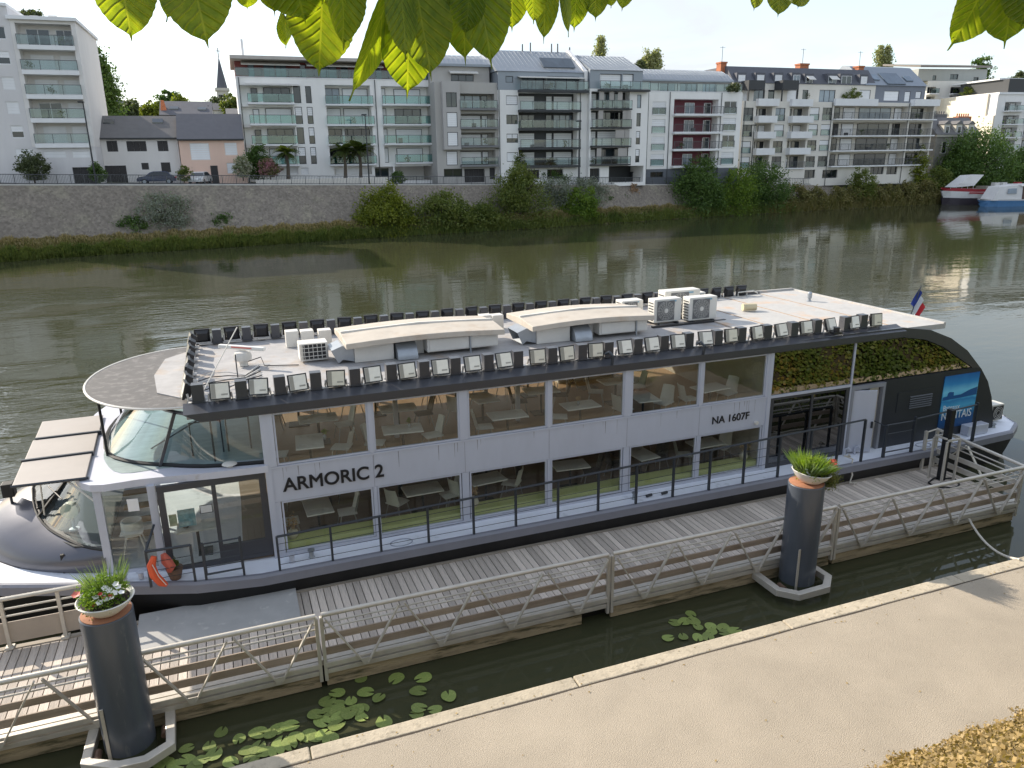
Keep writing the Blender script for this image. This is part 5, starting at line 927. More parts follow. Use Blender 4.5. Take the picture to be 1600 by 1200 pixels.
CLEARG = GLASS('salon glass', (.88, .89, .86), 1.42, wob=.03); MIRG = GLASS('dark reflecting stern glass', (.10, .11, .11), 2.3, wob=.04); SKYG = GLASS('windscreen glass', (.80, .89, .91), 1.75); SMOKE = M('smoked canopy mesh', (.115, .105, .095), .5, var=.2, vs=3, spec=.35, col2=(.19, .175, .16), c2s=5)
BO = thing('river_boat', 'glazed two deck river restaurant boat with floodlights along its roof', 'boat', (8, YC, 0))
def dz(x): return 1.05 + min(.17, max(0, -x * .075))
HW = [(22.3, 2.5), (21.95, 3.2), (21.2, 3.62), (18, 3.78), (9, 3.8), (0, 3.8), (-1.2, 3.76), (-3, 3.25), (-4.7, 2.6), (-6, 1.75), (-6.9, .9), (-7.3, .02)]
mk('deck', MB().loft([[(x, YC - h, dz(x)), (x, YC, dz(x) + .005), (x, YC + h, dz(x))] for x, h in HW]), DECKM, BO)
m_ = MB()
for sg in (-1, 1): m_.loft([[(x, YC + sg * (h - .02), dz(x) - .22), (x, YC + sg * (h - .12), .45), (x, YC + sg * max(0, h - .55), -.7)] for x, h in HW])
m_.poly([(22.3, YC - 2.48, .83), (22.3, YC + 2.48, .83), (22.3, YC + 1.95, -.7), (22.3, YC - 1.95, -.7)])
mk('hull', m_, M('black hull paint', (.010, .010, .011), .45, var=.2, vs=2), BO, True)
for sg in (-1, 1): mk('rubbing_strake', MB().loft([[(x, YC + sg * (h - .01), dz(x) - .235), (x, YC + sg * (h + .035), dz(x) - .21), (x, YC + sg * (h + .035), dz(x) - .03), (x, YC + sg * (h - .01), dz(x) + .012), (x, YC + sg * (h - .09), dz(x) + .012)] for x, h in HW]), M('grey strake paint', (.22, .225, .26), .5, var=.1, vs=2), BO)
mk('transom_strake', MB().box(22.29, 22.36, YC - 2.5, YC + 2.5, .82, 1.06), GRAPH, BO)
# salon side walls: posts, band, windows
BAY = [.45 + 2.02 * k for k in range(7)]
for sg, Y in ((-1, YN), (1, YF)):
    i_, o_ = (Y, Y - .07) if sg < 0 else (Y, Y + .07)
    mk('side_panel', MB().box(.30, 12.62, o_, i_, 2.30, 3.03), LAV, BO)
    [mk('panel_seam', MB().box(xs - .004, xs + .004, o_ - .002 if sg < 0 else o_, i_ if sg < 0 else o_ + .002, 2.31, 3.02), M('seam', (.25, .25, .29), .6, var=0), BO) for xs in BAY[1:6]]; mk('sill_strip', MB().box(.30, 12.62, o_ + .015 * sg, i_, 3.035, 3.075), LAV, BO); mk('base_strip', MB().box(.42, 12.62, o_, i_, dz(3), 1.13), LAV, BO)
    for k, x in enumerate(BAY):
        w_ = .10 if k % 2 == 0 else .05
        mk('post', MB().box(x - w_, x + w_ * .9, o_ - .012 * -sg, i_, 3.08, 4.24), LAV, BO); mk('post', MB().box(x - w_ * .8, x + w_ * .8, o_, i_, 1.135, 2.295), LAV, BO)
    for k in range(6):
        a, b = BAY[k] + .10, BAY[k+1] - .10
        for z0, z1 in ((1.14, 2.29), (3.085, 4.20)):
            class _F:  # local plane helper
                @staticmethod
                def bx(mb, s0, s1, z0_, z1_, d0, d1): return mb.box(s0, s1, (o_ + .01 if sg < 0 else o_ - .01), i_, z0_, z1_)
            f = mk('window', MB().frame(_F, a - (.05 if k % 2 else 0), b + (.0 if k % 2 else .05), z0, z1, 0, 0, .035), LAV if z0 > 2 else M('window gasket', (.30, .30, .34), .5, var=0) if k < 0 else LAV, BO)
            mk('pane', MB().box(a - (.05 if k % 2 else 0) + .036, b + (0 if k % 2 else .05) - .036, (o_ + i_) / 2 - .006, (o_ + i_) / 2 + .006, z0 + .036, z1 - .036), CLEARG, f)
mk('front_post', MB().box(.30, .42, YN - .09, YN + .1, dz(0), 4.24), LAV, BO); mk('aft_post', MB().box(12.55, 12.66, YN - .09, YN + .1, 1.05, 4.24), LAV, BO)
# floors, ceiling, inside sill
mk('lower_floor', MB().box(-2.7, 12.5, YN + .05, YF - .05, 1.02, 1.075), M('warm brown floor', (.20, .15, .105), .5, var=.12, vs=3, stretch=(.4, 4, 1)), BO); mk('upper_floor', MB().box(.42, 12.6, YN + .01, YF - .01, 2.46, 2.60), M('upper deck timber floor', (.34, .22, .145), .45, var=.14, vs=3, stretch=(.4, 4, 1)), BO)
mk('inside_sill', MB().box(.45, 12.5, YN + .02, YN + .42, 1.08, 1.29), M('lime green inner ledge', (.62, .66, .28), .6, var=.06), BO)
mk('bulkhead', MB().box(12.5, 12.58, YN + .05, YF - .05, 1.08, 4.2), M('pale bulkhead', (.42, .39, .36), .7), BO)
mk('bar_counter', MB().box(8.8, 10.6, 19.6, 20.2, 2.6, 3.35), M('white bar counter', (.6, .58, .54), .5), BO); mk('lower_counter', MB().box(7.2, 11.5, 19.4, 20.0, 1.075, 1.75), M('plywood counter', (.48, .36, .2), .6, var=.15, vs=3), BO)
for x in (3.4, 6.5, 9.6): 
    for y in (17.0, 19.5): mk('column', MB().box(x - .05, x + .05, y - .05, y + .05, 2.61, 4.25), LAV, BO); mk('column', MB().box(x - .05, x + .05, y - .05, y + .05, 1.08, 2.45), ANTH, BO)
# roof
mk('roof', MB().box(-1.0, 12.9, YN - .05, YF + .05, 4.27, 4.40), ROOFM, BO); mk('aft_roof', MB().box(12.905, 18.5, YN + .02, YF - .02, 4.29, 4.435), ROOFW, BO); mk('aft_roof_rim', MB().box(12.95, 18.42, YF - .08, YF, 4.436, 4.50).box(18.42, 18.5, YN + .02, YF, 4.436, 4.47), ROOFW, BO)
for x in (13.9, 15.4, 16.9): mk('roof_seam', MB().box(x - .02, x + .02, YN + .1, YF - .15, 4.436, 4.447), M('rusty roof seam', (.40, .30, .22), .8, var=.3, vs=4), BO)
FASC = [(YN + .10, 4.22), (YN - .13, 4.22), (YN - .16, 4.24), (YN - .16, 4.40), (YN + .22, 4.52), (YN + .22, 4.41), (YN + .10, 4.40)]
def fas(sg): return [((y if sg < 0 else 2 * YC - y), z) for y, z in FASC]
for sg in (-1, 1):
    pts = fas(sg); r_ = [[(x, YC + (y - YC) * 1.0, z) for y, z in pts] for x in (-.92, 16.9)]; r_[0] = [(-1.05 - (.0 if z > 4.3 else -.28), y, z) for y, z in pts]
    mk('fascia', MB().loft(r_, True, True), GRAPH, BO)
# dark stern part: arch, glass, door, panels, rear slope
OUT = [(12.67, 4.42), (15, 4.465), (16.9, 4.465), (17.9, 4.31), (18.7, 4.01), (19.4, 3.59), (20.05, 3.0)]; INN = [(12.72, 4.2), (15, 4.215), (16.85, 4.215), (17.75, 4.06), (18.45, 3.79), (19.1, 3.42), (19.72, 3.045)]
for sg, Y in ((-1, YN), (1, YF)):
    d = (0, -.10 * -sg, 0) if sg > 0 else (0, .10, 0); Yo = Y - .06 if sg < 0 else Y + .06; d = (0, .12 * -sg, 0)
    m_ = MB()
    for i in range(6): m_.prism([(OUT[i][0], Yo, OUT[i][1]), (OUT[i+1][0], Yo, OUT[i+1][1]), (INN[i+1][0], Yo, INN[i+1][1]), (INN[i][0], Yo, INN[i][1])], d)
    mk('stern_arch', m_, GRAPH, BO)
    mk('stern_side', MB().prism([(16.52, Yo, 1.05), (20.98, Yo, 1.05), (20.88, Yo, 1.5), (20.70, Yo, 2.05), (20.44, Yo, 2.55), (20.06, Yo, 3.0), (19.72, Yo, 3.04), (16.52, Yo, 3.04)], d), STERNM, BO)
    gi = lambda x0, x1: [(x0, Yo + .03*-sg, 3.07)] + [(x1, Yo + .03*-sg, 3.07)]
    top = [p for p in INN]
    w1 = [(12.72, 3.07), (15.27, 3.07), (15.27, 4.20), (15, 4.20), (12.72, 4.185)]; w2 = [(15.33, 3.07), (19.66, 3.07), (19.08, 3.40), (18.43, 3.77), (17.74, 4.04), (16.84, 4.20), (15.33, 4.20)]
    for w_ in (w1, w2): mk('stern_window', MB().prism([(x, Yo + .03*-sg, z) for x, z in w_], (0, .015*-sg, 0)), MIRG, BO)
    mk('stern_mullion', MB().box(15.275, 15.325, Yo, Yo + .1*-sg, 1.06, 4.21), LAV, BO); mk('stern_rail', MB().box(12.68, 15.27, Yo - .01*-sg, Yo + .09*-sg, 3.0, 3.065), LAV if sg < 0 else GRAPH, BO)
m_ = MB(); f = mk('glazed_entrance', MB().box(12.68, 12.80, YN - .05, YN + .03, 1.06, 2.995).box(15.17, 15.27, YN - .05, YN + .03, 1.06, 2.995).box(12.80, 15.17, YN - .05, YN + .03, 1.06, 1.16).box(12.80, 15.17, YN - .05, YN + .03, 2.93, 2.995).box(14.02, 14.08, YN - .045, YN + .03, 1.16, 2.93), GRAPH, BO)
mk('pane', MB().box(12.80, 14.02, YN - .02, YN - .005, 1.16, 2.93).box(14.08, 15.17, YN - .02, YN - .005, 1.16, 2.93), MIRG, f)
mk('door_frame', MB().box(15.33, 15.42, YN - .07, YN + .05, 1.055, 2.99).box(16.43, 16.515, YN - .07, YN + .05, 1.055, 2.99).box(15.42, 16.43, YN - .07, YN + .05, 2.88, 2.99), M('door frame paint', (.25, .26, .29), .5), BO)
dr = mk('door', MB().hexa([(15.44, YN - .03, 1.09), (16.06, YN - .24, 1.09), (16.08, YN - .20, 1.09), (15.46, YN + .01, 1.09), (15.44, YN - .03, 2.86), (16.06, YN - .24, 2.86), (16.08, YN - .20, 2.86), (15.46, YN + .01, 2.86)]), LAV, BO, bevel=.008); mk('handle', MB().box(15.97, 16.01, YN - .275, YN - .23, 1.80, 1.98), ANTH, dr)
mk('passage_wall', MB().box(16.10, 16.42, YN + .06, YN + .12, 1.06, 2.87), M('cream passage wall', (.62, .60, .55), .6, var=.06), BO); mk('passage_void', MB().box(15.43, 16.09, YN + .5, YN + .55, 1.06, 2.88), ANTH, BO)
lv = mk('louvre', MB().box(17.0, 18.35, YN - .075, YN - .061, 2.05, 2.62), STERNM, BO)
for k in range(6): mk('slat', MB().hexa([(17.45, YN - .10, 2.10 + .065*k), (18.28, YN - .10, 2.10 + .065*k), (18.28, YN - .076, 2.13 + .065*k), (17.45, YN - .076, 2.13 + .065*k), (17.45, YN - .10, 2.112 + .065*k), (18.28, YN - .10, 2.112 + .065*k), (18.28, YN - .076, 2.142 + .065*k), (17.45, YN - .076, 2.142 + .065*k)]), RAILM, lv)
mk('stern_slope', MB().loft([[(x, YN + .07, z), (x, YF - .07, z)] for x, z in [(16.9, 4.28), (17.85, 4.24), (18.65, 3.95), (19.35, 3.54), (20.0, 2.96), (20.4, 2.5), (20.66, 2.0), (20.84, 1.45), (20.94, 1.05)]]), STERNM, BO, True)
# blue poster with its print
def poster_mat():
    m = bpy.data.materials.new('blue river poster print'); m.use_nodes = True; t = m.node_tree; n = t.nodes; l = t.links; b = n['Principled BSDF']; b.inputs['Roughness'].default_value = .35
    tcn = n.new('ShaderNodeTexCoord'); sp = n.new('ShaderNodeSeparateXYZ'); l.new(tcn.outputs['Generated'], sp.inputs[0]); r = n.new('ShaderNodeValToRGB'); cr = r.color_ramp
    cr.elements[0].color = (.005, .05, .16, 1); cr.elements[1].color = (.01, .14, .42, 1)
    for p_, c_ in ((.22, (.01, .10, .30, 1)), (.40, (.08, .42, .68, 1)), (.50, (.03, .24, .52, 1)), (.56, (.10, .48, .75, 1)), (.70, (.20, .62, .85, 1)), (.85, (.03, .27, .6, 1))): e = cr.elements.new(p_); e.color = c_
    z = n.new('ShaderNodeTexNoise'); z.inputs['Scale'].default_value = 3; l.new(tcn.outputs['Generated'], z.inputs['Vector']); a = n.new('ShaderNodeMath'); a.operation = 'MULTIPLY_ADD'; a.inputs[1].default_value = .14; l.new(z.outputs[0], a.inputs[0]); s = n.new('ShaderNodeMath'); s.operation = 'SUBTRACT'; s.inputs[1].default_value = .07; l.new(sp.outputs[2], s.inputs[0]); l.new(s.outputs[0], a.inputs[2]); l.new(a.outputs[0], r.inputs[0]); l.new(r.outputs[0], b.inputs['Base Color']); return m
ps = mk('poster', MB().box(18.68, 20.02, YN - .085, YN - .065, 1.32, 2.90), poster_mat(), BO)
mk('print_silhouette', MB().prism([(18.69, YN - .0865, 2.18), (18.69, YN - .0865, 2.28), (18.86, YN - .0865, 2.30), (18.87, YN - .0865, 2.38), (18.93, YN - .0865, 2.42), (19.10, YN - .0865, 2.40), (19.11, YN - .0865, 2.29), (19.4, YN - .0865, 2.30), (19.7, YN - .0865, 2.40), (20.01, YN - .0865, 2.46), (20.01, YN - .0865, 2.22), (19.5, YN - .0865, 2.20)], (0, .0012, 0)), M('print dark blue', (.01, .10, .30), .4, var=.1), ps)
def text(name, body, x0, x1, z0, z1, y, mat, parent, off=.012, ref=None):
    cu = bpy.data.curves.new('t', 'FONT'); cu.body = body; cu.extrude = .004; cu.bevel_depth = off; cu.bevel_resolution = 0; to = bpy.data.objects.new('t', cu); COL.objects.link(to)
    me = bpy.data.meshes.new_from_object(to.evaluated_get(bpy.context.evaluated_depsgraph_get())); bpy.data.objects.remove(to); bpy.data.curves.remove(cu)
    v = np.array([p.co[:] for p in me.vertices]); mn, mx_ = v.min(0), v.max(0); o = origin_of(parent)
    for p in me.vertices: p.co = (x0 + (p.co.x - mn[0]) / (mx_[0] - mn[0]) * (x1 - x0) - o.x, y - p.co.z - o.y, z0 + (p.co.y - mn[1]) / (mx_[1] - mn[1]) * (z1 - z0) - o.z)
    me.name = name; me.materials.clear(); me.materials.append(mat); return link(name, me, parent)
INK = M('black lettering', (.008, .008, .01), .5, var=0); WINK = M('white print lettering', (.7, .75, .78), .5, var=0)
text('lettering', 'ARMORIC 2', .60, 2.68, 2.50, 2.80, YN - .073, INK, BO, .022); text('lettering', 'NA 1607F', 10.93, 12.04, 2.54, 2.74, YN - .073, INK, BO, .013)
text('print_lettering', 'Bateaux', 18.78, 19.42, 1.86, 2.02, YN - .087, WINK, ps, 0); text('print_lettering', 'NANTAIS', 18.76, 19.92, 1.58, 1.82, YN - .087, WINK, ps, .004)
mk('deck_lamp', MB().tube([(12.25, YN - .07, 2.42), (12.25, YN - .15, 2.42)], .05, 10), UNITW, BO)
# bow: nose, lower windscreen, roof apron, upper windscreen, canopy, sun visor
def mir(L_): return [tuple(p) for p in L_] + [(p[0], 2 * YC - p[1], *p[2:]) for p in reversed(L_[:-1])]
def smooth_ring(L_, n=29):
    L_ = np.array(L_, float); t = np.linspace(0, 1, len(L_)); q = np.linspace(0, 1, n); out = []
    for u in q:      # Catmull-Rom
        s = min(len(L_) - 2, int(u * (len(L_) - 1))); f = u * (len(L_) - 1) - s; p0, p1, p2, p3 = L_[max(0, s-1)], L_[s], L_[s+1], L_[min(len(L_) - 1, s+2)]
        out.append(tuple(.5 * ((2*p1) + (p2 - p0)*f + (2*p0 - 5*p1 + 4*p2 - p3)*f*f + (3*p1 - p0 - 3*p2 + p3)*f**3)))
    return out
LG0 = smooth_ring(mir([(-2.80, 15.36, 1.70), (-3.2, 15.62, 1.73), (-3.6, 16.05, 1.78), (-4.0, 16.55, 1.88), (-4.3, 17.2, 2.08), (-4.45, 18.2, 2.28)])); LG1 = smooth_ring(mir([(-2.80, 15.36, 3.0), (-3.02, 15.7, 3.0), (-3.14, 16.2, 3.0), (-3.24, 16.9, 3.0), (-3.30, 17.5, 3.0), (-3.33, 18.2, 3.0)]))
NB = smooth_ring(mir([(-2.80, 15.40, 1.17), (-3.7, 15.72, 1.17), (-4.45, 16.18, 1.17), (-5.02, 16.75, 1.17), (-5.5, 17.4, 1.17), (-5.72, 18.2, 1.17)]))
nm1 = [tuple((np.array(a) * .62 + np.array(b) * .38) + np.array([-.22 * (1 - abs(i - 14) / 14 * .9), -.10 * (1 if i < 14 else -1) * (i != 14), .05])) for i, (a, b) in enumerate(zip(LG0, NB))]
nm2 = [tuple((np.array(a) * .28 + np.array(b) * .72) + np.array([-.20 * (1 - abs(i - 14) / 14 * .9), -.10 * (1 if i < 14 else -1) * (i != 14), .03])) for i, (a, b) in enumerate(zip(LG0, NB))]
mk('nose', MB().loft([LG0, nm1, nm2, NB]), NOSEM, BO, True); mk('nose_trim', MB().tube([(p[0], p[1], p[2] + .01) for p in LG0], .028, 6), BLACKM, BO, True)
for i0, i1 in ((0, 10), (10, 18), (18, 28)): mk('lower_windscreen', MB().loft([LG0[i0:i1+1], LG1[i0:i1+1]]), SKYG, BO, True)
for i in (10, 18): mk('windscreen_post', MB().bar(LG0[i], LG1[i], .07, .05), BLACKM, BO)
mk('wiper', MB().tube([(-4.2, 17.0, 2.12), (-3.75, 16.75, 2.55)], .018, 5).tube([(-3.95, 17.1, 2.55), (-3.6, 16.4, 2.5)], .014, 5), BLACKM, BO)
mk('panel_seam', MB().box(-3.66, -3.60, 15.66, 15.72, 1.2, 1.62), BLACKM, BO); mk('nose_skirt', MB().tube([(p[0], p[1], 1.2) for p in NB], .03, 6), BLACKM, BO)
AP = smooth_ring(mir([(.36, 14.98), (-.8, 15.06), (-1.9, 15.22), (-2.86, 15.28), (-3.30, 16.2), (-3.42, 17.2), (-3.46, 18.2)]), 41)
mk('bow_roof', MB().prism([(x, y, 3.0) for x, y in AP], (0, 0, .14)), M('lilac white apron paint', (.58, .59, .66), .5, var=.06, vs=1.2, col2=(.42, .40, .38), c2s=2, c2lo=.6, c2hi=.75), BO)
mk('upper_cabin_floor', MB().prism([(x * .84 + .04, YC + (y - YC) * .86, 3.142) for x, y in AP], (0, 0, .006)), M('painted water ripple floor', (.33, .40, .39), .35, var=.28, vs=3.0, stretch=(.8, 2.6, 1)), BO)  # rippling water light seen in the bow glass, painted into the floor colour
UG0 = smooth_ring(mir([(.30, 15.14, 3.16), (-.75, 15.34, 3.16), (-1.55, 15.74, 3.16), (-2.25, 16.22, 3.16), (-2.72, 16.92, 3.16), (-2.88, 18.2, 3.16)])); UG1 = smooth_ring(mir([(.30, 15.14, 4.26), (-.6, 15.24, 4.26), (-1.18, 15.6, 4.26), (-1.58, 16.2, 4.26), (-1.84, 17.0, 4.26), (-1.95, 18.2, 4.26)]))
for i0, i1 in ((0, 6), (6, 22), (22, 28)): mk('upper_windscreen', MB().loft([UG0[i0:i1+1], UG1[i0:i1+1]]), SKYG, BO, True)
for i in (6, 22): mk('windscreen_post', MB().bar(UG0[i], UG1[i], .16, .06, (1, 0, 0)), GRAPH, BO)
mk('windscreen_base', MB().tube([(p[0], p[1], 3.17) for p in UG0], .045, 6), BLACKM, BO, True)
mk('windscreen_head', MB().tube([(p[0], p[1], 4.27) for p in UG1], .04, 6), GRAPH, BO, True)
for x0, x1 in ((-1.05, -.45), (-.35, .1)): mk('inner_rail', MB().tube([(x0, 16.1, 3.15), (x0, 16.1, 3.86), (x1, 16.1, 3.86), (x1, 16.1, 3.15)], .018, 6), RAILM, BO)
mk('inner_rail', MB().tube([(-1.9, 16.9, 3.15), (-.2, 16.3, 4.2)], .016, 5).tube([(-.62, 15.6, 3.15), (-.62, 15.6, 4.25)], .02, 5), RAILM, BO)
CT = [(-1.0 + 2.12 * math.cos(t), YC + 2.68 * math.sin(t)) for t in np.linspace(1.5*math.pi, .5*math.pi, 33)]
cp_ = mk('canopy', MB().prism([(x, y, 4.375) for x, y in CT], (0, 0, .018)), SMOKE, BO); mk('canopy_rim', MB().tube([(x, y, 4.385) for x, y in CT], .026, 6), UNITW, cp_, True)
for a in (215, 180, 145): mk('canopy_rib', MB().bar((-1.05, YC + 1.2 * math.sin(R(a)) * -1, 4.36), (-1.0 + 1.95 * math.cos(R(a)), YC - 2.5 * math.sin(R(a)) * -1 * -1, 4.36), .04, .03), RAILM, cp_)
mk('canopy_board', MB().prism([(-1.02, 16.0, 4.395), (-1.6, 16.7, 4.395), (-1.75, 18.2, 4.395), (-1.6, 19.7, 4.395), (-1.02, 20.4, 4.395)], (0, 0, .02)), ROOFM, cp_)
for x, y in ((-2.72, 16.82), (-2.72, 19.58)): mk('canopy_post', MB().tube([(x, y, 3.14), (x, y, 4.38)], .028, 8), BLACKM, BO)
VIS = M('taupe sun visor', (.38, .345, .315), .6, var=.08, vs=1.5, col2=(.36, .34, .32), c2s=3, c2lo=.6, c2hi=.75)
for k in range(3):
    y0 = 15.62 + 1.36 * k; e_ = .0 if k else .06
    mk('visor_panel', MB().hexa([(-4.20 - .06*k, y0 + .035, 3.17), (-2.95 - .05*k, y0 + .035 - .1 * (k == 0), 3.17), (-3.02 - .05*k, y0 + 1.32, 3.17), (-4.28 - .06*k, y0 + 1.32, 3.17), (-4.20 - .06*k, y0 + .035, 3.205), (-2.95 - .05*k, y0 + .035 - .1 * (k == 0), 3.205), (-3.02 - .05*k, y0 + 1.32, 3.205), (-4.28 - .06*k, y0 + 1.32, 3.205)]), VIS, BO, bevel=.012)
    if k: mk('visor_beam', MB().box(-4.30, -3.0, y0 - .03, y0 + .03, 3.12, 3.235), RAILM, BO)
mk('visor_edge', MB().tube([(-4.22, 15.64, 3.185), (-2.9, 15.56, 3.185)], .03, 6), RAILM, BO); mk('visor_stay', MB().tube([(-3.3, 15.66, 3.16), (-2.84, 15.4, 2.75)], .022, 6), UNITW, BO); mk('visor_stay', MB().tube([(-3.9, 16.4, 3.16), (-4.05, 16.8, 2.05)], .018, 6), UNITW, BO)
# lower bow cabin side: posts, tall glass panel, sliding door
for x, y, w_ in ((-2.78, 15.36, .07), (-1.82, 15.2, .07)): mk('post', MB().box(x - w_, x + w_, y - .06, y + .06, dz(x), 3.0), LAV, BO)
mk('side_window', MB().bar((-2.71, 15.345, 2.06), (-1.89, 15.215, 2.06), .012, 1.6), CLEARG, BO); mk('notice', MB().bar((-2.28, 15.265, 2.62), (-2.08, 15.233, 2.62), .006, .26), M('white paper notice', (.8, .8, .8), .7, var=.02), BO)
mk('side_sill', MB().bar((-2.71, 15.345, 1.21), (-1.89, 15.215, 1.21), .08, .10), LAV, BO)
f = mk('sliding_door', MB().box(-1.72, -1.60, YN - .04, YN + .04, 1.13, 2.99).box(.16, .29, YN - .04, YN + .04, 1.13, 2.99).box(-1.6, .16, YN - .04, YN + .04, 2.86, 2.99).box(-1.6, .16, YN - .04, YN + .04, 1.13, 1.22).box(-.74, -.66, YN - .045, YN + .045, 1.22, 2.86).box(-.66, .16, YN - .035, YN + .035, 1.22, 1.52), GRAPH, BO)
mk('pane', MB().box(-1.6, -.74, YN - .006, YN + .006, 1.22, 2.86).box(-.66, .16, YN - .006, YN + .006, 1.52, 2.86), CLEARG, f); mk('door_sign', MB().box(-1.0, -.76, YN - .05, YN - .046, 2.3, 2.48), ANTH, f); mk('sign_face', MB().box(-.985, -.775, YN - .054, YN - .051, 2.315, 2.465), M('sign paper', (.55, .56, .55), .7, var=.1, vs=30), f)
for x0, x1, z0, z1, c_ in ((-1.42, -1.10, 2.05, 2.42, (.25, .42, .50)), (-1.58, -1.44, 2.1, 2.35, (.5, .55, .42)), (-.30, -.12, 1.24, 1.42, (.7, .7, .66))): mk('paper_notice', MB().box(x0, x1, YN + .02, YN + .024, z0, z1), M('printed notice', c_, .7, var=.35, vs=14, det=2), f)
# far side of the bow cabin, so light passes right through
mk('far_side_window', MB().box(-2.7, .3, YF - .02, YF, 1.2, 2.95), CLEARG, BO)
for x in (-2.78, -1.2, .36): mk('post', MB().box(x - .06, x + .06, YF - .1, YF + .02, dz(x), 3.0), LAV, BO)
# deck rail
PX = [.36, 1.41, 2.42, 3.45, 4.47, 5.46, 6.49, 7.51, 8.51, 9.52, 10.55, 11.56, 12.62]; TZ = lambda x: 1.80 + .030 * x; YR = 14.47
for x in PX: mk('rail_post', MB().box(x - .022, x + .022, YR - .03, YR + .03, dz(x), TZ(x)), RAILM, BO)
mk('handrail', MB().tube([(x, YR, TZ(x)) for x in PX] + [(13.6, YR, TZ(13.6))], .027, 8), RAILM, BO, True)
for k in range(4): mk('rail_cable', MB().tube([(x, YR, dz(x) + (TZ(x) - dz(x)) * (.18 + .2 * k)) for x in PX], .006, 4), RAILM, BO)
for x, z in ((13.6, 2.2), (14.5, 2.2), (15.35, 2.25)): mk('rail_post', MB().box(x - .024, x + .024, YR - .03, YR + .03, 1.05, z), RAILM, BO)
mk('handrail', MB().tube([(13.6, YR, 2.2), (15.35, YR, 2.25)], .027, 8), RAILM, BO)
g = mk('deck_gate', MB().tube([(16.12, YR, 1.1), (16.12, YR, 1.95), (16.1, YR + .55, 1.98), (16.1, YR + .55, 1.1)], .022, 6).tube([(16.12, YR, 1.98), (17.1, YR, 1.98)], .022, 6).tube([(16.12, YR, 1.72), (17.1, YR, 1.72)], .012, 6).tube([(16.12, YR, 1.2), (17.1, YR, 1.2)], .018, 6), RAILM, BO)
for x, z in ((16.12, 1.98), (17.12, 2.1), (19.42, 2.2)): mk('rail_post', MB().box(x - .03, x + .03, YR - .035, YR + .035, 1.05, z), RAILM, BO)
mk('handrail', MB().tube([(17.12, YR, 2.02), (19.42, YR, 2.15)], .024, 8), RAILM, BO)
for x in (-2.0, -1.22, -1.02, -.32): mk('rail_post', MB().box(x - .022, x + .022, 14.48, 14.54, dz(x), 1.93), RAILM, BO)
mk('handrail', MB().tube([(-2.0, 14.9, 1.95), (-2.0, 14.51, 1.95), (-1.22, 14.51, 1.93)], .027, 8), RAILM, BO); mk('handrail', MB().tube([(-2.0, 14.51, 1.95), (-1.86, 15.1, 2.2)], .024, 8), RAILM, BO)
for k in range(3): mk('rail_cable', MB().tube([(-2.0, 14.51, 1.35 + .18*k), (-1.22, 14.51, 1.35 + .18*k)], .006, 4), RAILM, BO)
g = mk('boarding_gate', MB().tube([(-1.0, 14.5, 1.25), (-1.0, 14.5, 1.91), (-.34, 14.5, 1.91), (-.34, 14.5, 1.25), (-1.0, 14.5, 1.25)], .022, 6), RAILM, BO)
for k in range(3): mk('gate_bar', MB().tube([(-1.0, 14.5, 1.40 + .14*k), (-.34, 14.5, 1.40 + .14*k)], .009, 5), RAILM, g)
# deck fittings
for x, y, h in ((.62, 14.72, .2), (1.02, 14.8, .17), (8.62, 14.72, .18), (14.3, 14.75, .16), (22.0, 15.9, .3), (21.0, 15.05, .12)): mk('bollard', MB().lathe([(.07, 0), (.055, .03), (.05, h * .8), (.075, h * .85), (.075, h)], (x, y, dz(x)), 14), GALV if x > 1 else LAV, BO, True)
for x, y in ((9.0, 14.68), (9.42, 14.66)): mk('cleat', MB().tube([(x - .08, y, 1.10), (x + .08, y + .02, 1.10)], .035, 6), ANTH, BO)
for x, y in ((2.9, 14.7), (13.9, 14.72), (17.9, 14.75)): mk('hatch_ring', MB().tube([(x + .24*math.cos(t), y + .15*math.sin(t), dz(x) + .008) for t in np.linspace(0, 2*math.pi, 25)], .012, 4), M('hatch ring paint', (.32, .35, .42), .6), BO)
for x in (15.25, 15.6): mk('vent_bend', MB().tube([(x, 14.95, 1.06), (x, 14.95, 1.25), (x + .06, 14.9, 1.3), (x + .11, 14.86, 1.22)], .03, 8), LAV, BO, True)
mk('mushroom_vent', MB().lathe([(.06, 0), (.06, .05), (.15, .06), (.12, .09), (.03, .105)], (-.35, 15.22, 3.14), 18), UNITW, BO, True)
sp_ = mk('bow_floodlight', MB().box(-4.95, -4.72, 17.65, 17.9, 2.2, 2.5), BLACKM, BO, bevel=.02); mk('stem', MB().tube([(-4.83, 17.78, 1.7), (-4.83, 17.78, 2.2)], .03, 6), RAILM, sp_)
mk('stern_locker', MB().box(19.6, 20.4, 14.75, 15.02, 1.06, 1.36), LAV, BO, bevel=.02)
for x in (-2.5, -2.2): mk('small_bollard', MB().lathe([(.05, 0), (.05, .12), (.08, .14)], (x, 14.9, dz(x)), 10), LAV, BO, True)

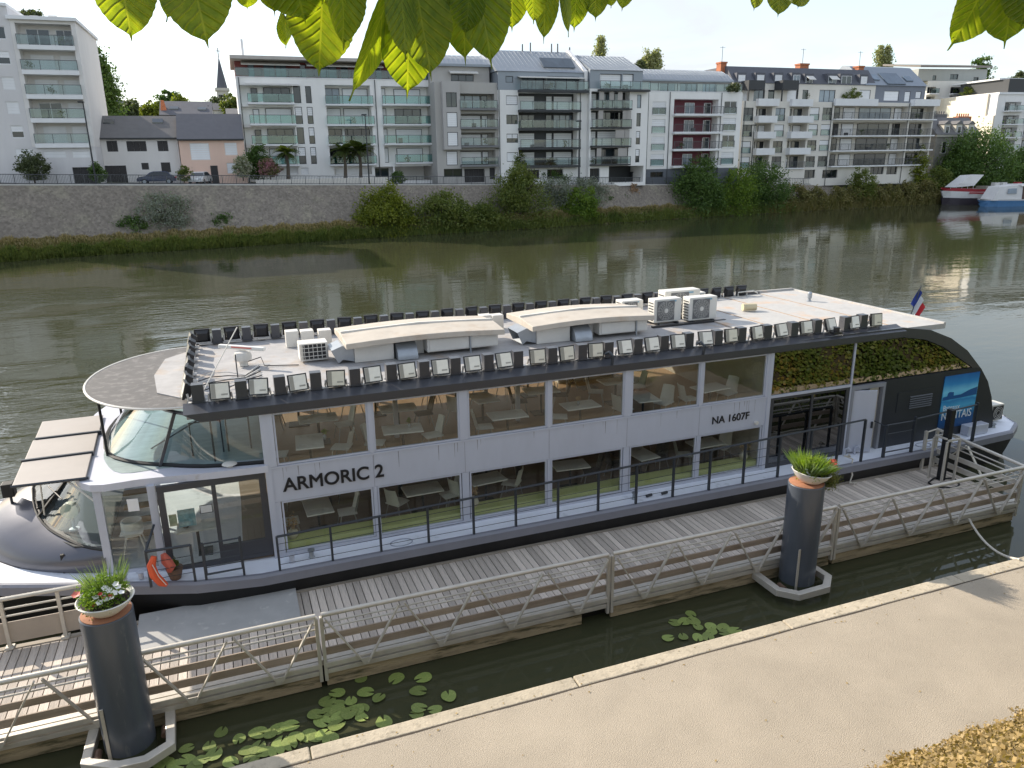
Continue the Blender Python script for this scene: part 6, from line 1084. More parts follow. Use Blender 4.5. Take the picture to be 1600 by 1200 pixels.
# roof equipment: floodlights and dark boxes, shared meshes
def me_of(mb, mat, smooth=False, name='m'):
    me = bpy.data.meshes.new(name); me.from_pydata(mb.v, [], mb.f); me.materials.append(mat)
    if smooth: me.polygons.foreach_set('use_smooth', [True] * len(me.polygons)); me.set_sharp_from_angle(angle=R(40))
    return me
def rot(mb, a): c, s = math.cos(a), math.sin(a); mb.v = [(x, y*c - z*s, y*s + z*c) for x, y, z in mb.v]; return mb
BLK = M('black lamp housing', (.022, .022, .024), .45, var=.1); LENS = M('floodlight glass', (.80, .76, .64), .12, var=.12, vs=6, spec=.9, coat=.6); BRKT = M('pale bracket', (.60, .58, .55), .5, .2, var=.1); REFL = M('floodlight inner plate', (.34, .32, .27), .35, var=.1)
h_ = MB().hexa([(-.12, .13, -.10), (.12, .13, -.10), (.12, .13, .10), (-.12, .13, .10), (-.17, 0, -.155), (.17, 0, -.155), (.17, 0, .155), (-.17, 0, .155)]); 
for a, b, c, d in ((-.19, .19, .135, .17), (-.19, .19, -.17, -.135), (-.19, -.155, -.135, .135), (.155, .19, -.135, .135)): h_.box(a, b, -.03, .02, c, d)
FL_H = me_of(rot(h_, R(-14)), BLK, name='floodlight'); FL_L = me_of(rot(MB().box(-.165, .165, -.034, -.031, -.145, .145), R(-14)), LENS, name='lens')
FL_R = me_of(rot(MB().box(-.16, -.08, -.0365, -.0345, -.14, .14).box(.02, .14, -.0365, -.0345, -.09, -.06), R(-14)), REFL, name='reflector')
FL_B = me_of(MB().tube([(-.20, .03, -.04), (-.215, .05, -.15), (-.215, .05, -.20), (.215, .05, -.20), (.215, .05, -.15), (.20, .03, -.04)], .022, 6).box(-.10, .10, .02, .20, -.215, -.195), BRKT, name='bracket')
BX = me_of(MB().box(-.11, .11, -.10, .10, 0, .34).box(-.13, .13, -.12, .12, -.02, 0), GRAPH, name='lamp_box')
OB = Vector((8, YC, 0))
def flood(x, y, z, rz):
    o = link('floodlight', FL_H, BO); o.location = Vector((x, y, z)) - OB; o.rotation_euler = (random.uniform(-.16, .10), random.uniform(-.03, .03), rz + random.uniform(-.14, .14))
    for n_, me in (('lens', FL_L), ('reflector', FL_R), ('bracket', FL_B)): link(n_, me, o)
def lbox(x, y, z, rz=0): o = link('lamp_box', BX, BO); o.location = Vector((x, y, z)) - OB; o.rotation_euler = (0, 0, rz + random.uniform(-.03, .03))
NX = [-.36, .36, 1.11, 1.87, 2.62, 3.35, 4.08, 4.80, 5.53, 6.33, 7.05, 7.78, 8.54, 9.27, 9.98, 10.76, 11.5, 12.27, 13.02, 13.8, 14.59, 15.36, 16.12]
for k, x in enumerate(NX):
    flood(x, 15.28, 4.71, 0)
    if k < 22: lbox(x + (.37 if k != 20 else .5) + random.uniform(-.04, .04), 15.36 + random.uniform(-.03, .03), 4.53)
lbox(-.76, 15.40, 4.53)
mk('lamp_rail', MB().box(-.95, 16.4, 15.30, 15.40, 4.50, 4.525), BRKT, BO)
fx = -.75; k = 0
while fx < 13.9:
    flood(fx, 21.0, 4.66, math.pi); lbox(fx + .36, 20.95, 4.45); fx += .735; k += 1
for x in (14.6, 15.1, 15.6, 16.1): flood(x, 21.05, 4.62, math.pi)
for k in range(8): flood(-1.02, 15.75 + .68 * k, 4.68, -math.pi/2)
mk('lamp_rail', MB().box(-.75, 16.4, 20.9, 21.0, 4.41, 4.44).box(-1.0, -.92, 15.5, 21, 4.42, 4.455), BRKT, BO)
# ventilation housings with pale cover slabs
for x0, x1 in ((2.40, 6.28), (7.02, 10.52)):
    cv = mk('vent_cover', MB().loft([[(x0 + (x1 - x0) * t, y, z + .07 * math.sin(math.pi * t)) for y, z in ((17.25, 4.80), (17.25, 4.93), (18.2, 5.0), (19.15, 4.93), (19.15, 4.80))] for t in np.linspace(0, 1, 9)], True, True), M('aged cream cover slab', (.52, .465, .39), .65, var=.16, vs=1.6, bump=.15, bs=10, col2=(.44, .35, .26), c2s=1.3, c2lo=.56, c2hi=.75), BO, bevel=.012)
    mk('cover_rib', MB().loft([[(x0 + .02, 18.16, 5.0), (x0 + .02, 18.24, 5.0), (x0 + .02, 18.24, 5.04), (x0 + .02, 18.16, 5.04)], [((x0+x1)/2, 18.16, 5.07), ((x0+x1)/2, 18.24, 5.07), ((x0+x1)/2, 18.24, 5.11), ((x0+x1)/2, 18.16, 5.11)], [(x1 - .02, 18.16, 5.0), (x1 - .02, 18.24, 5.0), (x1 - .02, 18.24, 5.04), (x1 - .02, 18.16, 5.04)]], True, True), UNITW, cv)
    mk('vent_housing', MB().box(x0 + .22, x0 + 1.15, 17.5, 18.9, 4.405, 4.83), UNITW, BO, bevel=.015)
    p_ = mk('vent_housing', MB().box(x0 + 1.95, x1 - .12, 17.42, 18.9, 4.50, 4.84), UNITW, BO, bevel=.015); mk('side_panel', MB().box(x0 + 2.0, x0 + 3.0, 17.40, 17.42, 4.53, 4.81).box(x0 + 3.05, x1 - .16, 17.40, 17.42, 4.53, 4.81), UNITW, p_, bevel=.008); mk('housing_strut', MB().box(x0 + 3.01, x0 + 3.04, 17.36, 17.40, 4.40, 4.82), GALV, p_)
    mk('vent_link', MB().box(x0 + 1.16, x0 + 1.94, 17.75, 18.8, 4.42, 4.80), UNITW, BO)
    mk('duct', MB().loft([[(x0 + 1.2, 17.72 - .46*math.sin(t), 4.42 + .40*math.cos(t)), (x0 + 1.68, 17.72 - .46*math.sin(t), 4.42 + .40*math.cos(t)), (x0 + 1.68, 17.72, 4.42), (x0 + 1.2, 17.72, 4.42)] for t in np.linspace(0, math.pi/2, 10)], True, True), GALV, BO, True)
    hd = mk('duct_hood', MB().loft([[(x0 + .21, 17.55, 4.80), (x0 + .21, 18.25, 4.80), (x0 + .21, 18.25, 4.43), (x0 + .21, 17.55, 4.43)], [(x0 - .05, 17.55, 4.83), (x0 - .05, 18.25, 4.83), (x0 - .05, 18.25, 4.50), (x0 - .05, 17.55, 4.50)], [(x0 - .30, 17.55, 4.74), (x0 - .30, 18.25, 4.74), (x0 - .16, 18.25, 4.42), (x0 - .16, 17.55, 4.42)]], True, False), GALV, BO)
def condenser(x, y, w, dpt, h, face='y'):
    c = mk('condenser', MB().box(x, x + w, y, y + dpt, 4.47, 4.47 + h), M('condenser casing', (.70, .68, .62), .45, var=.05, vs=3), BO, bevel=.02)
    mk('foot_rail', MB().box(x + .1, x + .16, y - .05, y + dpt + .05, 4.405, 4.469).box(x + w - .16, x + w - .1, y - .05, y + dpt + .05, 4.405, 4.469), ANTH, c)
    cx, cz, r_ = x + w * .42, 4.47 + h * .5, h * .40
    mk('fan_recess', MB().box(cx - r_ * 1.05, cx + r_ * 1.05, y - .012, y - .002, cz - r_ * 1.05, cz + r_ * 1.05), M('grey fan recess', (.15, .15, .15), .6, var=.2, vs=10), c)
    g = MB()
    for q in (.25, .45, .65, .85, 1.0): g.tube([(cx + r_*q*math.cos(t), y - .025, cz + r_*q*math.sin(t)) for t in np.linspace(0, 2*math.pi, 19)], .006, 4)
    for t in np.linspace(0, math.pi, 9)[:-1]: g.bar((cx - r_*math.cos(t), y - .026, cz - r_*math.sin(t)), (cx + r_*math.cos(t), y - .026, cz + r_*math.sin(t)), .008, .008)
    o = mk('fan_grille', g, M('grille wire', (.55, .54, .5), .5, var=0), c); o['kind'] = 'stuff'; mk('fan_hub', MB().lathe([(.055, 0), (.05, .02)], (0, 0, 0), 12) if 0 else MB().tube([(cx, y - .03, cz), (cx, y - .045, cz)], .06, 12), UNITW, c)
    for k in range(7): mk('side_slot', MB().box(x - .004, x - .001, y + .05, y + dpt - .05, 4.52 + h * .12 * k, 4.55 + h * .12 * k), ANTH, c)
    mk('brand_plate', MB().box(x + w * .55, x + w * .8, y - .006, y - .001, 4.47 + h * .86, 4.47 + h * .93), M('blue plate', (.2, .38, .5), .5, var=.2, vs=40), c)
condenser(11.10, 18.25, .88, .36, .66); condenser(12.15, 18.1, .92, .36, .66); condenser(11.9, 19.0, 1.2, .4, .72); condenser(13.0, 19.3, .5, .4, .55); condenser(10.6, 19.2, .7, .4, .5)
mk('unit_frame', MB().box(10.9, 13.3, 17.95, 18.05, 4.402, 4.45).box(10.9, 13.3, 18.7, 18.8, 4.402, 4.45), BLK, BO)
for x, y in ((1.62, 19.6), (2.05, 19.5), (1.25, 19.7), (6.45, 19.6), (6.75, 19.5)): mk('white_box', MB().box(x, x + .32, y, y + .3, 4.405, 4.82), UNITW, BO, bevel=.012)
gc = mk('guarded_condenser', MB().box(1.42, 2.08, 18.0, 18.45, 4.45, 4.86), UNITW, BO, bevel=.012); mk('dark_grille', MB().box(1.50, 2.02, 17.975, 17.998, 4.49, 4.83), BLK, gc); m_ = MB()
for k in range(7): m_.box(1.42 + .10*k, 1.432 + .10*k, 17.94, 17.955, 4.46, 4.86)
for k in range(5): m_.box(1.42, 2.035, 17.935, 17.95, 4.46 + .098*k, 4.472 + .098*k)
o = mk('guard', m_, UNITW, gc); o['kind'] = 'stuff'
# radar, cables, aerial, mast lamp, horn
rd = onz(381, 571, 4.41); X_, Y_ = rd[0], rd[1]
r0 = mk('radar', MB().lathe([(.10, 0), (.10, .12), (.19, .14), (.21, .22), (.17, .33), (.08, .36)], (X_, Y_, 4.41), 20), UNITW, BO, True)
a_ = R(38); bar = MB().bar((X_ - .62*math.cos(a_), Y_ + .62*math.sin(a_), 4.84), (X_ + .62*math.cos(a_), Y_ - .62*math.sin(a_), 4.84), .10, .09); mk('radar_arm', bar, M('radar white', (.78, .76, .70), .4, var=.03), r0, bevel=.02); mk('red_stripe', MB().bar((X_ - .25*math.cos(a_) - .034, Y_ + .25*math.sin(a_) - .044, 4.85), (X_ + .3*math.cos(a_) - .034, Y_ - .3*math.sin(a_) - .044, 4.85), .006, .03), PETP, r0)
for k in range(6):
    y = 16.2 + .22*k; mk('cable', MB().tube([(-.85, y, 4.46), (-.55, y + .05, 4.52 + .03*(k % 2)), (-.2, y + .1*(k % 3), 4.50), (.15, 16.9 + .08*k, 4.44), (.5, 17.2 + .2*k, 4.42)], .012, 5), UNITW if k % 2 else BLACKM, BO, True)
mk('cable', MB().tube([(X_, Y_ + .2, 4.42), (X_ + .4, Y_ + .1, 4.55), (X_ + .45, Y_ - .3, 4.43), (X_ + 1.2, Y_ - .5, 4.42)], .012, 5), BLACKM, BO, True); mk('whip_aerial', MB().tube([(-.8, 15.7, 4.42), (.1, 16.2, 5.75)], .012, 5), UNITW, BO); mk('pole_aerial', MB().tube([(.0, 17.2, 4.41), (.0, 17.2, 4.95)], .014, 5), RAILM, BO)
mk('stern_lamp', MB().lathe([(.10, 0), (.05, .03), (.05, .1), (.075, .1), (.075, .26), (.04, .3)], (17.45, 19.3, 4.437), 14), GALV, BO, True); mk('roof_lamp', MB().lathe([(.05, 0), (.05, .08), (.10, .1), (.12, .26), (.05, .3)], (13.75, 15.75, 4.437), 14), GALV, BO, True)
mk('roof_cylinder', MB().tube([(14.5, 18.8, 4.56), (14.9, 18.7, 4.56)], .11, 14), M('cream canister', (.58, .50, .32), .5), BO, True); mk('roof_handle', MB().tube([(15.9, 20.9, 4.44), (15.9, 20.9, 4.58), (16.5, 20.9, 4.60), (16.7, 20.9, 4.5)], .02, 6), UNITW, BO)
for x in (8.05, 10.5): mk('drain_bend', MB().tube([(x, 14.97, 4.42), (x, 14.93, 4.62), (x - .05, 15.02, 4.70), (x - .11, 15.1, 4.64)], .036, 8), RAILM, BO, True)
mk('navigation_lamp', MB().box(14.48, 14.75, 15.0, 15.15, 4.50, 4.56).tube([(14.62, 15.08, 4.56), (14.62, 15.08, 4.68)], .08, 10), BLK, BO)
# stern air conditioner
c = mk('stern_condenser', MB().box(20.75, 21.75, 15.35, 15.75, 1.10, 1.62), M('stern condenser casing', (.66, .64, .58), .45, var=.05), BO, bevel=.02); mk('fan_recess', MB().box(21.28, 21.7, 15.33, 15.348, 1.15, 1.57), BLK, c); m_ = MB()
for q in (.08, .14, .19): m_.tube([(21.49 + q*math.cos(t), 15.318, 1.36 + q*math.sin(t)) for t in np.linspace(0, 2*math.pi, 17)], .007, 4)
o = mk('fan_grille', m_, UNITW, c); o['kind'] = 'stuff'
# flag
fl = thing('flag', 'small blue white and red flag drooping at the stern', 'flag', (20.3, 18.2, 3.0)); mk('pole', MB().tube([(20.35, 18.2, 2.9), (20.93, 18.2, 4.86)], .018, 8), RAILM, fl)
for k, c_ in enumerate(((.02, .04, .22), (.7, .7, .7), (.6, .03, .04))):
    g_ = []
    for j in range(7):
        t = j / 6; zt = 4.80 - t * .62 - .18 * k; g_.append([(20.90 - t * .10 + .045 * k * (1 - .2*t) + .02*math.sin(5*t + u*3), 18.2 + .07*math.sin(4*t + 2*u + k), zt - u * .2) for u in (0, .5, 1)])
    g_ = [[(20.90 - .18*(k + u) * (1 if 1 else 0) * -.55 - .27*t, 18.2 + .05*math.sin(6*(k+u) + 2*t), 4.80 - .95*t*.55 - .22*(k + u)) for u in (0, .33, .66, 1)] for t in np.linspace(0, 1, 8)]
    mk('blue_stripe' if k == 0 else 'white_stripe' if k == 1 else 'red_stripe', MB().loft(g_), M('flag cloth', c_, .8, var=.06), fl, True)
# things on the deck by the bow
lb = thing('rescue_sling', 'orange rescue sling and bag hanging on the bow deck rail', 'rescue sling', (-1.8, 14.5, 1.25)); OR = M('orange nylon', (.70, .10, .03), .6, var=.12, vs=9)
mk('sling', MB().tube([(-1.86, 14.44, 1.86), (-1.93, 14.40, 1.7), (-1.90, 14.38, 1.5), (-1.80, 14.38, 1.32), (-1.72, 14.40, 1.24)], [.05, .08, .085, .08, .04], 8), OR, lb, True); mk('bag', MB().tube([(-1.72, 14.6, 1.80), (-1.68, 14.58, 1.65), (-1.62, 14.6, 1.5), (-1.66, 14.62, 1.4)], [.05, .10, .09, .05], 8), M('faded red bag', (.55, .13, .09), .7, var=.15), lb, True); mk('cord', MB().tube([(-1.90, 14.33, 1.75), (-1.82, 14.30, 1.5), (-1.72, 14.33, 1.28)], .008, 5), UNITW, lb)
pt = thing('plant_pot', 'brown plant pot on the deck beside the orange rescue sling', 'plant pot', (-1.58, 14.75, 1.16)); mk('pot', MB().lathe([(.10, 0), (.15, .2), (.16, .24), (.13, .23)], (-1.58, 14.75, 1.16), 18), M('brown clay pot', (.16, .10, .07), .8, var=.2), pt, True); o = np_mesh('leaves', leaf_quads(crown_points((-1.58, 14.75, 1.46), (.10, .10, .08), 160, .3), .07), 4, DRYP, pt); o['kind'] = 'stuff'

# loose cables along the roof lamps, dirt runs on the hull side
for k in range(12):
    x0 = -.4 + k * 1.35; mk('lamp_cable', MB().tube([(x0, 15.45, 4.50), (x0 + .3, 15.60 + .06*math.sin(k), 4.43), (x0 + .75, 15.55 + .08*math.cos(k*2), 4.43), (x0 + 1.2, 15.5, 4.50)], .011, 5), BLACKM if k % 3 else UNITW, BO, True)
STK = M('dirt run', (.26, .26, .28), .7, var=.3, vs=8)
rs = random.Random(5)
for k in range(26):
    x = rs.uniform(.6, 12.4); l = rs.uniform(.08, .38); w = rs.uniform(.004, .012); mk('dirt_run', MB().prism([(x - w, YN - .0712, 3.03), (x + w, YN - .0712, 3.03), (x + w*.3, YN - .0712, 3.03 - l), (x - w*.3, YN - .0712, 3.03 - l)], (0, .0008, 0)), STK, BO)
# ------------------------------------------------------------------ tables, chairs and small things inside the boat
CHW = M('white chair plastic', (.74, .74, .72), .45, var=.03); CHD = M('dark chair mesh', (.04, .04, .042), .6, var=.1); TBW = M('white table top', (.78, .78, .76), .35, var=.03); STL = M('chair leg steel', (.45, .45, .46), .35, .7, var=0); GRN = LEAF('vase greenery', [(.10, .18, .03), (.22, .30, .06), (.3, .3, .1)], .3)
def chair(mat, label, group):
    t = thing('chair', label, 'chair', (0, 0, 0), group)
    mk('seat', MB().loft([[(x, y, .40 + .015 * math.cos(x * 8) + (.02 if y > .15 else 0)) for x in (-.2, -.1, 0, .1, .2)] for y in (-.2, -.05, .1, .2)] + [[(x, y, .385) for x in (-.19, -.1, 0, .1, .19)] for y in (.2, -.2)]), mat, t, True)
    mk('backrest', MB().loft([[(-.19 + .03 * abs(s - .5), .19 + .10 * s + .06 * abs(a) , .42 + .38 * s) if False else (a * (.19 - .03 * s), .19 + .10 * s - .05 * a * a, .42 + .38 * s) for a in (-1, -.5, 0, .5, 1)] for s in (0, .25, .5, .75, 1)] + [[(a * (.16 - .03 * (s - 1)), .20 + .10 * s - .05 * a * a + .012, .42 + .38 * s) for a in (-1, -.5, 0, .5, 1)] for s in (1, .5, 0)]), mat, t, True)
    for sx in (-1, 1):
        for sy in (-1, 1): mk('leg', MB().tube([(sx * .15, sy * .14, .39), (sx * .21, sy * .22, 0)], .012, 6), STL, t)
    return t
def table(label, group, w=.58, l=.44):
    t = thing('table', label, 'table', (0, 0, 0), group); mk('table_top', MB().box(-l, l, -w/2, w/2, .60, .63), TBW, t, bevel=.006); mk('pedestal', MB().tube([(0, 0, 0), (0, 0, .6)], .03, 8), ANTH, t); mk('foot', MB().box(-.25, .25, -.2, .2, 0, .02), ANTH, t)
    for k, (x, y) in enumerate(((-.28, -.12), (.28, .12), (-.26, .14), (.26, -.14))): mk('plate', MB().lathe([(.05, .631), (.09, .645), (.085, .645), (.04, .636)], (x, y, 0), 12), TBW, t)
    return t
c0 = chair(CHW, 'x', 'white chairs in the boat'); d0 = chair(CHD, 'x', 'dark chairs in the boat'); t0 = table('x', 'white tables in the boat'); used = set()
ORD = ['first', 'second', 'third', 'fourth', 'fifth', 'sixth']
def put(proto, label, loc, rot=0):
    if proto.name not in used: used.add(proto.name); proto.location = Vector(loc); proto.rotation_euler = (0, 0, rot); proto['label'] = label; return proto
    return copy_tree(proto, loc, rot, label)
for dk, z in (('upper', 2.60), ('lower', 1.076)):
    for k in range(6):
        xc = .45 + 2.02 * k + 1.02
        for row, y in (('near', 15.85), ('middle', 17.35), ('far', 18.9)):
            if dk == 'lower' and (row == 'far' or row == 'middle' and k in (1, 3, 5)): continue
            if dk == 'upper' and row != 'near' and k == 5: continue
            wn = 'behind the %s %s window from the bow' % (ORD[k], dk); j = random.uniform(-.3, .3); rz = random.uniform(-.12, .12) + (math.pi/2 if (k * 3 + len(row)) % 4 == 0 else 0)
            put(t0, 'white table in the %s row %s' % (row, wn), (xc + j, y, z), rz)
            for sg, side in ((-1, 'bow'), (1, 'stern')):
                if random.random() < .12: continue
                pr = d0 if (row == 'middle' and k in (1, 3)) or (dk == 'lower' and k in (3, 4)) else c0
                put(pr, '%s chair, %s side of %s table, %s %s window from bow' % ('dark' if pr is d0 else 'white', side, row, ORD[k], dk), (xc + j + sg * random.uniform(.54, .68), y + random.uniform(-.08, .12), z), -sg * math.pi / 2 + random.uniform(-.7, .7))
def vase(name, label, x, y, z, r, h, mat, flower, group):
    t = thing(name, label, 'vase', (x, y, z), group); mk('body', MB().lathe([(r*.5, 0), (r, h*.4), (r*.8, h*.75), (r*.35, h*.9), (r*.4, h)], (x, y, z), 16), mat, t, True)
    o = np_mesh('flowers', leaf_quads(crown_points((x, y, z + h * 1.5), (r*.9, r*.9, h*.5), 160, .3), .05, .5), 4, flower, t); o['kind'] = 'stuff'
DRYF = LEAF('dried flowers', [(.4, .08, .06), (.6, .45, .3), (.3, .2, .12), (.55, .15, .15)], .3); CER = M('cream ceramic', (.62, .58, .48), .4, var=.06)
gV = 'round vases on the inner ledge'
vase('vase', 'round cream vase behind the third lower window beside a rail post', 4.75, 15.32, 1.292, .13, .26, CER, DRYF, gV); vase('vase', 'round cream vase with red flowers behind the last lower window', 12.2, 15.32, 1.292, .12, .25, CER, DRYF, gV); vase('vase', 'round cream vase behind the first lower window by the front post', .72, 15.32, 1.292, .12, .24, CER, DRYF, gV)
gt_ = 'small green vases on tables'
for lab, x, z in (('small green vase on the table behind the first upper window', 1.6, 3.235), ('small green vase on the table behind the second upper window', 3.45, 3.235), ('small red flower vase on the table behind the fourth upper window', 7.6, 3.235)): vase('table_vase', lab, x, 15.8, z, .045, .12, GALV, DRYF if 'red' in lab else GRN, gt_)
# bow cabin: high chair, fan, plant table, stair
hc = thing('high_chair', 'white plastic high chair behind the tall glass panel at the bow', 'high chair', (-2.35, 15.85, 1.17)); b = (-2.35, 15.85, 1.17)
mk('seat', MB().lathe([(.10, .55), (.19, .58), (.21, .70), (.20, .88), (.17, .88), (.17, .64)], b, 18), CHW, hc, True); mk('tray', MB().box(b[0] - .2, b[0] + .22, b[1] - .34, b[1] - .12, b[2] + .70, b[2] + .72), CHW, hc, bevel=.01)
for sx in (-1, 1):
    for sy in (-1, 1): mk('leg', MB().tube([(b[0] + sx*.12, b[1] + sy*.10, b[2] + .58), (b[0] + sx*.26, b[1] + sy*.22, b[2])], .018, 6), CHW, hc)
fn = thing('desk_fan', 'white desk fan behind the lower bow windscreen', 'fan', (-3.5, 16.5, 1.75)); mk('stand', MB().lathe([(.10, 0), (.10, .03), (.03, .05), (.03, .32)], (-3.5, 16.5, 1.75), 14), CHW, fn, True); mk('head', MB().tube([(-3.52, 16.42, 2.2), (-3.50, 16.55, 2.2)], .17, 18), M('fan head', (.62, .66, .55), .4, var=.1), fn, True)
mk('dash_shelf', MB().prism([(-4.1, 16.6, 1.72), (-3.4, 15.7, 1.72), (-2.75, 15.45, 1.72), (-2.75, 20.9, 1.72), (-3.4, 20.7, 1.72), (-4.1, 19.8, 1.72)], (0, 0, .03)), M('dark dashboard', (.05, .055, .06), .5), BO)
for k in range(7): mk('stair_tread', MB().box(-2.65, -1.95, 16.7 + .22*k, 16.95 + .22*k, 1.25 + .24*k, 1.29 + .24*k), M('stair timber', (.30, .22, .15), .6, var=.15, vs=3), BO)
pt_ = table('small white table with flowers just inside the sliding door', 'white tables in the boat', .5, .38); pt_.location = (-1.15, 15.75, 1.12); vase('flower_pot', 'brown pot of dried flowers on the small table inside the sliding door', -1.35, 15.72, 1.752, .09, .14, M('brown pot', (.14, .09, .06), .7), DRYF, None)
# ------------------------------------------------------------------ far street: railing, lamps, cars, walls, scooter; barges; the near tree
RAILG = M('grey street railing', (.09, .095, .10), .5, .3, var=0)
xs_ = [s[0] for s in ST]
def edge(px): return interp(Ep, px)
pxs = list(np.linspace(-150, 1470, 76)); sr = thing('street_railing', 'thin grey railing on top of the embankment wall across the river', 'railing', edge(500))
up_ = np.array([0, 0, 1.0])
for z in (1.02, .12): mk('rail', MB().tube([edge(p) + up_ * z for p in pxs], .035, 5), RAILG, sr)
for p in pxs: e = edge(p); mk('post', MB().box(e[0] - .035, e[0] + .035, e[1] - .035, e[1] + .035, e[2], e[2] + 1.0), RAILG, sr)
m_ = MB()
for i in range(len(pxs) - 1):
    for t in np.linspace(0, 1, 10)[1:-1]: e = edge(pxs[i] * (1 - t) + pxs[i+1] * t); m_.box(e[0] - .012, e[0] + .012, e[1] - .012, e[1] + .012, e[2] + .14, e[2] + 1.0)
o = mk('baluster', m_, RAILG, sr); o['kind'] = 'stuff'
def lamp(label, px, yt, D, h2=0):
    b = ond(px, 285, D); b[2] = edge(px)[2]; d = ray(px, yt); zt = CAMZ + d[2] * D / (d @ fw); t = thing('street_lamp', label, 'street lamp', b, 'street lamps across the river')
    mk('pole', MB().tube([b, (b[0], b[1], zt)], [.10, .06], 7), ANTH, t); mk('lamp_head', MB().box(b[0] - .45, b[0] + .12, b[1] - .5, b[1] + .1, zt - .02, zt + .12), ANTH, t, bevel=.03)
lamp('tall dark street lamp at the corner of the white terraced house', 150, 160, ed(150) + .8); lamp('tall dark street lamp before the white block with green balconies', 577, 180, ed(577) + .8); lamp('dark street lamp right of the wide black balconies', 904, 190, ed(904) + .8); lamp('dark street lamp at the left end of the long cream block', 1172, 196, ed(1172) + 1); lamp('dark street lamp near the right end of the long cream block', 1404, 208, ed(1404) + 1)
def car(label, px, D, rz, paint, sc=1.0):
    b = ond(px, 283, D); e = edge(px); b[2] = e[2] - .1; t = thing('parked_car', label, 'car', b, 'cars parked across the river'); t.rotation_euler = (0, 0, rz)
    prof = [(-2.05, .35), (-2.1, .62), (-1.95, .86), (-1.75, .93), (-1.25, 1.38), (-.9, 1.47), (.25, 1.46), (.6, 1.36), (1.15, .96), (1.9, .82), (2.1, .60), (2.08, .35)]
    wd_ = lambda z: .86 if z < .9 else .86 - (z - .9) * .42
    b_ = MB().loft([[(x, -wd_(z), z) for x, z in prof], [(x, wd_(z), z) for x, z in prof]]); b_.poly([(x, -wd_(z) , z) for x, z in prof]); b_.poly([(x, wd_(z), z) for x, z in reversed(prof)])
    bd = mk('body', b_, paint, t, local=True)
    for sg in (-1, 1):
        mk('side_window', MB().poly([(x, sg * (wd_(z) + .006), z) for x, z in ((-1.55, .97), (-1.18, 1.34), (-.85, 1.41), (.22, 1.40), (.52, 1.30), (.95, .97))]), PANE, t, local=True)
        for x in (-1.3, 1.3): w_ = mk('wheel', MB().tube([(x, sg * .70, .32), (x, sg * .88, .32)], .32, 16), BLACKM, t, local=True); mk('rim', MB().tube([(x, sg * .87, .32), (x, sg * .89, .32)], .20, 12), GALV, w_, local=True)
        mk('headlight', MB().box(1.98, 2.085, sg * .55 - .15, sg * .55 + .15, .60, .72), PANEB, t, local=True); mk('tail_light', MB().box(-2.09, -2.0, sg * .62 - .12, sg * .62 + .12, .68, .84), PETR, t, local=True)
    mk('windscreen', MB().poly([(1.13, -.78, .985), (1.13, .78, .985), (.63, .66, 1.355), (.63, -.66, 1.355)]), PANE, t, local=True); mk('number_plate', MB().box(2.085, 2.10, -.26, .26, .44, .54), FRAMEW, t, local=True)
car('dark blue parked car seen from the side before the white terraced house', 246, ed(246) + 5.5, R(178), M('dark blue car paint', (.02, .03, .07), .3, .3, var=.02, coat=.6)); car('white parked car seen from the front before the pink house', 313, ed(313) + 4.5, R(-105), M('white car paint', (.75, .75, .74), .3, var=.02, coat=.6))
def low_wall(label, px0, px1, y0, off, mat, posts, gate=None, name='garden_wall'):
    A = edge(px0) + np.array([fw[0], fw[1], 0]) * off; B_ = edge(px1) + np.array([fw[0], fw[1], 0]) * off; d = ray((px0+px1)/2, y0); D = ((A + B_) / 2) @ fw; zt = CAMZ + d[2] * D / (d @ fw); zb_ = min(A[2], B_[2]) - .5
    t = thing(name, label, 'wall', A, None); u = Vector(B_) - Vector(A); u.z = 0; L_ = u.length; u.normalize(); n_ = Vector((-u.y, u.x, 0))
    def bx(m, s0, s1, z0, z1, d0, d1): P = [Vector(A) + u*s + n_*q for s, q in ((s0,d0),(s1,d0),(s1,d1),(s0,d1))]; return m.hexa([(p.x,p.y,z0) for p in P] + [(p.x,p.y,z1) for p in P])
    segs = [(0, L_)] if not gate else [(0, L_*gate[0]), (L_*gate[1], L_)]
    for s0, s1 in segs:
        mk('wall', bx(MB(), s0, s1, zb_, zt, 0, .25), mat, t)
    for q in posts: mk('pillar', bx(bx(MB(), L_*q - .25, L_*q + .25, zb_, zt + .7, -.1, .4), L_*q - .33, L_*q + .33, zt + .7, zt + .85, -.18, .48), mat, t)
    return t, bx, L_, zb_, zt
low_wall('white garden wall with pillars before the long cream block', 1222, 1445, 273, 3.0, WHITE, (.20, .32, .84, .93), (.22, .30))
low_wall('low stepped beige wall before the white block', 388, 600, 279, 2.6, CREAM, ()); low_wall('dark fence panel below the shuttered block', 880, 1062, 278, 2.8, ANTH, (.3, .6), None, 'fence_panel')
g_ = thing('entrance_gate', 'dark gate between the white pillars of the garden wall', 'gate', edge(1278)); a = edge(1273) + np.array([fw[0], fw[1], 0]) * 3; b = edge(1288) + np.array([fw[0], fw[1], 0]) * 3; m_ = MB()
mk('frame', MB().bar(a + up_ * .3, b + up_ * .3, .06, .08).bar(a + up_ * 2.0, b + up_ * 2.0, .06, .08), ANTH, g_)
for t in np.linspace(0, 1, 9): p = a + (b - a) * t; mk('bar', MB().box(p[0] - .02, p[0] + .02, p[1] - .02, p[1] + .02, p[2] + .2, p[2] + 2.0), ANTH, g_)
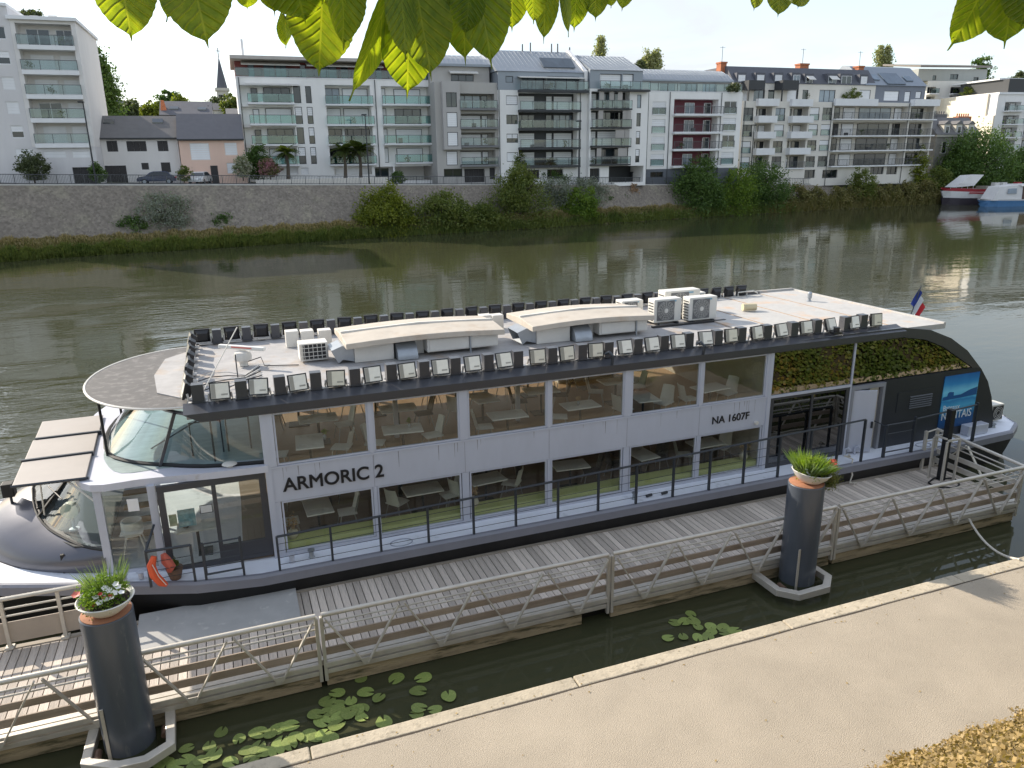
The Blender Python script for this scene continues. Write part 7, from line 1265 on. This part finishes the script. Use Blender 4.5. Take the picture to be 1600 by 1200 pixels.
# scooter and rider
b = ond(1344, 283, ed(1344) + 1.6); b[2] = edge(1344)[2] - .05; sc = thing('motor_scooter', 'dark motor scooter ridden along the far street', 'scooter', b)
for x in (-.6, .6): mk('wheel', MB().tube([(b[0] + x, b[1] - .06, b[2] + .26), (b[0] + x, b[1] + .06, b[2] + .26)], .26, 14), BLACKM, sc)
mk('body', MB().loft([[(b[0] + x, b[1] - w_, b[2] + z0), (b[0] + x, b[1] + w_, b[2] + z0), (b[0] + x, b[1] + w_, b[2] + z1), (b[0] + x, b[1] - w_, b[2] + z1)] for x, w_, z0, z1 in ((-.75, .10, .5, .72), (-.3, .16, .3, .78), (.1, .15, .25, .35), (.4, .17, .28, .9), (.55, .12, .5, 1.05))], True, True), ANTH, sc); mk('handlebar', MB().tube([(b[0] + .42, b[1] - .3, b[2] + 1.05), (b[0] + .42, b[1] + .3, b[2] + 1.05)], .03, 6), ANTH, sc)
def skin_person(name, label, J, E_, rad, mats, loc):
    me = bpy.data.meshes.new(name); me.from_pydata([tuple(Vector(j)) for j in J], E_, []); o = link(name, me); o.location = Vector(loc); md = o.modifiers.new('skin', 'SKIN')
    for i, r_ in enumerate(rad): me.skin_vertices[0].data[i].radius = (r_, r_)
    me.skin_vertices[0].data[0].use_root = True; sb = o.modifiers.new('sub', 'SUBSURF'); sb.levels = sb.render_levels = 1; me.materials.append(mats); tag(o, label, 'person'); return o
pj = [(-.25, 0, .82), (-.2, 0, 1.1), (-.12, 0, 1.38), (-.08, 0, 1.5), (-.12, -.2, 1.36), (.1, -.26, 1.15), (.38, -.26, 1.08), (-.12, .2, 1.36), (.1, .26, 1.15), (.38, .26, 1.08), (-.2, -.12, .80), (.2, -.16, .78), (.12, -.16, .36), (-.2, .12, .80), (.2, .16, .78), (.12, .16, .36)]
pe = [(0,1),(1,2),(2,3),(2,4),(4,5),(5,6),(2,7),(7,8),(8,9),(0,10),(10,11),(11,12),(0,13),(13,14),(14,15)]
rider = skin_person('person', 'person in pale jacket and white helmet riding the scooter', pj, pe, [.16, .16, .17, .07, .08, .06, .05, .08, .06, .05, .10, .085, .06, .10, .085, .06], M('pale jacket', (.6, .6, .58), .8, var=.1), b)
hl_ = MB().lathe([(.02, -.15), (.12, -.10), (.15, 0), (.12, .11), (.03, .16)], (b[0] - .05, b[1], b[2] + 1.66), 14); mk('helmet', hl_, WHITEP, rider, True)

# moored barges at the right
def barge(name, label, P0, P1, beam, sheer, hull_cols, build):
    """hull along P0->P1 on the water"""
    a, b = np.array(P0), np.array(P1); u = (b - a) / np.linalg.norm(b - a); n_ = np.array([-u[1], u[0], 0]); L_ = np.linalg.norm(b - a); W = lambda s, d, z: tuple(a + u * s + n_ * d + np.array([0, 0, z]))
    t = thing(name, label, 'boat', (a + b) / 2, 'barges moored at the far bank')
    st = [(0, .05), (.8, .45), (2.2, .8), (4.5, 1), (L_ - 3, 1), (L_, .8)]; zs_ = lambda s: sheer[0] + (sheer[1] - sheer[0]) * min(1, s / 7)
    lv = [0.0, .42, .80, 1.0]
    for (f0, f1, mt, nm) in ((-.3, .42, hull_cols[0], 'lower_hull'), (.42, .82, hull_cols[1], 'topside'), (.82, 1.0, hull_cols[2], 'gunwale')):
        m_ = MB()
        for sg in (-1, 1): m_.loft([[W(s + (.5 - f1 * .5 if s == 0 else 0), sg * beam/2 * k * (.86 + .14 * max(0, f0)), zs_(s) * f0), W(s - (f1 * .5 if s == 0 else 0), sg * beam/2 * k * (.86 + .14 * f1), zs_(s) * f1)] for s, k in st])
        mk(nm, m_, mt, t)
    mk('deck', MB().loft([[W(s, -beam/2*k, zs_(s) * .97), W(s, beam/2*k, zs_(s) * .97)] for s, k in st]), M('barge deck', (.30, .27, .23), .8, var=.2), t)
    build(t, W, L_, zs_); return t
REDB = M('red barge paint', (.38, .035, .045), .45, var=.1); WHB = M('white barge paint', (.72, .70, .68), .5, var=.1, vs=1); DKB = M('dark purple hull', (.045, .035, .045), .5, var=.15); BLUB = M('blue hull paint', (.09, .22, .42), .45, var=.1); BRNB = M('brown cabin timber', (.10, .055, .035), .6, var=.2)
q0 = onz(1468, 319.5, 0); q1 = onz(1680, 313, 0); q0 = q0 - np.array([fw[0], fw[1], 0]) * .5; q1 = q1 - np.array([fw[0], fw[1], 0]) * 1.5
def b1(t, W, L_, zs_):
    mk('tarp_frame', MB().hexa([W(1.2, -1.2, 2.95), W(4.9, -1.4, 3.2), W(4.9, 1.4, 3.2), W(1.2, 1.2, 2.95), W(4.0, -1.2, 4.9), W(6.6, -1.3, 5.0), W(6.6, 1.3, 5.0), W(4.0, 1.2, 4.9)]), WHB, t)
    mk('name_board', MB().hexa([W(3.4, -2.28, 1.9), W(6.4, -2.42, 1.8), W(6.4, -2.38, 1.8), W(3.4, -2.24, 1.9), W(3.4, -2.28, 2.15), W(6.4, -2.42, 2.05), W(6.4, -2.38, 2.05), W(3.4, -2.24, 2.15)]), REDB, t)
    mk('hatch_roof', MB().hexa([W(8, -1.8, 2.3), W(24, -1.8, 2.0), W(24, 1.8, 2.0), W(8, 1.8, 2.3), W(8, -1.6, 3.0), W(24, -1.6, 2.8), W(24, 1.6, 2.8), W(8, 1.6, 3.0)]), M('faded hatch cover', (.46, .42, .36), .8, var=.2), t)
    for s in (9.5, 11, 14, 17): mk('deck_box', MB().hexa([W(s, -1, 3.0), W(s + .9, -1, 3.0), W(s + .9, 0, 3.0), W(s, 0, 3.0), W(s, -1, 3.6), W(s + .9, -1, 3.6), W(s + .9, 0, 3.6), W(s, 0, 3.6)]), REDB if s > 12 else WHB, t)
    for k in range(5): mk('rail_post', MB().tube([W(.6 + .9*k, -1.0 - .25*k, 2.7), W(.6 + .9*k, -1.0 - .25*k, 3.6)], .03, 5), WHB, t)
    mk('bow_rail', MB().tube([W(.6 + .9*k, -1.0 - .25*k, 3.6) for k in range(5)], .03, 5), WHB, t)
barge('red_barge', 'red and white river barge with raised white bow tarpaulin', q0, q1, 4.8, (2.9, 2.5), (DKB, WHB, REDB), b1)
r0 = onz(1530, 322.5, 0); r1 = onz(1740, 318, 0)
def b2(t, W, L_, zs_):
    mk('front_cabin', MB().hexa([W(1.0, -1.5, 1.0), W(6.0, -1.9, 1.0), W(6.0, 1.9, 1.0), W(1.0, 1.5, 1.0), W(2.2, -1.4, 3.2), W(6.0, -1.7, 3.5), W(6.0, 1.7, 3.5), W(2.2, 1.4, 3.2)]), WHB, t); mk('window', MB().hexa([W(3.4, -1.80, 2.1), W(4.9, -1.90, 2.1), W(4.9, -1.86, 2.1), W(3.4, -1.74, 2.1), W(3.5, -1.70, 2.9), W(4.9, -1.80, 2.95), W(4.9, -1.74, 2.95), W(3.5, -1.64, 2.9)]), PANEB, t)
    mk('cabin', MB().hexa([W(6.05, -1.9, 1.0), W(26, -1.9, 1.0), W(26, 1.9, 1.0), W(6.05, 1.9, 1.0), W(6.05, -1.8, 3.25), W(26, -1.8, 3.25), W(26, 1.8, 3.25), W(6.05, 1.8, 3.25)]), BRNB, t); mk('cabin_roof', MB().hexa([W(5.5, -2.1, 3.28), W(26.4, -2.1, 3.28), W(26.4, 2.1, 3.28), W(5.5, 2.1, 3.28), W(5.5, -1.9, 3.55), W(26.4, -1.9, 3.55), W(26.4, 1.9, 3.55), W(5.5, 1.9, 3.55)]), WHB, t)
    for s in (8.2, 12.0, 15.5, 19): mk('porthole', MB().tube([W(s, -1.9, 2.2), W(s, -1.96, 2.2)], .33, 12), PANEB, t)
barge('houseboat', 'blue hulled houseboat with white front cabin and brown timber sides', r0, r1, 4.2, (1.25, 1.15), (BLUB, BLUB, WHB), b2)
e = edge(1395)
for lab, p, q in (('upper mooring rope from the red barge to the far bank', (1470, 297), (1398, 311)), ('lower mooring rope from the red barge to the far bank', (1468, 312), (1412, 318))):
    A = ond(*p, 146); B_ = ond(*q, wd(q[0]) + 1.0); tag(mk('barge_rope', MB().tube(sag(A, B_, .5), .05, 5), ROPE), lab, 'rope', 'mooring ropes of the barges')

# ------------------------------------------------------------------ the lime tree whose twigs hang into the top of the view
def leaf_mat():
    m = bpy.data.materials.new('lime leaf'); m.use_nodes = True; t = m.node_tree; n = t.nodes; l = t.links; b = n['Principled BSDF']; b.inputs['Roughness'].default_value = .45; b.inputs['Specular IOR Level'].default_value = .35
    tcn = n.new('ShaderNodeTexCoord'); sp = n.new('ShaderNodeSeparateXYZ'); l.new(tcn.outputs['Object'], sp.inputs[0])
    def mt(op, a, c=None):
        q = n.new('ShaderNodeMath'); q.operation = op
        for i, v in enumerate((a, c)):
            if v is None: continue
            if isinstance(v, (int, float)): q.inputs[i].default_value = v
            else: l.new(v, q.inputs[i])
        return q.outputs[0]
    ax = mt('ABSOLUTE', sp.outputs[0]); v = mt('SINE', mt('MULTIPLY', mt('SUBTRACT', sp.outputs[1], mt('MULTIPLY', ax, .75)), 48)); vein = mt('POWER', mt('MULTIPLY', mt('ADD', v, 1), .5), 9); mid = mt('LESS_THAN', ax, .014); ve = mt('MAXIMUM', vein, mid)
    nz_ = n.new('ShaderNodeTexNoise'); nz_.inputs['Scale'].default_value = 5; nz_.inputs['Detail'].default_value = 6; l.new(tcn.outputs['Object'], nz_.inputs['Vector']); oi = n.new('ShaderNodeObjectInfo')
    r = n.new('ShaderNodeValToRGB'); cr = r.color_ramp; cr.elements[0].position = .3; cr.elements[0].color = (.045, .085, .010, 1); cr.elements[1].position = .72; cr.elements[1].color = (.10, .145, .018, 1); e = cr.elements.new(.80); e.color = (.14, .15, .02, 1); l.new(nz_.outputs[0], r.inputs[0])
    r2 = n.new('ShaderNodeValToRGB'); r2.color_ramp.elements[0].position = .70; r2.color_ramp.elements[1].position = .76; nz2 = n.new('ShaderNodeTexNoise'); nz2.inputs['Scale'].default_value = 2.6; nz2.inputs['Detail'].default_value = 4; ad = n.new('ShaderNodeVectorMath'); ad.operation = 'ADD'; l.new(tcn.outputs['Object'], ad.inputs[0]); l.new(oi.outputs['Random'], ad.inputs[1]); l.new(ad.outputs[0], nz2.inputs['Vector']); l.new(nz2.outputs[0], r2.inputs[0])
    mx1 = n.new('ShaderNodeMixRGB'); l.new(r2.outputs[0], mx1.inputs[0]); l.new(r.outputs[0], mx1.inputs[1]); mx1.inputs[2].default_value = (.30, .10, .02, 1)
    mx_ = n.new('ShaderNodeMixRGB'); mx_.inputs[2].default_value = (.17, .21, .05, 1); l.new(mt('MULTIPLY', ve, .32), mx_.inputs[0]); l.new(mx1.outputs[0], mx_.inputs[1]); l.new(mx_.outputs[0], b.inputs['Base Color'])
    bp = n.new('ShaderNodeBump'); bp.inputs['Strength'].default_value = .5; bp.inputs['Distance'].default_value = .03; l.new(ve, bp.inputs['Height']); l.new(bp.outputs[0], b.inputs['Normal'])
    tr = n.new('ShaderNodeBsdfTranslucent'); h = n.new('ShaderNodeMixRGB'); h.blend_type = 'MULTIPLY'; h.inputs[0].default_value = 1; l.new(mx_.outputs[0], h.inputs[1]); h.inputs[2].default_value = (5.2, 4.2, .8, 1); l.new(h.outputs[0], tr.inputs[0]); l.new(bp.outputs[0], tr.inputs['Normal'])
    ms = n.new('ShaderNodeMixShader'); ms.inputs[0].default_value = .5; l.new(b.outputs[0], ms.inputs[1]); l.new(tr.outputs[0], ms.inputs[2]); l.new(ms.outputs[0], n['Material Output'].inputs[0]); return m
LM = leaf_mat()
def leaf_mesh(seed, cup):
    """heart shaped toothed blade, base at the origin, tip at y = 1"""
    r_ = random.Random(seed); rows = 29; V = []; F_ = []; cols = 9
    for j in range(rows):
        t = j / (rows - 1); y = -.10 * (1 - t) ** 2 + t * 1.0
        u_ = min(1, (t + .06) / .94); w = .53 * max(0, math.sin(math.pi * u_)) ** .58 * (1.06 - .16 * t)
        if t > .8: w = max(w, .055 * (1 - t) / .2)
        w *= 1 + (.022 if j % 2 else -.012)
        for i in range(cols):
            a = -1 + 2 * i / (cols - 1); yy = y - (.13 * abs(a) * (1 - t) ** 2) + (.07 * abs(a) * t * (1 - t)); V.append((a * w, yy, cup * (a * a) * w - .16 * t * t + .025 * math.sin(9 * t + 4 * a + seed) + .02 * math.sin(14 * t) * abs(a)))
    for j in range(rows - 1):
        for i in range(cols - 1): q = j * cols + i; F_.append((q, q + 1, q + cols + 1, q + cols))
    me = bpy.data.meshes.new('leaf'); me.from_pydata(V, [], F_); me.materials.append(LM); me.polygons.foreach_set('use_smooth', [True] * len(F_)); return me
LME = [leaf_mesh(1, .18), leaf_mesh(2, -.22), leaf_mesh(3, .45), leaf_mesh(5, .05)]
TB = np.array([-2.6, -1.4, 7.45]); lt = thing('lime_tree', 'leafy lime tree whose lowest backlit leaves hang into the top of the view', 'tree', TB)
BK = M('lime bark', (.12, .10, .08), .9, var=.3, vs=8, bump=.6, bs=25)
mk('trunk', MB().tube([TB + np.array([0, 0, -.3]), TB + np.array([.05, .05, 2]), TB + np.array([.15, .2, 4.5]), TB + np.array([.3, .4, 8])], [.26, .22, .18, .08], 12), BK, lt, True)
def place_leaf(p, tip, w, D0, D1, tw=0, kind=0, over=None):
    """leaf from its stalk end to its tip, both points in the air near the viewer"""
    A = np.array(ond(*p, D0)); B_ = np.array(ond(*tip, D1)); y = B_ - A; L_ = np.linalg.norm(y); y /= L_; toc = CAM - (A + B_) / 2; x = np.cross(y, toc); x /= np.linalg.norm(x); z = np.cross(x, y); c, s = math.cos(tw), math.sin(tw); x2 = x * c + z * s; z2 = np.cross(x2, y)
    W_ = .88 * w * D0 / FPX; o = link('leaf', LME[kind % 4], lt); Mx = Matrix(((x2[0]*W_, y[0]*L_, z2[0]*W_, A[0] - TB[0]), (x2[1]*W_, y[1]*L_, z2[1]*W_, A[1] - TB[1]), (x2[2]*W_, y[2]*L_, z2[2]*W_, A[2] - TB[2]), (0, 0, 0, 1))); o.matrix_local = Mx
    pt = A + np.array([random.uniform(-.03, .03), random.uniform(-.02, .05), random.uniform(.03, .06)]); mk('stalk', MB().tube([A, (A + pt) / 2 + np.array([.004, 0, .004]), pt], .0013, 5), GR_YELS, lt); return A
GR_YELS = M('leaf stalk', (.20, .22, .05), .5, var=.1)
LV = [  # stalk px, tip px, width, depth, twist, kind
 ((186, -52), (206, 58), 92, 1.12, .1, 0), ((296, -58), (322, 66), 108, 1.10, -.1, 3), ((270, -40), (266, 34), 46, 1.16, .9, 1), ((384, -20), (388, 17), 34, 1.3, .2, 0),
 ((452, -60), (478, 34), 104, 1.12, .1, 1), ((503, -6), (500, 112), 100, 1.18, .1, 3), ((533, -40), (541, 78), 66, 1.08, .5, 2), ((446, 30), (450, 76), 32, 1.25, .8, 1), ((606, -4), (553, 160), 62, 1.16, .95, 0),
 ((627, -20), (637, 94), 54, 1.06, .5, 1), ((640, 4), (636, 156), 94, 1.17, 0, 3), ((651, -14), (676, 118), 90, 1.11, .25, 0), ((702, -60), (700, 26), 92, 1.14, .1, 2), ((742, -50), (772, 106), 88, 1.07, .3, 0), ((722, -40), (724, 99), 74, 1.15, -.3, 3), ((735, -20), (728, 58), 56, 1.04, .2, 1),
 ((800, -34), (800, 48), 54, 1.42, 0, 3), ((853, -36), (851, 66), 42, 1.4, .3, 0), ((902, -34), (898, 52), 46, 1.45, .2, 3), ((884, -20), (891, 57), 26, 1.38, .9, 1), ((930, -38), (931, 29), 48, 1.5, .1, 0), ((975, -30), (973, 16), 34, 1.5, .3, 2), ((830, -20), (836, 36), 40, 1.36, .5, 2), ((955, -24), (957, 12), 30, 1.48, .6, 1), ((772, -60), (776, 20), 60, 1.2, .3, 0), ((690, -70), (668, 12), 80, 1.2, .2, 2), ((415, -60), (432, 22), 52, 1.15, .4, 1),
 ((1184, -26), (1180, 14), 26, 1.6, .5, 3), ((1220, -30), (1217, 21), 46, 1.6, .2, 0), ((1252, -26), (1248, 9), 36, 1.6, .2, 1), ((1548, -36), (1486, 80), 78, 1.05, .5, 2), ((1584, -50), (1573, 78), 92, 1.0, .3, 0), ((1614, -40), (1598, 46), 70, .98, .4, 1), ((1530, -40), (1512, 40), 50, 1.1, .9, 1)]
for k, (p, t, w, D, tw, kd) in enumerate(LV):
    place_leaf(p, t, w, D, D * random.uniform(.94, 1.02), tw, kd)
SH = {4: .42, 6: .40, 7: .4, 9: .42, 11: .40, 13: .42, 12: .4, 15: .42, 19: .4, 20: .4, 30: .40, 31: .42, 32: .4, 33: .4}
sdv = np.array([SUN_XY[0] * math.cos(SUN_EL), SUN_XY[1] * math.cos(SUN_EL), math.sin(SUN_EL)])
def px_of(P): d = P - CAM; q = d @ cF; return (800 + FPX * (d @ cR) / q, 600 - FPX * (d @ cU) / q), d @ cF
for k, off in SH.items():       # extra leaves added on the sun side to shade the listed ones
    p, t, w, D, tw, kd = LV[k]; A = ond(*p, D) + sdv * off; B_ = ond(*t, D) + sdv * off; (pa, da), (pb, db) = px_of(A), px_of(B_)
    if max(pa[1], pb[1]) < -4 or pb[1] < 30: place_leaf((pa[0], pa[1] - 25), pb, w * 1.35, da * fw @ fw if False else float((A - CAM) @ fw), float((B_ - CAM) @ fw), 0, kd + 1)
# twigs above the frame carrying them, and the leaves higher up that shade some of them
def twig(pts, r0): mk('branch', MB().tube(pts, list(np.linspace(r0, r0 * .3, len(pts))), 7), BK, lt, True)
zc = lambda x, D, y=-120: ond(x, y, D)
twig([TB + np.array([.15, .2, 4.3]), zc(-300, 1.9, -420), zc(120, 1.3, -150), zc(330, 1.15, -105), zc(640, 1.12, -90), zc(800, 1.3, -80), zc(960, 1.5, -75), zc(1250, 1.62, -60)], .05); twig([TB + np.array([.2, .25, 5]), zc(500, 1.9, -700), zc(1300, 1.3, -300), zc(1570, 1.02, -95), zc(1680, .95, -90)], .05)
for k in range(85):
    x = rng.uniform(-250, 1800); y = rng.uniform(-760, -230); D = rng.uniform(1.0, 2.4); place_leaf((x, y - 90), (x + rng.uniform(-40, 40), y), rng.uniform(60, 105), D, D * rng.uniform(.92, 1.05), rng.uniform(-.7, .7), int(rng.integers(0, 4)))
mk('crown', MB(), LM, lt) if 0 else None
P = crown_points(TB + np.array([.4, .6, 7.5]), (3.2, 3.0, 2.6), 3500, .2, .4); o = np_mesh('crown', leaf_quads(P, .13, .8), 4, GR_FRESH, lt)
